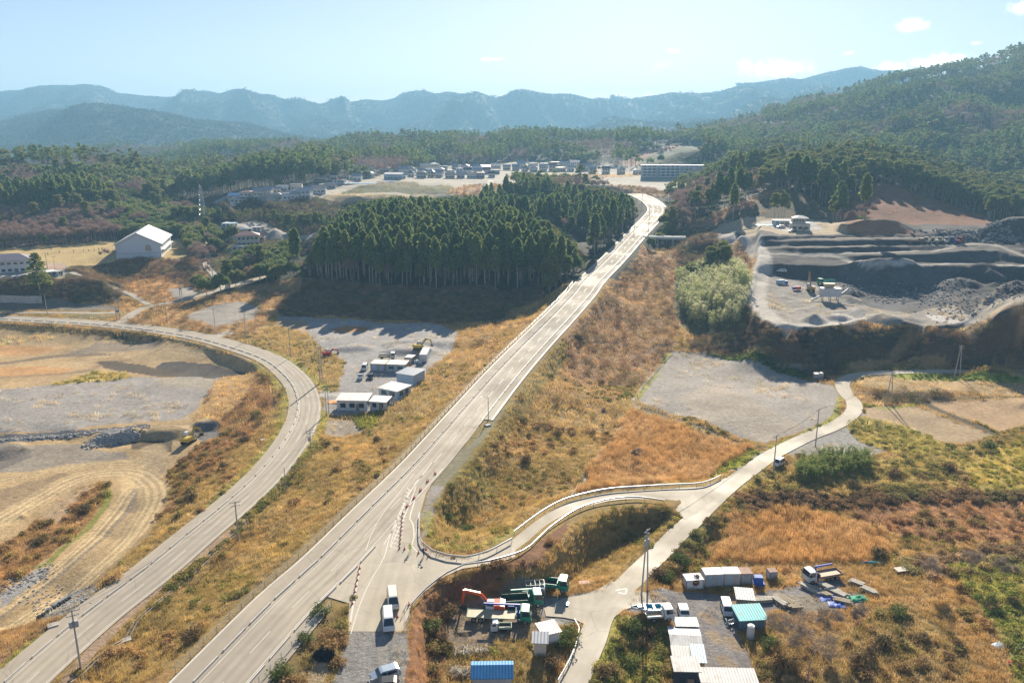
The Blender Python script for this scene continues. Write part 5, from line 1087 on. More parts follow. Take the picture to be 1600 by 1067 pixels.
def truck(name,label,loc,rz,cab,bed='tipper',bedm=None,L=6.5,W=2.2,crane=None,group=None,kei=False,load=None):
    e=empty(name,label,'truck',loc,rz,group); h=L/2; w=W/2; H=1.75 if kei else 2.5; c0=1.15 if kei else 1.75; fl=.62 if kei else .95; bedm=bedm or cab
    b=MB(); b.box((-c0/2,0,fl-.17),(L-c0-.1,W*.42,.22)); b.build('chassis',M_DARK,e)
    b=MB(); x1=h; x0=h-c0; prof=[(x0,fl-.35),(x0,H),(x0+.25,H+.03),(x1-.35,H-.03),(x1-.06,fl+.55),(x1,fl+.3),(x1,fl-.4)]; b.extr(prof,-w,w); c=b.build('cab',cab,e,bev=.04)
    g=MB(); g.quad((x1-.29,-w+.12,H-.12),(x1-.025,-w+.1,fl+.62),(x1-.025,w-.1,fl+.62),(x1-.29,w-.12,H-.12)); g.build('windscreen',M_GLASS,c)
    for s in (-1,1):
        g=MB(); y=s*(w+.008); p=[(x0+.3,y,fl+.55),(x1-.22,y,fl+.55),(x1-.42,y,H-.2),(x0+.3,y,H-.2)]; g.quad(*(p if s<0 else p[::-1])); g.build('side_window',M_GLASS,c); m=MB(); m.box((x1-.1,s*(w+.17),fl+.95),(.08,.2,.36)); m.build('wing_mirror',M_DARK,c)
    bx0=-h; bx1=x0-(.75 if crane else .12); bl=bx1-bx0; bc=(bx0+bx1)/2
    if bed=='tipper':
        b=MB(); th=.07; hh=.62 if not kei else .3
        b.box((bc,0,fl),(bl,W,.1),1); b.box((bc,w-th/2,fl+hh/2+.05),(bl,th,hh)); b.box((bc,-w+th/2,fl+hh/2+.05),(bl,th,hh)); b.box((bx0+th/2,0,fl+hh/2+.05),(th,W-2*th,hh)); b.box((bx1-th/2,0,fl+hh/2+.2),(th,W-2*th,hh+.3))
        for k in range(5):
            for s in (-1,1): b.box((bx0+.3+k*(bl-.6)/4,s*(w+.025),fl+hh/2+.05),(.08,.05,hh-.02))
        b.build('tipper_body',[bedm,M_DARK],e)
    else:
        b=MB(); b.box((bc,0,fl+.03),(bl,W,.12),1); 
        for s in (-1,1): b.box((bc,s*(w-.03),fl+.22 if bed=='drop' else fl+.05),(bl,.05,.32 if bed=='drop' else .16))
        b.box((bx0+.03,0,fl+.2),(.05,W-.12,.28)); b.box((bx1-.03,0,fl+.45),(.06,W-.12,.75)); b.build('flatbed',[bedm,M_BUFF],e)
    if crane:
        b=MB(); b.box((bx1+.38,0,fl+.35),(.55,.8,.7)); b.tube((bx1+.38,0,fl+.6),(bx1+.38,0,H+.35),.2,.17,8); b.box((bx1+.38-bl*.33,0,H+.42),(bl*.75,.26,.28)); b.box((bx1-bl*.1,0,H+.1),(1.0,.12,.14)); 
        for s in (-1,1): b.box((bx1+.38,s*(w-.1),fl-.1),(.2,.2,.8))
        b.build('crane',crane,e)
    r=.28 if kei else .45
    xs=[h-.65 if kei else h-.95,-h+.6 if kei else -h+1.2]+([] if kei or L<7.2 else [-h+2.3])
    for x in xs:
        for s in (-1,1): wheel(e,x,s*(w-.16),r,.2 if kei else .32)
    lights(e,h,-h,w-.28,fl-.1,False); return e
def excavator(name,label,loc,rz,paint,s=1.0,boom=((.6,.9),(3.1,3.3),(5.2,2.9),(5.0,.6)),turn=0,cabm=None):
    e=empty(name,label,'excavator',loc,rz,None,s)
    for k in (-1,1):
        b=MB(); prof=[(-1.75,.15),(-1.55,0),(1.55,0),(1.75,.15),(1.85,.42),(1.6,.75),(-1.6,.75),(-1.85,.42)]; b.extr(prof,k*1.05-.25,k*1.05+.25); b.build('track',M_DARK,e,bev=.03)
    b=MB(); b.box((0,0,.62),(1.8,1.7,.4)); b.tube((0,0,.7),(0,0,1.0),.6,.6,14); b.build('undercarriage',M_DARK,e)
    b=MB(); prof=[(-2.0,1.0),(-2.15,1.3),(-2.05,1.95),(-1.2,2.1),(.2,2.0),(1.25,1.5),(1.25,1.0)]; b.extr(prof,-1.25,1.25); b.build('engine_housing',paint,e,bev=.05)
    b=MB(); prof=[(-.1,1.05),(-.1,2.85),(.15,2.95),(1.15,2.9),(1.45,2.1),(1.45,1.05)]; b.extr(prof,.32,1.27); c=b.build('cab',cabm or M_WHITE,e,bev=.03)
    g=MB(); g.quad((1.17,.42,2.8),(1.17,1.18,2.8),(1.47,1.18,2.05),(1.47,.42,2.05)); g.quad((0,1.285,2.75),(1.1,1.285,2.75),(1.3,1.285,1.9),(0,1.285,1.9)); g.build('cab_window',M_GLASS,c)
    def arm(nm,p,q,w0,w1,wy,m):
        b=MB(); p=Vector((p[0],0,p[1])); q=Vector((q[0],0,q[1])); d=(q-p).normalized(); u=Vector((-d.z,0,d.x)); vs=[]
        for y in (-wy,wy): vs+= [p+u*w0+Vector((0,y,0)),p-u*w0+Vector((0,y,0)),q-u*w1+Vector((0,y,0)),q+u*w1+Vector((0,y,0))]
        b.add(vs,[(0,1,2,3),(7,6,5,4),(0,4,5,1),(1,5,6,2),(2,6,7,3),(3,7,4,0)]); return b.build(nm,m,e)
    b0,b1,b2,b3=boom; o=arm('boom',b0,b1,.25,.34,.2,paint); o2=arm('boom',b1,b2,.34,.2,.2,paint); arm('stick',b2,b3,.26,.15,.16,paint)
    m=((b0[0]+b1[0])/2,(b0[1]+b1[1])/2-.6); t=MB(); t.tube((b0[0]+.3,.3,b0[1]),(b1[0]-.2,.3,b1[1]-.35),.09,.06,6); t.tube((b0[0]+.3,-.3,b0[1]),(b1[0]-.2,-.3,b1[1]-.35),.09,.06,6); t.build('hydraulic_ram',M_STEEL,e)
    b=MB(); x,z=b3; prof=[(x+.2,z+.1),(x+.3,z-.4),(x-.1,z-.75),(x-.65,z-.5),(x-.5,z-.3),(x-.2,z-.35),(x-.15,z+.1)]; b.extr(prof,-.5,.5); b.build('bucket',M_DARK,e); return e
def win_grid(e,x0,x1,y,z0,z1,n,face='y',name='window',mat=None,frame=True,par=None):
    w=(x1-x0)/n
    for k in range(n):
        a=x0+w*(k+.2); c=x0+w*(k+.8); b=MB(); s=1 if y>0 else -1
        if face=='y': b.box(((a+c)/2,y+s*.02,(z0+z1)/2),(c-a,.05,z1-z0))
        else: b.box((y+s*.02,(a+c)/2,(z0+z1)/2),(.05,c-a,z1-z0))
        o=b.build(name,mat or M_GLASS,par or e)
def gable(e,L,W,h,rh,mat,over=.5,name='roof',th=.12,axis='x',ys=0.0):
    b=MB(); x=L/2+over; y=W/2+over; k=rh/(W/2); zo=h-over*k
    for s in (-1,1):
        p=[(-x,s*y,zo),(x,s*y,zo),(x,0,h+rh),(-x,0,h+rh)]; q=[(a,b_,c+th) for a,b_,c in p]; b.add(p+q,[(0,1,2,3),(7,6,5,4),(0,4,5,1),(1,5,6,2),(2,6,7,3),(3,7,4,0)] if s<0 else [(3,2,1,0),(4,5,6,7),(1,5,4,0),(2,6,5,1),(3,7,6,2),(0,4,7,3)])
    return b.build(name,mat,e)
def hip(e,L,W,h,rh,mat,over=.6,name='roof',par=None):
    b=MB(); x=L/2+over; y=W/2+over; r=max(0,L/2-W/2)
    v=[(-x,-y,h),(x,-y,h),(x,y,h),(-x,y,h),(-r,0,h+rh),(r,0,h+rh)]; u=[(a,b_,h-.15) for a,b_,_ in v[:4]]
    b.add(v+u,[(0,1,5,4),(1,2,5),(2,3,4,5),(3,0,4),(6,7,1,0),(7,8,2,1),(8,9,3,2),(9,6,0,3),(9,8,7,6)]); return b.build(name,mat,par or e)
def house(name,label,cat,loc,rz,L,W,h,rh,wall,roof,rtype='gable',st=2,group=None,wins=True,base=1.0,over=.5):
    e=empty(name,label,cat,loc,rz,group); b=MB()
    if rtype=='gable': b.add([(-L/2,-W/2,-base),(L/2,-W/2,-base),(L/2,W/2,-base),(-L/2,W/2,-base),(-L/2,-W/2,h),(L/2,-W/2,h),(L/2,W/2,h),(-L/2,W/2,h),(-L/2,0,h+rh),(L/2,0,h+rh)],[(0,1,5,4),(2,3,7,6),(1,2,6,9,5),(3,0,4,8,7),(0,3,2,1)])
    else: b.box((0,0,(h-base)/2),(L,W,h+base))
    b.build('wall',wall,e)
    if rtype=='gable': gable(e,L,W,h,rh,roof,over)
    elif rtype=='hip': hip(e,L,W,h-.02,rh,roof)
    elif rtype=='shed':
        b=MB(); x=L/2+.35; y=W/2+.35; p=[(-x,-y,h+.06),(x,-y,h+.06),(x,y,h+rh),(-x,y,h+rh)]; q=[(a,c,d+.1) for a,c,d in p]; b.add(p+q,[(3,2,1,0),(4,5,6,7),(0,1,5,4),(1,2,6,5),(2,3,7,6),(3,0,4,7)]); b.build('roof',roof,e)
        if rh>.2: b=MB(); b.add([(-L/2,-W/2,h),(L/2,-W/2,h),(L/2,W/2,h),(-L/2,W/2,h),(-L/2,W/2,h+rh*.93),(L/2,W/2,h+rh*.93)],[(2,3,4,5),(0,3,4),(1,5,2)]); b.build('upper_wall',wall,e)
    else: b=MB(); b.box((0,0,h+.1),(L+.3,W+.3,.22)); b.build('roof',roof,e)
    if wins:
        fh=h/st
        for f in range(st):
            z0=f*fh+.9; z1=min(z0+1.3,(f+1)*fh-.35); n=max(2,int(L/2.6))
            if z1>z0+.3: win_grid(e,-L/2+.4,L/2-.4,-W/2,z0,z1,n); win_grid(e,-W/2+.6,W/2-.6,L/2,z0,z1,max(1,int(W/3.2)),'x'); win_grid(e,-W/2+.6,W/2-.6,-L/2,z0,z1,max(1,int(W/3.2)),'x')
        b=MB(); b.box((L*.18,-W/2-.02,1.0),(.95,.06,2.0)); b.build('door',M_BWALL,e)
    return e
def container(name,label,loc,rz,L,W,H,wall,roof,doors=0,window=0,group=None,cat='container',lean=.0):
    e=empty(name,label,cat,loc,rz,group); b=MB(); b.box((0,0,H/2+.1),(L-.1,W-.1,H-.1)); b.build('wall',wall,e)
    b=MB(); b.box((0,0,H+.09),(L+.06,W+.06,.1),top=(.99,.99)); b.build('roof',roof,e); b=MB()
    for x in (-1,1):
        for y in (-1,1): b.box((x*(L/2-.05),y*(W/2-.05),H/2+.05),(.14,.14,H+.02))
    for y in (-1,1): b.box((0,y*(W/2-.05),.08),(L,.14,.14))
    b.build('frame',M_STEEL,e)
    for k in range(doors): b=MB(); w=(L-.5)/doors; b.box((-L/2+.25+w*(k+.5),-W/2+.02,H/2+.05),(w*.88,.07,H-.45)); b.build('door',M_GWALL if k%2 else M_CBL,e)
    if window: win_grid(e,-L/2+.3,L/2-.3,-W/2+.02,1.1,1.95,window)
    return e
def at(px,py,z=None): q=G(px,py) if z is None else P(px,py,z); return (q[0],q[1],q[2])
def seg(a,b,z=None):
    """midpoint, yaw and length of the ground line between two photo points"""
    p=Vector(at(*a,z)); q=Vector(at(*b,z)); d=q-p; return tuple((p+q)/2),math.atan2(d.y,d.x),d.length
M_RUST2=ribbed('rust_streaked_roof',(.55,.47,.38),.3,rough=.6,var=.2,rust=.75)
# ---------------------------------------------------------------- kerb blocks
def blocks(name,line,off,L,gap,w,h,y0,y1,label,group,skip=()):
    ln=np.array([p for p in np.array(line) if y0<=p[1]<=y1]); c=offset(ln,off); d=np.r_[0,np.cumsum(np.linalg.norm(np.diff(c,axis=0),axis=1))]; s=1.0; base=None
    b=MB(); b.box((0,0,h/2),(L,w,h),top=(.985,.6))
    while s<d[-1]-L:
        p=np.array([np.interp(s,d,c[:,i]) for i in range(3)]); q=np.array([np.interp(s+L,d,c[:,i]) for i in range(3)]); m=(p+q)/2
        if not any(a<m[1]<b_ for a,b_ in skip):
            if base is None: base=b.build(name,M_KERB); o=base; tag(o,label,'kerb block',group)
            else: o=base.copy(); COL.objects.link(o)
            o.location=(m[0],m[1],m[2]); v=q-p; o.rotation_euler=(0,-math.atan2(v[2],math.hypot(v[0],v[1])),math.atan2(v[1],v[0]))
        s+=L+gap
blocks('kerb_block',main_left,3.35,5.7,1.3,.28,.3,94,600,'long white concrete kerb block in the row beside the left pavement of the main road','kerb blocks left of the main road')
blocks('kerb_block',main_left,10.95,5.7,1.3,.28,.3,94,600,'long white concrete kerb block in the row on the right edge of the main road','kerb blocks right of the main road',skip=[(129,196)])
blocks('kerb_block',left_mid,-LW/2+2.65,4.4,1.2,.25,.28,97,400,'white concrete kerb block along the inner pavement of the curving left road','kerb blocks along the curving road',skip=[(331,337)])
# ---------------------------------------------------------------- guard rails, fences, ditches
def rail(name,label,cat,line,posts,h=.75,mat=None,mesh=False,group=None,r=.05,up=0):
    e=empty(name,label,cat,tuple(line[0])); o=np.array(line[0]); L=np.array(line)-o; L[:,2]+=up; b=MB()
    for p,q in zip(L,L[1:]):
        if mesh:
            for z in (.35,.75,h): b.tube((p[0],p[1],p[2]+z),(q[0],q[1],q[2]+z),.025,.025,4,cap=False)
        else:
            d=np.array([q[1]-p[1],-(q[0]-p[0])]); d=d/(np.linalg.norm(d)+1e-9)*.045
            for z0,z1 in ((h-.32,h),):
                b.quad((p[0]+d[0],p[1]+d[1],p[2]+z0),(q[0]+d[0],q[1]+d[1],q[2]+z0),(q[0]+d[0],q[1]+d[1],q[2]+z1),(p[0]+d[0],p[1]+d[1],p[2]+z1)); b.quad((p[0]-d[0],p[1]-d[1],p[2]+z1),(q[0]-d[0],q[1]-d[1],q[2]+z1),(q[0]-d[0],q[1]-d[1],q[2]+z0),(p[0]-d[0],p[1]-d[1],p[2]+z0))
                b.quad((p[0]-d[0],p[1]-d[1],p[2]+z1),(p[0]+d[0],p[1]+d[1],p[2]+z1),(q[0]+d[0],q[1]+d[1],q[2]+z1),(q[0]-d[0],q[1]-d[1],q[2]+z1))
    b.build('rail',mat or M_STEEL,e); D=np.r_[0,np.cumsum(np.linalg.norm(np.diff(L,axis=0),axis=1))]; n=min(98,max(2,int(D[-1]/posts))); pb=MB(); pb.tube((0,0,-.3),(0,0,h),r,r,6); base=None
    for k in range(n+1):
        s=D[-1]*k/n; p=[np.interp(s,D,L[:,i]) for i in range(3)]
        if base is None: base=pb.build('post',M_STEEL,e); q=base
        else: q=base.copy(); COL.objects.link(q); q.parent=e
        q.location=p
    return e
rail('guard_rail','grey steel guard rail along the outer curve of the ramp, beside the tawny reed field','guard rail',resamp(offset(rU,-.6),70)[2:-1],4,.9,M_SILV)
lp=spline([P(639,949,4.5),P(662,924,4.5),P(695,899,4.5),P(722,886,4.5),P(762,880,4.5)]+[tuple(p) for p in rL[3:55:6]],2)
rail('guard_rail','pale steel guard rail curving along the lower edge of the ramp above the lorry park','guard rail',offset(lp,.45),4,.9,M_SILV)
rail('guard_rail','short steel guard rail on the inner corner where the ramp leaves the junction','guard rail',spline([P(x,y,4.5) for x,y in [(656,806),(655,835),(660,852),(676,865),(700,872),(726,875),(762,866),(800,846)]],2),4,.85,M_SILV)
rail('wire_fence','long post and wire fence on the left edge of the main road','fence',offset(main_left,-.35)[2:90],3.2,1.1,M_STEEL,mesh=True,up=0)
rail('wire_fence','post and wire fence at the right edge of the near pavement, above the black heap','fence',spline([proad(*p) for p in [(405,1068),(450,1018),(490,975),(518,946)]],2),2.5,1.1,M_STEEL,mesh=True)
rail('guard_rail','white pipe railing beside the narrow lane below the parked lorries','guard rail',spline([at(872,1067,0),at(890,1035,0),at(900,1010,0),at(905,985,0),at(898,972,0)],1.5),2,.7,M_WHITE)
rail('wire_fence','low fence along the near edge of the school playing field','fence',spline([at(100,412),at(140,410),at(178,405)],3),4,1.2,M_STEEL,mesh=True)
def ditch(name,label,pts,w=.5,h=.35):
    L=spline([G(*p) for p in pts],2.0); e=None; b=MB(); a=offset(L,-w/2); c=offset(L,w/2)
    z=lambda p: float(Hs(p[0],p[1]))
    for l in (a,c):
        o=offset(l,.12)
        for p,q,r,s in zip(l,l[1:],o[1:],o): 
            zz=[z(p)+.22,z(q)+.22]; b.quad((s[0],s[1],zz[0]),(r[0],r[1],zz[1]),(q[0],q[1],zz[1]),(p[0],p[1],zz[0])); b.quad((p[0],p[1],zz[0]),(q[0],q[1],zz[1]),(q[0],q[1],zz[1]-.5),(p[0],p[1],zz[0]-.5)); b.quad((r[0],r[1],zz[1]),(s[0],s[1],zz[0]),(s[0],s[1],zz[0]-.5),(r[0],r[1],zz[1]-.5))
    o=b.build(name,M_CONC); return tag(o,label,'drain')
ditch('concrete_drain','long concrete drain channel at the foot of the slope beside the left road',[(108,1066),(160,1022),(197,1000),(212,972),(268,925),(330,868),(385,815),(425,770),(470,715)])
ditch('concrete_drain','narrow concrete drain between the main road slope and the reed field',[(893,775),(905,755),(935,712),(965,675),(985,640),(1000,612),(1030,575),(1050,553)],.4)
for px,py,lb in ((197,1001,'concrete drain box where the channel bends near the bottom left'),(83,978,'concrete drain cover beside the left road near the black sandbags'),(412,688,'small concrete catch pit in the grass between the two roads'),(762,665,'grey concrete slab beside the road lamp')):
    b=MB(); b.box((0,0,.15),(1.6,1.2,.4),top=(.97,.97)); tag(b.build('concrete_slab',M_CONC,loc=at(px,py),rz=.6),lb,'drain cover')
b=MB(); p=Vector(P(1005,371,17.9)); q=Vector(P(1072,372.5,17.9)); d=(q-p)
e=empty('concrete_bridge','narrow pale bridge from the main road across the gully to the quarry','bridge',tuple(p),math.atan2(d.y,d.x)); L_=d.length
b.box((L_/2,0,-.4),(L_,4.5,.7)); b.build('deck',M_CONC,e); 
for s in (-1,1): b=MB(); b.box((L_/2,s*2.15,.45),(L_,.2,.99)); b.build('parapet',M_WHITE,e)
for t in (.35,.7): b=MB(); b.box((L_*t,0,-4.2),(1,3.5,6.9)); b.build('pier',M_CONC,e)
# ---------------------------------------------------------------- poles, lamps, wires
def angz(Y,py): b=(py-533.5)/F; return CH-Y*(st+b*ct)/(ct-b*st)
TOPS={}
def pole(key,px,py,tpy,label,arms=2,kind='single',trans=0,rz=0,lean=0,sign=False,name='utility_pole',cat='utility pole'):
    x,y,z=at(px,py); h=max(5,min(17,angz(y,tpy)-z)); e=empty(name,label,cat,(x,y,z),rz); r=.17 if h>8 else .12
    if kind=='single': b=MB(); b.tube((0,0,-.5),(lean,0,h),r,r*.62,8); b.build('pole',M_POLE,e)
    else:
        g=1.1 if kind=='a' else .6
        for s in (-1,1): b=MB(); b.tube((s*g,0,-.5),(s*(.12 if kind=='a' else .6),0,h),r,r*.65,8); b.build('pole',M_POLE,e)
    for k in range(arms):
        b=MB(); b.box((lean,.0,h-.25-.75*k),(2.1 if k==0 else 1.7,.1,.12))
        o=b.build('crossarm',M_POLE,e); w=1.0 if k==0 else .8
        for s in (-1,-.35,.35,1): q=MB(); q.tube((lean+s*w,0,h-.18-.75*k),(lean+s*w,0,h+.0-.75*k),.035,.025,6); q.build('insulator',M_POLE,o)
    for k in range(trans): b=MB(); b.tube((lean*.8+(.38 if k else -.38),0,h-2.9),(lean*.8+(.38 if k else -.38),0,h-1.9),.27,.27,10); b.build('transformer',M_GWALL,e)
    if kind=='lamp' or name=='street_lamp':
        b=MB(); b.tube((0,0,h-.05),(-1.5,0,h+.15),.05,.04,6); b.box((-1.75,0,h+.14),(.6,.2,.1)); b.build('lamp_head',M_STEEL,e)
    if sign: b=MB(); b.box((.0,-.22,h*.42),(1.3,.05,.7)); b.build('road_sign',M_BLUE,e)
    if rz==0: e.rotation_euler=(0,0,0)
    TOPS[key]=(Vector((x,y,z)),h,rz); return e
pole('a',127,1048,952,'tall concrete utility pole with two transformers at the bottom left, beside the left road',2,trans=2,rz=.5)
pole('b',373,845,783,'utility pole with crossarms standing beyond the straight part of the left road',2,rz=.5)
pole('c',487,717,671,'utility pole with a cluster of crossarms between the left road and the grassy slope',3,trans=1,rz=.7)
pole('d',447,772,730,'bare thin pole in the green verge of the left road',0)
pole('e',454,559,511,'utility pole at the outer edge of the bend in the left road',2,rz=1.0)
pole('f',502,597,541,'tall twin-post pole by the entrance of the gravel yard',2,kind='h',rz=1.2)
pole('g',512,647,606,'twin pole beside the long prefab hut, at the roadside',1,kind='h',rz=1.2)
pole('h',385,534,487,'utility pole between the gravel lot and the start of the bend',1,rz=1.2)
pole('i',336,512,482,'thin utility pole in front of the small grey gravel lot',1,rz=1.2)
pole('j',261,505,464,'utility pole beside the rounded brown bank by the left road',1,rz=1.2)
pole('k',284,475,443,'twin pole carrying transformers beside the side road',2,kind='h',trans=2,rz=1.2)
pole('l',185,500,467,'twin pole with a blue road sign at the side road junction',2,kind='h',rz=.3,sign=True)
pole('m',74,491,460,'tall street lamp with one arm beside the left road',0,name='street_lamp',cat='street lamp')
pole('n',334,450,394,'utility pole on the verge where the school lane meets the side road',1,rz=1)
pole('o',359,452,423,'street lamp with a blue sign by the mouth of the school lane',0,name='street_lamp',cat='street lamp',sign=True)
pole('p',312,422,365,'leaning utility pole on the brushy bank beside the gymnasium',1,rz=1)
pole('q',169,433,421,'short pole standing in the shade below the gymnasium',1)
pole('r',439,430,402,'utility pole at the edge of the side road in the shade of the wooded hill',1,rz=1)
pole('s',763,656,621,'street lamp on the right pavement of the main road',0,name='street_lamp',cat='street lamp')
pole('t',972,366,334,'utility pole at the foot of the wood left of the climbing main road',2,rz=.2)
pole('u',1013,371,320,'tall thin pole at the bridge end beside the main road',0,rz=.2)
pole('v',991,356,322,'utility pole on the left verge near the top bend of the main road',1,rz=.2)
pole('w',1145,349,316,'pole on the earth ledge above the quarry access road',1,rz=.5)
pole('x',1216,346,321,'lamp pole beside the quarry office',0,name='street_lamp',cat='street lamp')
pole('y',1495,590,540,'splayed two-leg power pole at the far edge of the mown field',2,kind='a',rz=.2)
pole('z',1388,633,582,'splayed two-leg power pole on the grass corner between the small fields',1,kind='a',rz=.2)
pole('A',1274,697,639,'utility pole by the country road, in front of the wide gravel field',1,rz=.7)
pole('B',1208,742,680,'utility pole beside the white minivan on the country road',1,rz=.7)
pole('C',1007,925,827,'two-leg utility pole with transformers in front of the boat, by the lane junction',2,kind='a',trans=2,rz=.9)
pole('D',86,421,401,'pole at the near corner of the school playing field',1)
pole('E',75,425,395,'pole behind the dark spreading conifer at the school',1)
pole('F',446,303,285,'utility pole among the houses of the left hillside town',1,rz=.3); pole('G',545,288,268,'utility pole beyond the town terraces on the left',1,rz=.3); pole('H',1003,322,303,'utility pole at the crest of the main road bend',2,rz=.2)
def wire(a,b,label,sag=.03,n=2,offs=(-.8,.8)):
    A,ha,ra=TOPS[a]; B,hb,rb=TOPS[b]; e=None
    mb=MB()
    for o in offs[:n]:
        p=A+Vector((math.cos(ra)*o,math.sin(ra)*o,ha)); q=B+Vector((math.cos(rb)*o,math.sin(rb)*o,hb)); L=(q-p).length; pr=None
        for k in range(13):
            t=k/12; v=p.lerp(q,t)+Vector((0,0,-4*t*(1-t)*L*sag)); 
            if pr is not None: mb.tube(pr,v,.022,.022,3,cap=False)
            pr=v
    ob=mb.build('power_line',M_WIRE); tag(ob,label,'power line','power lines between the poles')
for a,b,l in (('a','b','cables between the bottom left pole and the next pole up the left road'),('b','c','cables along the straight of the left road'),('c','g','cables from the clustered pole to the hut pole'),('g','f','cables over the yard entrance'),('f','e','cables beside the bend of the left road'),('e','h','cables along the top of the bend'),('h','i','cables in front of the gravel lot'),('i','j','cables over the brown bank'),('j','l','cables to the side road junction'),('k','n','cables across the grassy plot by the side road'),('n','p','cables rising beside the gymnasium bank'),('n','r','cables along the side road in the shade'),('t','v','cables beside the climbing main road'),('v','H','cables at the top bend'),('y','z','cables over the mown field'),('z','A','cables across the gravel turnout'),('A','B','cables beside the wide gravel field'),('B','C','long cables down to the lane junction'),('u','w','long cable from the bridge end to the quarry ledge')): wire(a,b,l)
# lattice mast
x,y,z=at(319,357); h=angz(y,290)-z; e=empty('lattice_tower','tall grey lattice mast beside the wood above the school lane','lattice tower',(x,y,z)); b=MB(); n=9
for k in range(n):
    z0=h*k/n; z1=h*(k+1)/n; r0=2.2*(1-k/n)+.45; r1=2.2*(1-(k+1)/n)+.45; c=[(1,1),(-1,1),(-1,-1),(1,-1)]
    for i in range(4):
        a=c[i]; d=c[(i+1)%4]; b.tube((a[0]*r0,a[1]*r0,z0),(a[0]*r1,a[1]*r1,z1),.13,.12,4,cap=False); b.tube((a[0]*r0,a[1]*r0,z0),(d[0]*r1,d[1]*r1,z1),.07,.07,3,cap=False); b.tube((d[0]*r0,d[1]*r0,z0),(a[0]*r1,a[1]*r1,z1),.07,.07,3,cap=False); b.tube((a[0]*r1,a[1]*r1,z1),(d[0]*r1,d[1]*r1,z1),.07,.07,3,cap=False)
b.build('lattice',M_STEEL,e); b=MB()
for zz in (.72,.84,.96): b.box((0,0,h*zz),(3.2,.2,.25)); b.box((0,0,h*zz),(.2,3.0,.22))
b.build('antenna_mount',M_STEEL,e)
# ---------------------------------------------------------------- vehicles
VZ=4.51
def yw(a,b,z=None):
    p=at(*a,z) if z is not None else at(*a); q=at(*b,z) if z is not None else at(*b); return math.atan2(q[1]-p[1],q[0]-p[0])
car('van','white high-roof van at the gravel edge, nearer one of the pair in the junction','van',M_WHITE,at(607,975,VZ),yw((606,960),(609,1000),VZ),'van',4.8,1.75,2.05)
car('van','cream white van waiting just behind another van in the junction','van',plain('cream_paint',(.70,.66,.58),.35,var=.04,spec=.5),at(614,942,VZ),yw((612,930),(616,965),VZ),'van',4.8,1.75,2.05)
car('parked_car','silvery blue hatchback turned sideways on the gravel apron at the bottom edge','car',plain('silver_blue_paint',(.45,.52,.58),.25,.3),at(602,1058,4.5),yw((625,1050),(580,1062),4.5),'hatch',4.2,1.72,1.55)
car('parked_car','dark car cut off by the bottom edge below the silvery hatchback','car',M_BLKP,at(600,1075,4.5),yw((625,1075),(580,1078),4.5),'hatch',4.0,1.7,1.5)
car('parked_car','white car next to the boat and the white lorry','car',M_WHITE,at(1068,962),yw((1064,950),(1072,975)),'hatch',3.9,1.66,1.55)
car('parked_car','white estate car facing the camera next to the open timber shed','car',M_WHITE,at(1135,954),yw((1131,942),(1138,965)),'van',4.3,1.7,1.65)
car('minivan','small white minivan driving on the country road beside the bamboo clump','minivan',M_WHITE,at(1217,727),yw((1225,723),(1208,731)),'van',3.4,1.48,1.85)
car('van','white van parked left of the rusty brown cabins in the yard','van',M_WHITE,at(570,577),yw((574,570),(566,583)),'van',4.5,1.7,1.95)
car('parked_car','black car on the yard gravel in front of the brown cabins','car',M_BLKP,at(579,591),yw((580,584),(577,597)),'hatch',3.9,1.66,1.5)
truck('small_truck','white light truck beside the black car in the yard',at(564,591),yw((566,584),(561,597)),M_WHITE,'drop',M_LBLUE,3.4,1.45,kei=True)
truck('crane_truck','white crane lorry behind the rusty brown cabins in the yard',at(605,561),yw((590,560),(620,560)),M_WHITE,'drop',M_DARK,6.0,2.1,crane=M_STEEL)
car('parked_car','white car on the quarry access road above the working floor','car',M_WHITE,at(1221,425),yw((1228,422),(1212,427)),'hatch',4.3,1.7,1.5)
car('parked_car','white car in front of the quarry office','car',M_WHITE,at(1220,356),yw((1226,356),(1212,357)),'hatch',4.3,1.7,1.5)
car('parked_car','dark car below the quarry office on the ledge edge','car',M_BLKP,at(1238,363),yw((1246,363),(1230,363)),'hatch',4.3,1.7,1.5)
truck('small_truck','tiny white pickup with pale green bed in front of the flatbed lorry',at(783,984),yw((798,983),(768,984)),M_WHITE,'tipper',plain('pale_green_paint',(.36,.48,.33),.5),3.35,1.45,kei=True)
truck('dump_truck','green tipper lorry parked askew at the edge of the tarmac apron',at(856,919),yw((838,903),(878,928)),M_GREEN,'tipper',M_GREEN,7.4,2.3)
truck('dump_truck','green tipper lorry with a blue side stripe beside the white pipe rack',at(815,945),yw((790,942),(845,946)),M_GREEN,'tipper',plain('dark_green_paint',(.03,.14,.09),.45),7.2,2.25,crane=M_GREEN)
truck('flatbed_truck','long green flatbed lorry with blue crane below the orange excavator',at(780,968),yw((735,967),(825,970)),M_GREEN,'flat',M_GREEN,10.5,2.3,crane=M_BLUE)
truck('crane_truck','white lorry with blue crane and reddish open bed by the timber stacks',at(1284,905),yw((1318,898),(1252,909)),M_WHITE,'drop',plain('rusty_red_paint',(.30,.15,.12),.6),7.4,2.2,crane=M_BLUE)
truck('small_truck','white lorry parked beside the blue boat',at(1030,968),yw((1010,968),(1050,969)),M_WHITE,'drop',M_WHITE,4.7,1.75)
truck('dump_truck','green tipper lorry being loaded on the quarry floor',at(1290,443),yw((1312,440),(1272,445)),plain('bright_green_paint',(.08,.36,.10),.4),'tipper',plain('turquoise_paint',(.03,.40,.33),.5),8.5,2.5)
excavator('excavator','orange excavator with raised folded boom behind the flatbed lorry',at(772,955),yw((780,955),(720,950)),M_ORANGE,.88,((.6,1.2),(2.6,3.6),(5.6,4.3),(6.1,1.1)))
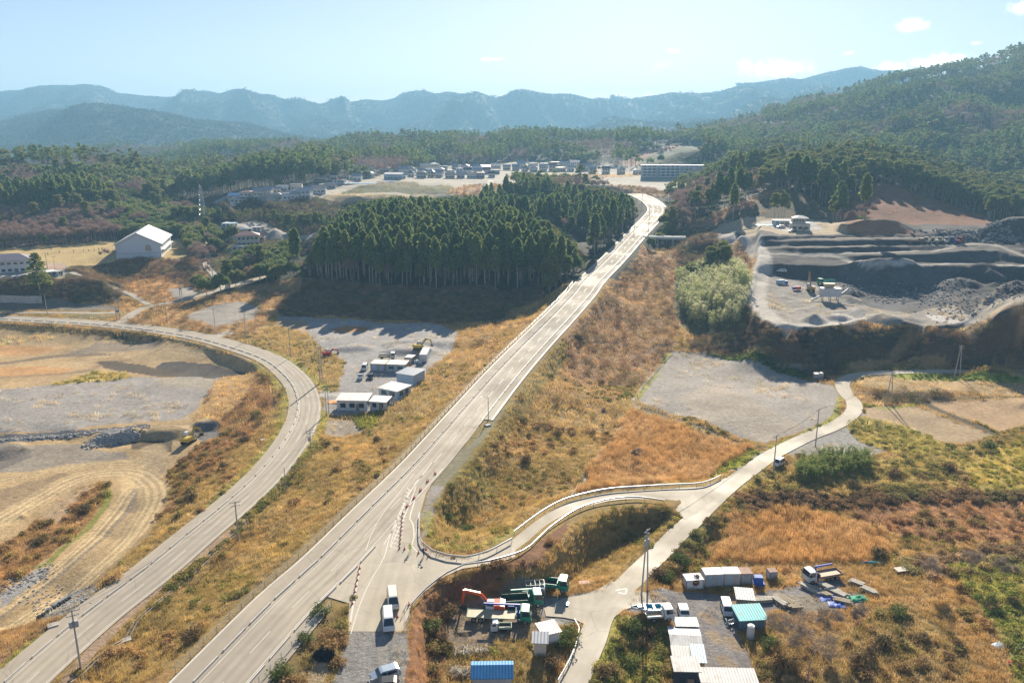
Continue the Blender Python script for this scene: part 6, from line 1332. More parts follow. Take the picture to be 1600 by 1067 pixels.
excavator('excavator','mud brown excavator loading the green tipper on the quarry floor',at(1266,455),yw((1266,455),(1258,448)),plain('worn_yellow_paint',(.38,.24,.09),.6),1.15,((.6,1.2),(2.4,4.6),(3.8,6.6),(4.6,2.6)))
excavator('excavator','yellow digger scraping dark spoil on the left earthworks',at(295,692),yw((290,694),(318,676)),M_YEL,1.0,((.6,1.2),(3.0,3.2),(5.0,2.4),(5.6,.7)))
excavator('excavator','yellow digger reaching out in the shaded lot behind the yard',at(655,546),yw((650,546),(672,544)),M_YEL,1.0,((.6,1.2),(3.0,3.4),(5.0,2.9),(5.6,.9)))
excavator('excavator','red mini digger by the shade line left in the yard',at(512,556),yw((508,556),(530,552)),M_RED,.8,((.6,1.1),(2.6,2.6),(4.6,2.2),(5.2,.8)))
# heavy machines parked on the quarry bench
for k,(px,lb,m,kd) in enumerate(((1428,'brown bin lorry, leftmost of the machines parked on the quarry bench','b','t'),(1447,'cream wheel loader beside the brown lorry on the quarry bench','c','w'),(1459,'pale wheel loader in the middle of the quarry bench machines','c','w'),(1467,'cream wheel loader right of the middle on the quarry bench','c','w'),(1478,'white machine with light blue cab on the quarry bench','w','w'),(1490,'blue machine near the right end of the quarry bench row','u','w'),(1499,'orange machine, rightmost on the quarry bench','o','w'))):
    p=at(px,380.5); mm={'b':M_RUST,'c':plain('cream_machine_paint',(.55,.5,.36),.5),'w':M_WHITE,'u':M_BLUE,'o':M_ORANGE}[m]
    if kd=='t': truck('dump_truck',lb,p,0.1,mm,'tipper',mm,9,2.5)
    else:
        e=empty('wheel_loader',lb,'loader',p,random.uniform(0,3)); b=MB(); b.box((-.8,0,1.3),(2.4,1.7,1.1)); b.build('body',mm,e,bev=.06); b=MB(); b.box((.6,0,2.0),(1.3,1.4,1.8)); b.build('cab',M_GLASS,e); b=MB(); b.box((.6,0,3.0),(1.5,1.6,.15)); b.build('cab_roof',mm,e); b=MB(); b.extr([(2.6,.2),(3.4,.1),(3.3,.25),(2.8,.9)],-1.2,1.2); b.box((2.0,.5,.8),(1.6,.2,.25)); b.box((2.0,-.5,.8),(1.6,.2,.25)); b.build('bucket',M_DARK,e)
        for x in (-1.3,1.2):
            for s in (-1,1): wheel(e,x,s*.95,.65,.45)
# crusher
e=empty('rock_crusher','white sheeted rock crusher with hoppers on the quarry floor','crusher',at(1296,470),-.1); b=MB(); b.box((0,0,3.6),(8,3.2,3.4),top=(1,.9)); b.build('casing',M_CW,e); b=MB()
for x in (-3,0,3):
    for y in (-1.2,1.2): b.box((x,y,.95),(.3,.3,1.98))
b.build('support_frame',M_STEEL,e); b=MB(); b.tube((-3.5,0,2),(-8,-3,.6),.35,.35,6); b.build('conveyor',M_STEEL,e); b=MB(); b.tube((3.8,0,2.2),(8,3,4.5),.35,.35,6); b.build('conveyor',M_STEEL,e); b=MB(); b.box((-.5,1,6.2),(3.2,2.2,1.6),top=(1.35,1.35)); b.build('hopper',plain('tan_hopper_paint',(.5,.4,.25),.6),e)
e=empty('generator','blue and white generator set left of the loading excavator','generator',at(1219,444),.1); b=MB(); b.box((0,0,1.0),(3.4,1.5,1.7),top=(.96,.9)); b.build('housing',M_LBLUE,e,bev=.05); b=MB(); b.box((2.6,0,.8),(1.3,1.3,1.3)); b.build('fuel_tank',M_BLUE,e); b=MB(); b.tube((-1,0,1.8),(-1,0,2.6),.1,.1,6); b.build('exhaust_pipe',M_DARK,e)
e=empty('compressor','small red and blue machine right of the generator in the quarry','compressor',at(1246,453),.1); b=MB(); b.box((0,0,.9),(2.6,1.3,1.2),top=(.9,.85)); b.build('housing',M_RED,e,bev=.05); b=MB(); b.box((-1.7,0,.8),(.9,1.1,1.1)); b.build('tank',M_BLUE,e)
# boat
e=empty('fishing_boat','white fishing boat with turquoise interior resting beside the white lorry','boat',at(1017,955),yw((1040,955),(990,956))); b=MB(); rings=[]; n=13
for k in range(n):
    t=k/(n-1); w=1.0*math.sin(math.pi*min(1,.28+.72*(1-t)) )**.6 if t>.3 else 1.0; w=1.0*(1-max(0,(t-.45)/.55)**2.2)+.02; x=-3.4+6.8*t; sh=.9+.5*max(0,t-.4)**1.5; rings.append([(x,-w,sh),(x,-w*.75,.35+.35*t*t),(x,0,.1+.5*t**3),(x,w*.75,.35+.35*t*t),(x,w,sh),(x,w*.88,sh),(x,w*.66,.45+.3*t*t),(x,-w*.66,.45+.3*t*t),(x,-w*.88,sh)])
vs=[v for r in rings for v in r]; fs=[]; mi=[]
for k in range(n-1):
    for i in range(9): fs.append((k*9+i,k*9+(i+1)%9,(k+1)*9+(i+1)%9,(k+1)*9+i)); mi.append(1 if i in (5,6,7) else 0)
o=len(b.v); b.v+=vs; b.f+=fs+[tuple(range(9))]; b.m+=mi+[0]; b.build('hull',[M_WHITE,plain('turquoise_deck',(.03,.33,.45),.5)],e)
b=MB(); 
for x in (-2,-.5,1): b.box((x,0,.85),(.35,1.5,.08))
b.build('thwart',M_WHITE,e); b=MB(); b.box((1.9,0,1.0),(.8,.8,.5)); b.build('engine_box',M_WHITE,e)
# people
def person(label,loc,rz,top,legs,pose=0,group=None,s=1.0,helmet=None):
    e=bpy.data.meshes.new('person'); J={'pel':(0,0,.92,.15,.11),'bel':(0,0,1.1,.14,.1),'che':(0,0,1.32,.17,.11),'nek':(0,0,1.48,.06,.06),'hd0':(0.01,0,1.58,.085,.08),'hd1':(.01,0,1.68,.09,.085)}
    for sd,k in (('l',1),('r',-1)):
        f=.12*k if pose else .04*k
        J['hp'+sd]=(0,.09*k,.86,.095,.095); J['kn'+sd]=(f+.03,.1*k,.48,.062,.062); J['an'+sd]=(f*1.1-.02,.1*k,.08,.042,.042); J['to'+sd]=(f*1.1+.16,.11*k,.04,.035,.03)
        J['sh'+sd]=(0,.19*k,1.40,.062,.062); a=(.05,.27*k,1.13) if not (pose==2 and k==1) else (.18,.34*k,1.25); h=(.16,.28*k,.9) if not (pose==2 and k==1) else (.42,.36*k,1.36)
        J['el'+sd]=(*a,.045,.045); J['wr'+sd]=(*h,.03,.03); d=(Vector(h)-Vector(a)).normalized()
        for i in range(5):
            o=Vector((0,(i-2)*.018,0)) if i<4 else Vector((.03,-.02*k,.02)); q=Vector(h)+d*(.07)+o; J['f%d%s'%(i,sd)]=(*q,.014,.014); q2=q+d*(.045+.008*(2-abs(i-2)))+Vector((.012,0,-.006)); J['g%d%s'%(i,sd)]=(*q2,.009,.009)
    E=[('pel','bel'),('bel','che'),('che','nek'),('nek','hd0'),('hd0','hd1')]
    for sd in 'lr':
        E+=[('pel','hp'+sd),('hp'+sd,'kn'+sd),('kn'+sd,'an'+sd),('an'+sd,'to'+sd),('che','sh'+sd),('sh'+sd,'el'+sd),('el'+sd,'wr'+sd)]+[('wr'+sd,'f%d%s'%(i,sd)) for i in range(5)]+[('f%d%s'%(i,sd),'g%d%s'%(i,sd)) for i in range(5)]
    N=list(J); e.from_pydata([J[k][:3] for k in N],[(N.index(a),N.index(b)) for a,b in E],[]); o=bpy.data.objects.new('person',e); COL.objects.link(o); o.modifiers.new('skin','SKIN'); o.modifiers.new('smooth','SUBSURF').levels=1
    for i,k in enumerate(N): e.skin_vertices[0].data[i].radius=J[k][3:5]; e.skin_vertices[0].data[i].use_root=(k=='pel')
    m,n_,bb=nt('person_clothes'); tc=n_.nodes.new('ShaderNodeTexCoord').outputs['Object']; sx=n_.nodes.new('ShaderNodeSeparateXYZ'); n_.links.new(tc,sx.inputs[0]); z_=sx.outputs[2]; y_=mathn(n_,'ABSOLUTE',sx.outputs[1],0)
    c=mixc(n_,mathn(n_,'GREATER_THAN',z_,.93),legs,top); c=mixc(n_,mathn(n_,'GREATER_THAN',z_,1.49),c,(.45,.28,.2)); c=mixc(n_,mathn(n_,'LESS_THAN',z_,.09),c,(.03,.03,.03)); hnd=mathn(n_,'MULTIPLY',mathn(n_,'GREATER_THAN',y_,.24),mathn(n_,'LESS_THAN',z_,.92)); c=mixc(n_,hnd,c,(.45,.28,.2)); n_.links.new(c,bb.inputs['Base Color']); bb.inputs['Roughness'].default_value=.85; e.materials.append(m)
    b=MB(); b.tube((.01,0,1.66),(.005,0,1.79),.108,.07,10); b.build('helmet' if helmet else 'hair',helmet or M_HAIR,o)
    b=MB(); b.box((.10,0,1.62),(.03,.025,.04)); b.box((.085,.035,1.65),(.02,.02,.012),1); b.box((.085,-.035,1.65),(.02,.02,.012),1); b.box((.088,0,1.575),(.02,.05,.01),2); b.build('face',[M_SKIN,M_HAIR,M_RED],o)
    o.location=loc; o.rotation_euler=(0,0,rz); o.scale=(s,)*3; return tag(o,label,'person',group)
person('person in a bright yellow-green safety jacket standing by the cones in the junction',at(641,862,4.5),-1.4,(.55,.68,.03),(.5,.6,.05),1,s=1.05,helmet=M_HELM)
p2=person('person in dark blue work clothes holding a red flag at the ramp corner',at(662,869,4.5),-1.7,(.03,.07,.16),(.03,.05,.1),2,s=1.05,helmet=M_HELM)
b=MB(); b.tube((.45,.38,1.2),(.45,.38,1.75),.015,.015,6); o=b.build('signal_flag',M_STEEL); o.location=p2.location; o.rotation_euler=p2.rotation_euler; tag(o,'red signal flag held up by the person in dark blue','flag'); b=MB(); b.box((.45,.6,1.6),(.02,.42,.34)); b.build('cloth',plain('red_flag_cloth',(.7,.05,.08),.8),o)
for k,(x,y,c,l) in enumerate(((630,77,(.03,.03,.05),'child in dark clothes, farther one of two near the left edge of the school field'),(648,79,(.05,.04,.04),'child in dark clothes, nearer one of two near the left edge of the school field'),(602,148,(.4,.35,.3),'child beside the dark conifer on the school field'),(745,122,(.30,.25,.2),'child in a beige top alone on the left half of the school field'),(920,110,(.30,.1,.08),'child in a reddish top near the middle of the school field'),(1043,104,(.04,.05,.1),'child in navy, leftmost in the group right of the field centre'),(1113,104,(.3,.3,.32),'child in grey beside the navy child on the school field'),(1180,98,(.28,.22,.2),'child in light brown toward the gymnasium'),(1237,90,(.03,.03,.04),'child in black second nearest to the gymnasium'),(1277,80,(.2,.2,.24),'child nearest to the gymnasium wall on the field'))):
    person(l,at(x/8,380+y/8+1),random.uniform(0,6),c,(.05,.05,.08),1,s=.98)
# cones
def cone(px,py,label,grp,z=4.5):
    e=empty('traffic_cone',label,'traffic cone',at(px,py,z),random.random(),grp); b=MB(); b.tube((0,0,.04),(0,0,.70),.15,.035,10); b.build('cone',M_CONE,e); b=MB(); b.box((0,0,.02),(.4,.4,.04)); b.build('base',M_DARK,e); b=MB(); b.tube((0,0,.36),(0,0,.50),.103,.074,10); b.build('reflective_band',M_WHITE,e)
for px,py in ((679,740),(681,741),(667,753),(669,752),(656,767),(658,766),(646,779),(648,778),(635,792),(637,791)): cone(px,py,'orange traffic cone in the pairs closing the slip lane','cones closing the slip lane')
for k in range(9): cone(629-k*.6,803+k*6.7,'orange traffic cone in the close line beside the hatched island','cones beside the hatched island')
for k in range(7): cone(661-k*1.6,886+k*9.6-.2*k if False else 0,'',None) if False else cone(562-k*1.9,888+k*9.2,'orange traffic cone in the line left of the two vans','cones left of the vans')
for px,py,l in ((632,858,'orange traffic cone beside the person in yellow, on the left'),(654,864,'orange traffic cone between the two road workers'),(669,869,'orange traffic cone right of the worker in dark blue'),(621,964,'orange traffic cone nearest the white van'),(639,945,'orange traffic cone at the start of the lower guard rail')): cone(px,py,l,None)
for px,py,l in ((633,955,'striped barrier at the edge of the junction above the red bank'),(637,972,'striped barrier nearest the gravel apron')):
    e=empty('road_barrier',l,'barrier',at(px,py,4.5),1.4); b=MB(); b.box((0,0,.85),(2.2,.05,.2)); b.box((0,0,.5),(2.2,.05,.16)); b.build('board',M_WHITE,e); b=MB(); 
    for x in (-.95,.95): b.tube((x,-.25,0),(x,0,.9),.025,.025,5); b.tube((x,.25,0),(x,0,.9),.025,.025,5)
    b.build('frame',M_STEEL,e)
# ---------------------------------------------------------------- buildings near
def hut(name,label,a,b_,py_h,W,wall,roof,rtype='shed',rh=.3,cat='hut',z=None,wins=True,st=1,h=None,over=.4,**k):
    """a,b_: the photo points of the near wall's foot; py_h: photo row of its eaves"""
    p=Vector(at(*a,z)); q=Vector(at(*b_,z)); d=q-p; L=d.length; an=math.atan2(d.y,d.x); m=(p+q)/2; n=Vector((-d.y,d.x,0)).normalized(); hh=h or max(1.6,angz(m.y,py_h)-m.z); c=m+n*(W/2)
    return house(name,label,cat,tuple(c),an,L,W,hh,rh,wall,roof,rtype,st=st,wins=wins,over=over,**k)
def cont(name,label,a,b_,py_h,W,wall,roof,z=None,h=None,**k):
    p=Vector(at(*a,z)); q=Vector(at(*b_,z)); d=q-p; L=d.length; an=math.atan2(d.y,d.x); m=(p+q)/2; n=Vector((-d.y,d.x,0)).normalized(); hh=h or max(1.6,angz(m.y,py_h)-m.z); c=m+n*(W/2); return container(name,label,tuple(c),an,L,W,hh,wall,roof,**k)
lc=cont('container','white container with a round dark red emblem, leftmost of the row by the brown field',(1072,921),(1099,921),907,2.3,plain('clean_white_steel',(.72,.72,.7),.5),M_CW)
W_=2.3; b=MB(); n=28; b.add([(0,0,0)]+[(math.cos(2*math.pi*i/n)*.62,0,math.sin(2*math.pi*i/n)*.62) for i in range(n)],[(0,1+(i+1)%n,1+i) for i in range(n)]); em=b.build('emblem',plain('emblem_dark',(.06,.02,.02),.6),lc,loc=(.15,-W_/2+.02,1.35))
b=MB(); n=24; b.add([(math.cos(2*math.pi*i/n)*.55,-.006,math.sin(2*math.pi*i/n)*.55) for i in range(n)]+[(math.cos(2*math.pi*i/n)*.49,-.006,math.sin(2*math.pi*i/n)*.49) for i in range(n)],[(i,(i+1)%n,n+(i+1)%n,n+i) for i in range(n)]); b.box((0,-.012,.12),(.7,.012,.14),1); b.box((0,-.012,-.12),(.5,.012,.10)); b.build('emblem_ring',[plain('emblem_red',(.6,.12,.05),.6),plain('emblem_yellow',(.75,.45,.08),.6)],em)
for k in range(7): 
    pass
e=empty('potted_shrub','reddish potted plants on the roof of the container with the emblem','plant',(lc.location.x+.6,lc.location.y,lc.location.z+angz(lc.location.y,907)-lc.location.z+.35)); o=bpy.data.objects.new('foliage',mesh_tris('foliage',tri_leafs(R_(4),(0,0,.5),(.6,.5,.45),160,.12),plain('reddish_leaves',(.25,.07,.06),.8))); COL.objects.link(o); o.parent=e; b=MB(); b.box((0,0,.1),(1.0,.7,.25)); b.build('planter',M_DARK,e)
cont('container','long white storage container, second in the row by the brown field',(1101,918),(1131,917),898,2.4,M_CW,M_RW,doors=3)
cont('container','white storage container with a framed door, third in the row',(1131,917),(1156,916),897,2.4,M_CW,M_RW,doors=2)
cont('container','small grey storage container, fourth in the row, with a stained roof',(1156,914),(1175,913),897,2.2,plain('grey_steel_panel',(.36,.35,.32),.6,var=.2),M_RUST,doors=3)
e=empty('tarpaulin_stack','goods stacked under a bright blue tarpaulin at the end of the container row','stack',at(1184,913),-.1); b=MB(); b.box((0,0,.9),(1.7,1.6,1.7),top=(.9,.85)); b.box((.1,0,.35),(2.1,1.9,.6),top=(.95,.95)); b.build('tarpaulin',M_TARPB,e,bev=.1)
cont('container','small off-white metal box standing alone on the gravel right of the container row',(1202,907),(1214,906),896,1.5,M_CW,M_RUST,doors=1)
hut('open_shed','open timber shed with a pale sloping metal roof beside the white estate car',(1152,948),(1176,950),940,2.8,M_WOOD,M_RW,'shed',.3,'shed',wins=False)
hut('shed','shed with a bright turquoise metal roof behind bare branches',(1156,985),(1196,983),968,3.6,plain('blue_grey_boards',(.10,.16,.22),.7),M_RTL,'shed',.35,'shed',wins=False)
e=empty('water_tank','tall off-white tank against the turquoise roofed shed','tank',at(1172,996)); b=MB(); b.tube((0,0,0),(0,0,2.3),.62,.6,14); b.build('tank',M_WWALL,e,bev=.03); b=MB(); b.tube((0,0,2.3),(0,0,2.42),.3,.28,10); b.build('lid',M_STEEL,e)
hut('shed','broad shed with a pale roof, largest of the row left of the right yard',(1051,1022),(1094,1024),1014,4.6,M_WWALL,M_RW,'gable',.35,'shed',wins=False)
hut('shed','small white roofed lean-to behind the white car, at the head of the shed row',(1058,990),(1088,992),981,1.8,M_WWALL,M_RW,'shed',.15,'shed',wins=False)
hut('shed','low shed with stained pale ribbed roof in the middle of the shed row',(1053,1042),(1086,1043),1030,2.3,M_WWALL,M_RW,'shed',.3,'shed',wins=False)
hut('shed','shed with a light blue lean-to roof on the yard side of the shed row',(1084,1050),(1100,1051),1034,3.6,M_WOOD,M_RPB,'shed',.3,'shed',wins=False)
hut('shed','dark shed with a wide window at the bottom edge below the stained roof',(1054,1078),(1090,1079),1048,2.6,plain('dark_blue_boards',(.035,.05,.075),.7),M_RW,'shed',.3,'shed')
hut('shed','long shed with patched pale and rusty roof sheets at the bottom edge',(1096,1086),(1180,1088),1066,2.6,M_WOOD,M_RW,'shed',.25,'shed',wins=False)
# left near park
hut('shed','shed with a bright blue metal roof at the bottom edge',(738,1082),(800,1082),1058,3.4,M_GWALL,M_RBL,'gable',.7,'shed',wins=False,over=.25)
hut('shed','small beige hut with a grey sloping roof, nearer of two by the lane',(834,1024),(853,1026),1004,1.9,M_CREAM,M_RG,'shed',.35,'shed',wins=False)
hut('shed','pale hut with a striped rusty roof, farther of two by the lane',(850,1008),(873,1008),989,2.6,M_WWALL,M_RW,'shed',.2,'shed',wins=False)
e=empty('pipe_rack','white steel rack of pipes between the green lorries','rack',at(836,927),.1); b=MB()
for x in (-1.6,0,1.6):
    for y in (-.8,.8): b.box((x,y,1.1),(.08,.08,2.2))
for z in (.8,1.5,2.15):
    for y in (-.8,.8): b.box((0,y,z),(3.3,.05,.05))
    for x in (-1.6,-.8,0,.8,1.6): b.box((x,0,z),(.05,1.65,.05))
b.build('frame',M_WHITE,e); b=MB(); [b.tube((-1.7,y,.95),(1.7,y,.95),.06,.06,6) for y in (-.5,-.25,0,.25,.5)]; b.build('pipe_bundle',M_LBLUE,e)
e=empty('steel_frame','thin empty steel frame standing behind the blue roofed shed','frame',at(763,1021)); b=MB(); [b.tube((x,0,0),(x,0,1.7),.03,.03,5) for x in (-1.3,0,1.3)]; b.tube((-1.3,0,1.7),(1.3,0,1.7),.03,.03,5); b.build('bars',M_DARK,e)
def junk(name,label,px,py,n,L,w,mat,r,cat,seed,h=.5,kind='plank'):
    e=empty(name,label,cat,at(px,py)); rr=random.Random(seed); b=MB()
    for k in range(n):
        x,y=rr.uniform(-r,r),rr.uniform(-r*.6,r*.6); a=rr.uniform(-.5,.5)+(0 if kind=='plank' else rr.uniform(0,3)); z=rr.uniform(.05,h); l=L*rr.uniform(.5,1)
        b.tube((x-math.cos(a)*l/2,y-math.sin(a)*l/2,z),(x+math.cos(a)*l/2,y+math.sin(a)*l/2,z+rr.uniform(-.1,.15)),w,w,5)
    b.build('lengths',mat,e); return e
junk('pipe_heap','heap of white pipes and boards left of the thin steel frame',725,1019,60,1.6,.035,M_CREAM,1.3,'heap',1,.7,'m'); junk('pipe_heap','heap of pale scrap pipes beside the blue roofed shed',718,1052,70,1.5,.035,M_CREAM,1.3,'heap',2,.8,'m'); junk('board_heap','white boards leaning by the farther end of the scrap heap',752,1018,30,1.1,.05,M_CREAM,1.0,'heap',3,.8,'m'); junk('scrap_heap','heap of scrap and buckets beside the turquoise roofed shed',1145,975,50,.7,.07,M_STEEL,1.1,'heap',5,.9,'m')
for k,(px,py,lb,ln,a) in enumerate(((1226,938,'stack of long pale planks nearest the open timber shed',4.2,2.2),(1217,941,'second stack of weathered planks by the gravel track',3.4,2.1),(1268,922,'long timber stack right below the crane lorry',4.6,2.2),(1281,926,'timber stack beside the long stack under the crane lorry',4.0,2.2),(1297,921,'light timber stack left of the blue sheets',4.4,2.25),(1308,928,'grey timber stack between the blue sheets and the crane lorry',3.8,2.3),(1316,941,'pale board stack in front of the green net',3.0,2.7),(1337,912,'small stack of planks behind the green net',2.6,2.4),(1357,924,'pale plank stack at the right end of the timber yard',3.0,2.3),(1242,950,'short plank stack partly hidden by bare branches',2.4,.1),(1187,939,'planks lying beside the open timber shed',4.5,.1))):
    e=empty('timber_stack',lb,'timber stack',at(px,py),a,'timber stacks in the right yard'); b=MB(); rr=random.Random(k)
    for i in range(4):
        for j_ in range(3): b.box((rr.uniform(-.3,.3),-.5+i*.32,.14+j_*.2),(ln*rr.uniform(.85,1),.26,.13),rz=rr.uniform(-.03,.03))
    b.build('planks',plain('pale_timber',(.50,.45,.37),.85,var=.25,scale=2) if k%3 else M_WOOD,e); b=MB(); [b.box((x,0,.04),(.12,1.4,.09)) for x in (-ln*.3,ln*.3)]; b.build('bearer',M_WOOD,e)
def sheet(name,label,px,py,L,W,mat,cat,rz=0,h=.35):
    b=MB(); nx,ny=9,7; rr=random.Random(px); z=[[.06+h*rr.random()*(1 if 0<i<nx-1 and 0<j<ny-1 else .15) for j in range(ny)] for i in range(nx)]
    vs=[(-L/2+L*i/(nx-1),-W/2+W*j/(ny-1),z[i][j]) for i in range(nx) for j in range(ny)]; b.add(vs,[(i*ny+j,(i+1)*ny+j,(i+1)*ny+j+1,i*ny+j+1) for i in range(nx-1) for j in range(ny-1)])
    return tag(b.build(name,mat,loc=at(px,py),rz=rz,smooth=True),label,cat)
sheet('tarpaulin','crumpled blue sheet among the timber stacks, left one',1293,933,3.4,2.2,M_TARPB,'tarpaulin',.2); sheet('tarpaulin','crumpled blue sheet at the front of the timber stacks, right one',1308,945,3.0,1.8,M_TARPB,'tarpaulin',-.2); sheet('tarpaulin','green netting spread over the timber yard',1336,936,4.4,1.8,M_TARPG,'net',0,.5); sheet('tarpaulin','orange sheet by the roadside left of the long prefab hut',521,628,3.6,3.2,plain('orange_sheet',(.65,.28,.06),.7),'tarpaulin',.2,.3)
sheet('tarpaulin','small white and blue rubbish sheet on the green slope at the right edge',1562,1008,2.2,1.4,M_LBLUE,'sheet',.4); sheet('tarpaulin','turquoise sheet lying on the ledge left of the quarry office',1196,352,10,5,plain('turquoise_sheet',(.05,.5,.45),.6),'tarpaulin',.1,.4)
e=empty('canoe','slim turquoise and white canoe in the weeds behind the crane lorry','canoe',at(1362,881),-.05); b=MB(); b.tube((-2.2,0,.3),(0,0,.35),.08,.34,8); b.tube((0,0,.35),(2.2,0,.3),.34,.08,8); b.build('hull',plain('turquoise_hull',(.06,.4,.42),.4),e); b=MB(); b.box((-1.1,0,.62),(.5,.3,.12)); b.build('seat',M_ORANGE,e)
e=empty('low_table','square board on low legs in the weeds right of the canoe','platform',at(1407,893),.2); b=MB(); b.box((0,0,.55),(2.2,1.5,.1)); b.build('top',M_CREAM,e); b=MB(); [b.box((x,y,.25),(.1,.1,.5)) for x in (-.9,.9) for y in (-.6,.6)]; b.build('legs_frame',M_RED,e)
e=empty('metal_tray','long grey metal tray at the right edge on the green slope','tray',at(1592,1012),.3); b=MB(); b.box((0,0,.12),(2.4,.8,.06)); [b.box((0,s*.42,.22),(2.4,.04,.2)) for s in (-1,1)]; b.build('pan',M_STEEL,e)
e=empty('bucket','red bucket on the green slope below the rubbish sheet','bucket',at(1577,1036)); b=MB(); b.tube((0,0,0),(0,0,.45),.2,.26,10); b.build('pail',M_RED,e)
e=empty('plank_sign','faded pink board lying in the grass near the tipper lorry','board',at(913,911),.1); b=MB(); b.box((0,0,.18),(1.9,1.1,.07)); b.build('board',plain('pink_board',(.55,.33,.28),.7),e); b=MB(); b.box((-.5,0,.07),(.1,1,.14)); b.box((.5,0,.07),(.1,1,.14)); b.build('bearer',M_WOOD,e)
e=empty('hand_cart','low metal cart standing on the apron right of the lorries','cart',at(886,945),1.3); b=MB(); b.box((0,0,.3),(1.0,.6,.05)); b.tube((-.5,0,.3),(-.7,0,.95),.02,.02,5); b.build('platform',M_STEEL,e); b=MB(); [b.tube((x,y-.03,.1),(x,y+.03,.1),.1,.1,8) for x in (-.35,.35) for y in (-.25,.25)]; b.build('castor_wheels',M_TYRE,e)
for k,(px,py) in enumerate(((1274,594),(1281,593))):
    e=empty('storage_box','pinkish metal storage box at the corner of the gravel field, %s one'%('left' if k==0 else 'right'),'box',at(px,py)); b=MB(); b.box((0,0,1.2),(1.4,1.6,2.3)); b.build('wall',plain('pinkish_steel',(.50,.36,.32),.6) if k==0 else M_WWALL,e); b=MB(); b.box((0,0,2.4),(1.5,1.7,.1)); b.build('roof',M_RW,e); b=MB(); b.box((0,-.82,1.1),(.8,.04,1.8)); b.build('door',M_GWALL,e)
# the yard of cabins
hut('prefab_hut','long white prefab hut nearest the camera in the yard',(527,641),(574,642),626,6.2,M_CW,M_RW,'shed',.12,'hut')
hut('prefab_hut','small pale prefab hut right of the long hut in the yard',(578,641),(603,641),628,4.8,plain('pale_grey_wall',(.5,.52,.52),.7),M_RW,'shed',.1,'hut')
hut('prefab_hut','low grey hut with an open shelter in the middle of the yard',(592,620),(621,624),609,6.5,M_CBL,M_RW,'shed',.15,'hut')
hut('prefab_hut','pale blue boxy hut with a plain back wall in the yard',(620,600),(646,603),585,6.8,plain('pale_blue_wall',(.42,.52,.6),.6),M_RG,'shed',.12,'hut',wins=False)
cont('cabin','rusty brown site cabin, left one of the pair in the yard',(579,580),(602,581),569,5.2,M_CBR,M_RUST2,doors=2,cat='cabin')
cont('cabin','rusty brown site cabin, right one of the pair in the yard',(603,581),(634,582),570,5.4,M_CBR,M_RUST2,doors=3,window=2,cat='cabin')
cont('cabin','small square brown cabin behind the pair of cabins',(632,568),(644,569),559,3.6,plain('brown_cabin_wall',(.33,.2,.12),.7),M_RW,cat='cabin',doors=1)
p,an,L=seg((660,569),(668,552)); container('container','long white shipping container at the back right of the yard',p,an,9.5,2.5,2.7,M_CW,M_RW,doors=4)
e=empty('lumber_pile','white goods and blue drums between the brown cabin and the shipping container','pile',at(649,567)); b=MB(); [b.tube((x,y,0),(x,y,.9),.32,.32,10) for x in (-1,-.2,.6) for y in (-.5,.4)]; b.build('drums',M_LBLUE,e); b=MB(); b.box((1.7,0,.5),(1.2,1.4,1)); b.build('crate',M_WHITE,e)
# black bags, rubble
for k in range(11):
    t=k/10; px=62+46*t; py=966-30*t; b=MB(); b.tube((0,0,-.1),(0,0,.55),.55,.42,9); o=b.build('sandbag',M_BLACKB,loc=at(px,py),rz=k,bev=.12); o.scale=(random.uniform(.8,1.1),)*3; tag(o,'black bulk bag in the slumped row beside the dirt track','bag','black bags along the dirt track')
def rubble(name,pts,n,r0,r1,spread,label,mat):
    line=spline([G(*p) for p in pts],1.5); b=MB(); rr=random.Random(len(pts)*7+n)
    for k in range(n):
        q=line[rr.randrange(len(line))]; x=q[0]+rr.gauss(0,spread); y=q[1]+rr.gauss(0,spread*.7); z=float(Hs(x,y)); r=rr.uniform(r0,r1); a=rr.uniform(0,3)
        b.box((x,y,z+r*.25),(r*rr.uniform(.8,1.6),r,r*rr.uniform(.5,.9)),rz=a,top=(rr.uniform(.5,.8),rr.uniform(.5,.8)),skew=(rr.uniform(-.1,.1)*r,0))
    o=b.build(name,mat); o['kind']='stuff'; o['label']=label
rubble('broken_rock',[(150,692),(175,685),(205,680)],520,.25,.7,1.4,'heap of broken grey rock on the left earthworks',M_ROCK); rubble('rubble',[(-20,690),(60,684),(130,678),(225,668)],520,.2,.6,.9,'strip of dark rubble along the embankment',M_ROCK); rubble('gravel_litter',[(60,925),(110,945),(150,915)],300,.12,.35,2.2,'stones beside the black bags',M_ROCK); rubble('gravel_litter',[(0,920),(40,905),(75,890)],250,.12,.35,1.5,'stones at the bend of the dirt track',M_ROCK)
rubble('quarry_rubble',[(1340,450),(1400,470),(1460,455),(1540,465),(1600,450)],900,.25,.8,7,'loose rock over the quarry floor',plain('quarry_rock',(.27,.25,.235),.9,var=.3)); rubble('quarry_rubble',[(1480,362),(1530,368),(1580,372)],260,.5,1.5,7,'loose rock by the stockpiles',plain('quarry_rock',(.27,.25,.235)))
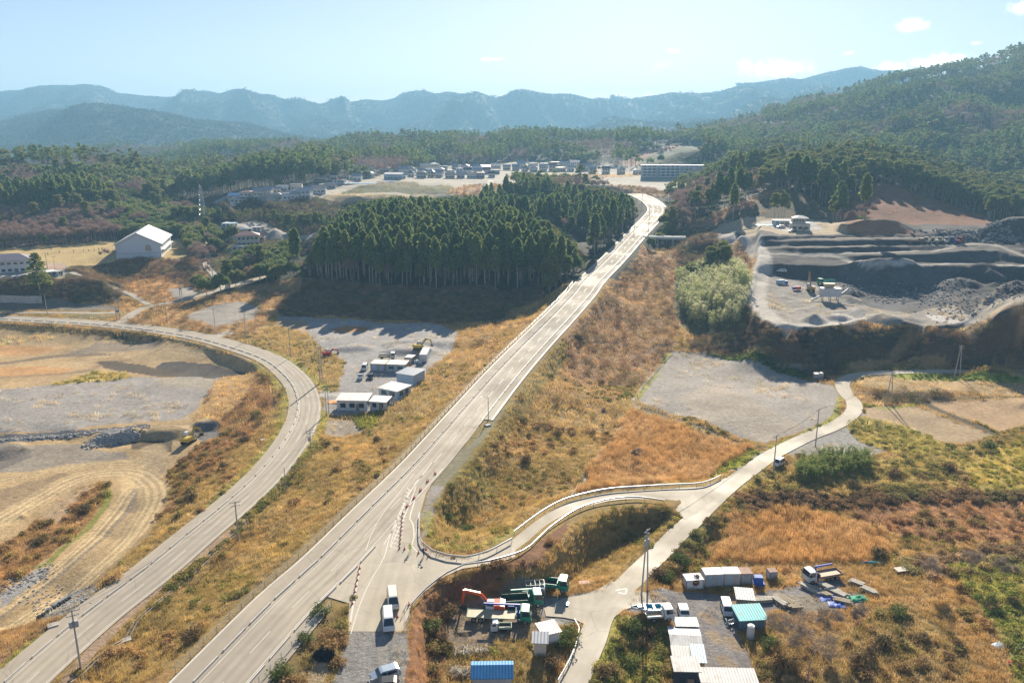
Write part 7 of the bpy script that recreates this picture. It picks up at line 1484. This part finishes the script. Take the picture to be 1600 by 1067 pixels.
# ---------------------------------------------------------------- school
hall=at(182,405); hp=Vector(at(182,405)); hq=Vector(at(253,403)); d=hq-hp; an=math.atan2(d.y,d.x); Wd=d.length; n_=Vector((-d.y,d.x,0)).normalized(); rgt=Vector(at(290,383)); Ld=40
hz=float(hp.z); c=(hp+hq)/2+n_*Ld/2; e=empty('gymnasium','large white school gymnasium with a pale gabled roof','gymnasium',(c.x,c.y,11.0),an+math.pi/2)
eh=angz(hp.y,383)-11; rh=angz(hp.y,366)-11-eh; b=MB(); L=Ld; W=Wd
b.add([(-L/2,-W/2,-3),(L/2,-W/2,-3),(L/2,W/2,-3),(-L/2,W/2,-3),(-L/2,-W/2,eh),(L/2,-W/2,eh),(L/2,W/2,eh),(-L/2,W/2,eh),(-L/2,0,eh+rh),(L/2,0,eh+rh)],[(0,1,5,4),(2,3,7,6),(1,2,6,9,5),(3,0,4,8,7)]); b.build('wall',plain('gym_wall',(.62,.66,.70),.7,var=.05),e)
gable(e,L,W,eh,rh,plain('gym_roof',(.50,.48,.45),.55,var=.04),1.0,th=.4)
for s in (-1,1):
    b=MB(); b.box((0,s*(W/2+.8),eh*.52),(L*.9,1.5,.25)); b.build('balcony',M_WWALL,e)
    win_grid(e,-L/2+2,L/2-2,s*W/2,eh*.62,eh*.82,9); win_grid(e,-L/2+2,L/2-2,s*W/2,eh*.12,eh*.38,9)
b=MB(); b.box((-L/2-.15,0,eh*.36),(.2,W*.99,.25)); b.build('string_course',M_GWALL,e)
b=MB(); b.box((-L/2-.1,-W*.22,eh*.72),(.12,3.4,3.2),top=(1,.6)); b.build('wall_emblem',plain('gold_emblem',(.42,.36,.22),.7),e)
p,an,L=seg((-30,431),(52,424)); c=Vector(p)+Vector((-math.sin(an),math.cos(an),0))*6; hs=house('school_building','two-storey school building with speckled grey roof at the left edge','school',(c.x,c.y,11),an,L,12,max(6,angz(p[1],408)-11),2.8,M_WWALL,plain('speckled_tiles',(.30,.26,.28),.8,var=.35,scale=2.5),'hip',2)
b=MB(); b.box((0,-6.35,float(hs.children[0].dimensions.z)*.55 if False else 4.2),(L,.7,.3)); b.build('balcony',M_WWALL,hs)
for k,(px,py,l,m) in enumerate(((7,436,'white car at the left edge below the school',M_WHITE),(24,435.5,'white car in the middle of the school car park',M_WHITE),(33,435,'silver grey car beside the white cars at the school',M_SILV),(41,434,'dark car nearest the conifer at the school',M_BLKP))): car('parked_car',l,'car',m,at(px,py),1.3,'hatch',4.2,1.7,1.5)
hut('garage','low white garage right of the spreading conifer at the school',(72,433),(90,431),425,6,M_CBL,M_WWALL,'shed',.1,'garage'); hut('shed','small whitish shed at the end of the school drive',(91,432),(99,430),424,4,M_WWALL,M_RW,'shed',.1,'shed')
b=MB(); L_=[Vector(at(x,y)) for x,y in ((-40,473),(0,473),(30,473),(66,474))]; e=empty('retaining_wall','pale blue-grey retaining wall under the school bank','wall',tuple(L_[0]))
for p,q in zip(L_,L_[1:]): m=(p+q)/2-L_[0]; d=q-p; b.box((m.x,m.y,1.2),(d.length+.1,.5,3.4),rz=math.atan2(d.y,d.x))
b.build('face',M_CONC,e)
# houses round the community hall
def town(rows,name='house'):
    for r in rows:
        px,py,w,h,wall,roof,rt,lab=r; x,y,z=at(px,py); ppm=F/(y*ct+(CH-z)*st); L=w/ppm; H=max(2.6,h/ppm); rh=min(2.0,H*.33); st_=2 if H-rh>4.2 else 1
        house(name,lab,'house',(x,y+L*.3,z),random.choice((0,0,.15,-.15,.3)),L,min(L*.8,9),H-rh*.6,rh,wall,roof,rt,st_,base=2.5,group=None)
town([(372,365,26,9,M_GWALL,M_RG,'hip','long low building with a dull grey roof by the community buildings'),(385,385,34,20,M_CREAM,M_RR,'hip','two-storey beige building with a dark red hipped roof'),(403,377,22,12,M_CREAM,M_RR,'gable','dark red roofed annex beside the two-storey beige building'),(357,356,20,8,M_WWALL,M_CBL,'flat','white box building at the edge of the wood behind the car park'),(372,392,20,9,M_WWALL,M_RW,'flat','white flat building in front of the beige building'),(400,361,14,7,M_WWALL,M_RW,'flat','small white hut right of the parked cars')])
for k,(px,py) in enumerate(((341,358),(346,357),(350,356.5),(366,357),(373,357),(383,358),(390,359),(396,360))): car('parked_car','small distant car parked beyond the beige community building','car',(M_WHITE,M_BLUE,M_BLKP,M_SILV)[k%4],at(px,py+2),random.choice((.2,1.4)),'hatch',4.2,1.7,1.5,group='cars parked beyond the community building')
C_=[M_WWALL,M_CREAM,M_GWALL]; 
z7=lambda x,y:(340+x/7.11,250+y/7.11)
rows=[]
for x,y,w,h,wl,rf,rt,lb in ((190,440,130,60,0,M_RBL,'gable','white house with blue roof, leftmost in the left hillside group'),(235,478,190,60,0,M_RB,'hip','low house with black roof, front left of the left hillside group'),(320,410,150,60,0,M_RR,'hip','white house with brownish roof behind the leftmost houses'),(455,405,120,80,1,M_RG,'gable','beige house with pale gable roof left of the black roofed one'),(545,400,110,85,1,M_RG,'gable','tan house with two pale gables in the left hillside group'),(630,445,180,70,2,M_RB,'hip','long black roofed house at the front of the left hillside group'),(720,350,135,75,0,M_RG,'flat','white cube house standing above the left hillside group'),(650,370,90,60,1,M_RG,'gable','small tan house below the white cube house'),(870,340,125,85,1,M_RG,'flat','tall beige house with flat pale roof at the back of the left group'),(860,400,150,65,0,M_RB,'hip','white house with wide dark roof right of the white cube'),(770,445,110,90,0,M_RG,'flat','white and grey two-storey house in the front right of the left group'),(860,440,100,80,0,M_RG,'gable','plain white two-storey house next to the brightest roof'),(960,430,150,105,0,M_RW,'gable','white house with a gleaming sloping roof at the right end of the left group'),(1120,370,150,70,0,M_RB,'gable','dark roofed white house alone right of the left group'),(1250,320,130,55,2,M_RB,'gable','dark house below the bright roof near the terraces'),(1350,260,130,45,0,M_RR,'flat','long low brown roofed building at the left end of the terraces')):
    p=z7(x,y); rows.append((p[0],p[1],w/7.11,h/7.11,C_[wl],rf,rt,lb))
town(rows)
rows=[]; rn=random.Random(5); ro=[M_RG,M_RB,M_RR,M_RW,M_RG]; rnm={M_RG.name:'grey',M_RB.name:'black',M_RR.name:'red-brown',M_RW.name:'pale'}; wn=['white','cream','grey']; ordn=['first','second','third','fourth','fifth','sixth','seventh','eighth','ninth','tenth','eleventh','twelfth']
for nm,py,x0,x1,n in (('front row of the far town above the terraces',279,548,575,3),('front row of the far town right of the terraces',278,640,768,9),('middle row of the far town',272.5,628,775,11),('back row of the far town',267,662,790,9),('row of new houses right of the dark wood',268,806,920,9),('back of the new houses right of the dark wood',263,815,900,6),('row left of the warehouse',283,500,560,4),('row by the road bend',272,925,995,4),('rear row above the terraces',271,560,640,5)):
    for k in range(n):
        wl=rn.randrange(3) if rn.random()<.5 else 0; rf=rn.choice(ro); rt=rn.choice(('gable','hip','gable','flat')); px=x0+(x1-x0)*k/(n-1)+rn.uniform(-2,2)
        rows.append((px,py+rn.uniform(-1.5,1.5),rn.uniform(9,15),rn.uniform(7,11),C_[wl],rf,rt,'%s house, %s %s roof, %s from left in %s'%(wn[wl],rnm[rf.name],rt,ordn[k],nm.replace('front row of the far town above the terraces','far town above the terraces').replace('front row of the far town right of the terraces','far town front row').replace('row of the far town','town row').replace('row of new houses right of the dark wood','row right of the dark wood').replace('back of the new houses right of the dark wood','back row right of the wood'))))
town(rows)
hut('warehouse','pale blue warehouse on the edge of the town terraces',(600,281),(628,281),272.5,12,M_CBL,M_RW,'gable',1.2,'warehouse'); sheet('tarpaulin','long blue sheet on the ground in front of the pale blue warehouse',603,284,16,6,M_TARPB,'tarpaulin'); sheet('tarpaulin','wide pale grey sheet laid on the ground left of the terraces',562,287,30,10,M_LBLUE,'sheet')
# apartment block
p,an,L=seg((1003,279),(1108,276)); e=empty('apartment_block','long grey four-storey apartment block beyond the main road','apartment block',(p[0],p[1]+6,p[2]),an); H=max(10,angz(p[1],259)-p[2]); b=MB(); b.box((0,0,H/2-1.5),(L,11,H+3)); b.build('wall',plain('apartment_wall',(.42,.46,.50),.7),e); b=MB(); b.box((0,0,H+.2),(L+1,12.2,.4)); b.build('roof',M_WWALL,e)
for f in range(4): b=MB(); b.box((0,-6.1,H/4*f+.75),(L,1.2,1.05)); b.build('balcony',M_WWALL,e); win_grid(e,-L/2+1,L/2-1,-5.5,H/4*f+1.35,H/4*(f+1)-.3,14)
for x in (-.26,.1,.36): b=MB(); b.box((L*x,-5.9,H/2-.5),(2.2,1.9,H+.9)); b.build('stair_tower',M_GWALL,e)
# quarry office
p,an,L=seg((1238,361),(1268,361)); e=house('quarry_office','two-storey beige quarry office with dark eaves and bright roofs','office',(p[0],p[1]+4,p[2]),an,L,8,max(3,angz(p[1],350)-p[2]),.6,M_CREAM,M_RG,'flat',1); h1=max(3,angz(p[1],350)-p[2])
b=MB(); b.box((-.8,.6,h1+1.4),(L*.72,5.6,2.7)); b.build('upper_storey',M_CREAM,e); hip(e,L*.72,5.6,h1+2.75,1.3,M_RW,name='upper_roof'); 
for o in e.children[-1:]: o.location=(-.8,.6,0)
win_grid(e,-L*.4,L*.2,-2.2,h1+.9,h1+2,4)
hut('shed','long low shed with three shutters left of the quarry office',(1209,353),(1236,353),345,5,M_CBL,M_WWALL,'shed',.1,'shed')
print('objects',len(bpy.data.objects),time.time()-T0)
# ---------------------------------------------------------------- special plants
def put_tree(name,label,cat,T,m,tm,loc,group=None,s=1,tmat=None):
    e=empty(name,label,cat,loc,random.uniform(0,6),group,s); c=bpy.data.objects.new('crown',mesh_tris('crown',T,m)); COL.objects.link(c); c.parent=e; tm.build('trunk',tmat or M_BARK,e); return e
r=R_(77); H=angz(at(62,452)[1],392)-at(62,452)[2]; T=[]
for k in range(15):
    z=H*(.18+.8*k/15); rad=H*.33*(1-(k/15))**.75+.4
    for q in range(7):
        a=r.random()*6.28; l=rad*(.7+.4*r.random())
        for w_ in (.35,.65,.95): T.append(tri_leafs(r,(math.cos(a)*l*w_,math.sin(a)*l*w_,z-.12*l*w_),(l*.24,l*.24,.22),16,.42))
put_tree('conifer','dark tiered conifer with spreading branches in front of the school','tree',np.concatenate(T),M_CEDAR,trunk_mb(H,.4,n=8,limbs=14,rng=r,z0=.2,L=H*.2),at(62,452))
# pale bamboo grove by the quarry, and the clump by the country road
bm_=[mesh_tris('crown',bamboo(R_(60+v),900),M_BAMB) for v in range(3)]; bt=MB()
for k in range(7): bt.tube((R_(k).normal()*1.0,R_(k+9).normal()*1.0,-.5),(R_(k).normal()*1.2,R_(k+9).normal()*1.3,8),.06,.03,5)
btm=None; gv=wpoly([(1060,445),(1100,425),(1150,425),(1168,450),(1165,490),(1130,520),(1090,515),(1062,480)]); ga=np.array([q[:2] for q in gv]); M_STEM=plain('bamboo_stem',(.30,.33,.14),.6)
def grove(poly,n,sp,s0,s1,label,group,name='bamboo'):
    global btm; a=np.array([q[:2] for q in poly]); x0,y0=a.min(0); x1,y1=a.max(0); k=0; pts=[]
    while len(pts)<n and k<6000:
        k+=1; x,y=random.uniform(x0,x1),random.uniform(y0,y1)
        if inpoly(a,np.array([x]),np.array([y]))[0] and all((x-u)**2+(y-v)**2>sp*sp for u,v in pts): pts.append((x,y))
    for i,(x,y) in enumerate(pts):
        e=empty(name,label,'bamboo',(x,y,float(Hs(x,y))),random.uniform(0,6),group,random.uniform(s0,s1)); o=bpy.data.objects.new('crown',bm_[i%3]); COL.objects.link(o); o.parent=e
        if btm is None: o=bt.build('stem',M_STEM,e); btm=o.data
        else: o=bpy.data.objects.new('stem',btm); COL.objects.link(o); o.parent=e
grove(gv,120,2.5,.6,1.0,'feathery pale green bamboo in the grove on the slope below the quarry road','bamboo grove below the quarry')
gv2=wpoly([(1237,742),(1260,722),(1310,716),(1355,718),(1357,735),(1300,750),(1255,757)]); bm_=[mesh_tris('crown',bamboo(R_(80+v),900),M_BAMG) for v in range(3)]; grove(gv2,75,1.1,.26,.40,'short green bamboo in the clump beside the country road','bamboo clump by the country road')
# foreground leafless tree and the one by the teal roof, small ones in the scrub
for px,py,hh,lb,sd in ((1262,1068,11,'tall leafless grey tree at the bottom right foreground',1),(1215,1012,6,'leafless shrub-like tree in front of the turquoise roofed shed',2),(1290,1000,6.5,'leafless tree right of the turquoise roofed shed',3),(1335,985,5,'leafless bush behind the timber yard',4),(1450,915,6,'wide grey leafless bush above the green slope, left one',5),(1510,905,6,'wide grey leafless bush above the green slope, middle one',6),(1570,915,5.5,'wide grey leafless bush above the green slope, right one',7),(995,720,3.5,'thin leafless sapling in the reed field',8),(945,655,3.5,'leafless sapling on the slope left of the reed field',9)):
    T=twigs(R_(700+sd),2600,hh,w=.022); e=put_tree('bare_tree',lb,'tree',T,plain('grey_twigs',(.46,.36,.26),.9),trunk_mb(hh*.4,.16 if hh>8 else .07,.1,n=6),at(px,py),tmat=plain('grey_bark',(.33,.29,.25),.9))
# shrubs on the bank and yard edges, as things
M_SH=[mat_leaf('brown_bush_leaves',[(.20,.13,.07),(.26,.17,.08),(.17,.14,.06)],.3,.3,.8),mat_leaf('green_bush_leaves',[(.10,.14,.035),(.16,.19,.05),(.08,.12,.03)],.35,.3,.8)]
bmsh=[mesh_tris('bush_foliage',shrub(R_(500+v),700,1.7,1.5),M_SH[v%2]) for v in range(4)]
spots=[(1545,700,1),(1480,735,0),(1330,760,0),(1400,745,0),(1190,775,0),(1230,770,0),(1040,905,1),(1060,880,1),(1025,900,0),(990,985,1),(1005,1010,0),(1015,990,0),(985,1040,1),(940,1055,0),(730,830,1),(700,812,1),(880,560,1),(860,590,1),(905,530,0),(820,720,0),(870,680,0),(940,600,0),(500,960,1),(480,1000,1),(440,1055,1),(700,960,0),(690,1000,0),(672,985,1),(880,1010,1),(865,1040,0),(890,995,1),(1400,960,1),(1440,1000,0),(1380,1010,0),(1340,1040,0),(1500,1010,0),(1230,1045,0),(1200,1010,1),(1560,960,1),(1590,870,0),(1370,870,0),(385,690,0),(350,730,0),(400,650,1),(300,780,0),(130,800,0),(60,850,0),(300,1000,0),(590,690,0)]
for i,(px,py,c) in enumerate(spots):
    x,y,zz=at(px,py); o=bpy.data.objects.new('bush',bmsh[(i%2)*2+c if False else c+2*(i%2)]); COL.objects.link(o); o.location=(x,y,zz-.1); o.rotation_euler=(0,0,i); s_=random.uniform(.9,1.6); o.scale=(s_,s_,s_*.9)
    tag(o,('green' if c else 'brown')+' rounded bush standing out of the rough grass','bush',('green' if c else 'brown')+' bushes in the rough grass')
SKY=.049; SUNE=5.0; HAZE=0.00020; HAZEC=(.36,.70,1); HAZEG=0.15; EXPO=1.12; VB=0; CLOUD=38.0; TINT=(1.03,.95,1.09)
# ---------------------------------------------------------------- sun, sky, air, camera
sc=bpy.context.scene
SUN_EL=math.radians(26); SUN_AZ=math.radians(9)      # ahead of the camera, slightly to the right
w=bpy.data.worlds.new('World'); sc.world=w; w.use_nodes=True; n=w.node_tree; bg=n.nodes['Background']
sky=n.nodes.new('ShaderNodeTexSky'); sky.sky_type='NISHITA'; sky.sun_disc=False; sky.sun_elevation=SUN_EL; sky.sun_rotation=SUN_AZ; sky.altitude=100; sky.air_density=1.0; sky.dust_density=.28; sky.ozone_density=1.5
gen=n.nodes.new('ShaderNodeTexCoord').outputs['Generated']
col=mixc(n,1.0,sky.outputs[0],TINT,'MULTIPLY')
# fair-weather clouds low over the ridges, placed by direction
cl=None
for px,py,rx,ry,k in ((770,93,.022,.006,.55),(1050,80,.016,.007,.45),(1425,40,.024,.012,.8),(1215,108,.06,.02,.75),(1470,98,.05,.018,.85),(1395,105,.03,.012,.7),(1325,83,.014,.007,.4),(1595,12,.02,.012,.7),(1030,105,.03,.012,.35),(960,150,.03,.010,.5),(1025,152,.04,.012,.5),(1160,100,.02,.015,.45),(830,152,.03,.008,.3),(1525,68,.012,.004,.4)):
    a=(px-800)/F; b=(py-533.5)/F; d=Vector((a,ct-b*st,-(st+b*ct))).normalized()
    v=n.nodes.new('ShaderNodeVectorMath'); v.operation='SUBTRACT'; n.links.new(gen,v.inputs[0]); v.inputs[1].default_value=d
    s=n.nodes.new('ShaderNodeVectorMath'); s.operation='MULTIPLY'; n.links.new(v.outputs[0],s.inputs[0]); s.inputs[1].default_value=(1/rx/.95,1/rx/.95,1/ry/.75)
    l=n.nodes.new('ShaderNodeVectorMath'); l.operation='LENGTH'; n.links.new(s.outputs[0],l.inputs[0])
    f=mrange(n,l.outputs['Value'],0,1,k,0); cl=f if cl is None else mathn(n,'MAXIMUM',cl,f)
ns=noise(n,95,6,gen,.68); cf=mathn(n,'MULTIPLY',cl,mrange(n,mathn(n,'ADD',mathn(n,'MULTIPLY',cl,.5),ns),.56,.92,0,1.5))
cf=mathn(n,'MINIMUM',cf,.95)
col=mixc(n,cf,col,(CLOUD,CLOUD*.985,CLOUD*.95)); n.links.new(col,bg.inputs[0]); bg.inputs[1].default_value=SKY
sd=bpy.data.lights.new('sun','SUN'); sd.energy=SUNE; sd.angle=math.radians(.5); sd.color=(1,.90,.74); so=bpy.data.objects.new('sun',sd); COL.objects.link(so)
dv=Vector((math.sin(SUN_AZ)*math.cos(SUN_EL),math.cos(SUN_AZ)*math.cos(SUN_EL),math.sin(SUN_EL))); so.rotation_euler=dv.to_track_quat('Z','Y').to_euler(); so.location=dv*300
if HAZE:
    hb=MB(); zt=float(HH.max())+12
    hb.box((0,3500,(-8+zt)/2-2),(17000,7300,zt+8+4)); m=bpy.data.materials.new('haze_air'); m.use_nodes=True; q=m.node_tree; q.nodes.remove(q.nodes['Principled BSDF'])
    pv=q.nodes.new('ShaderNodeVolumePrincipled'); pv.inputs['Color'].default_value=(*HAZEC,1); pv.inputs['Density'].default_value=HAZE; pv.inputs['Anisotropy'].default_value=HAZEG
    q.links.new(pv.outputs[0],q.nodes['Material Output'].inputs['Volume']); o=hb.build('haze',m); o['kind']='stuff'; m.cycles.homogeneous_volume=True
cd=bpy.data.cameras.new('camera'); cam=bpy.data.objects.new('camera',cd); COL.objects.link(cam); cam.location=(0,0,CH); cam.rotation_euler=(math.pi/2-TH,0,0)
cd.sensor_width=36; cd.lens=36*F/1600; cd.clip_start=1; cd.clip_end=30000; sc.camera=cam
sc.view_settings.view_transform='Standard'; sc.view_settings.look='None'; sc.view_settings.exposure=EXPO; sc.view_settings.gamma=1
sc.cycles.max_bounces=5; sc.cycles.diffuse_bounces=2; sc.cycles.glossy_bounces=2; sc.cycles.transmission_bounces=3; sc.cycles.volume_bounces=VB; sc.cycles.transparent_max_bounces=4
sc.cycles.use_denoising=True; sc.cycles.caustics_reflective=False; sc.cycles.caustics_refractive=False; sc.cycles.sample_clamp_indirect=6
print('done',len(bpy.data.objects),time.time()-T0)
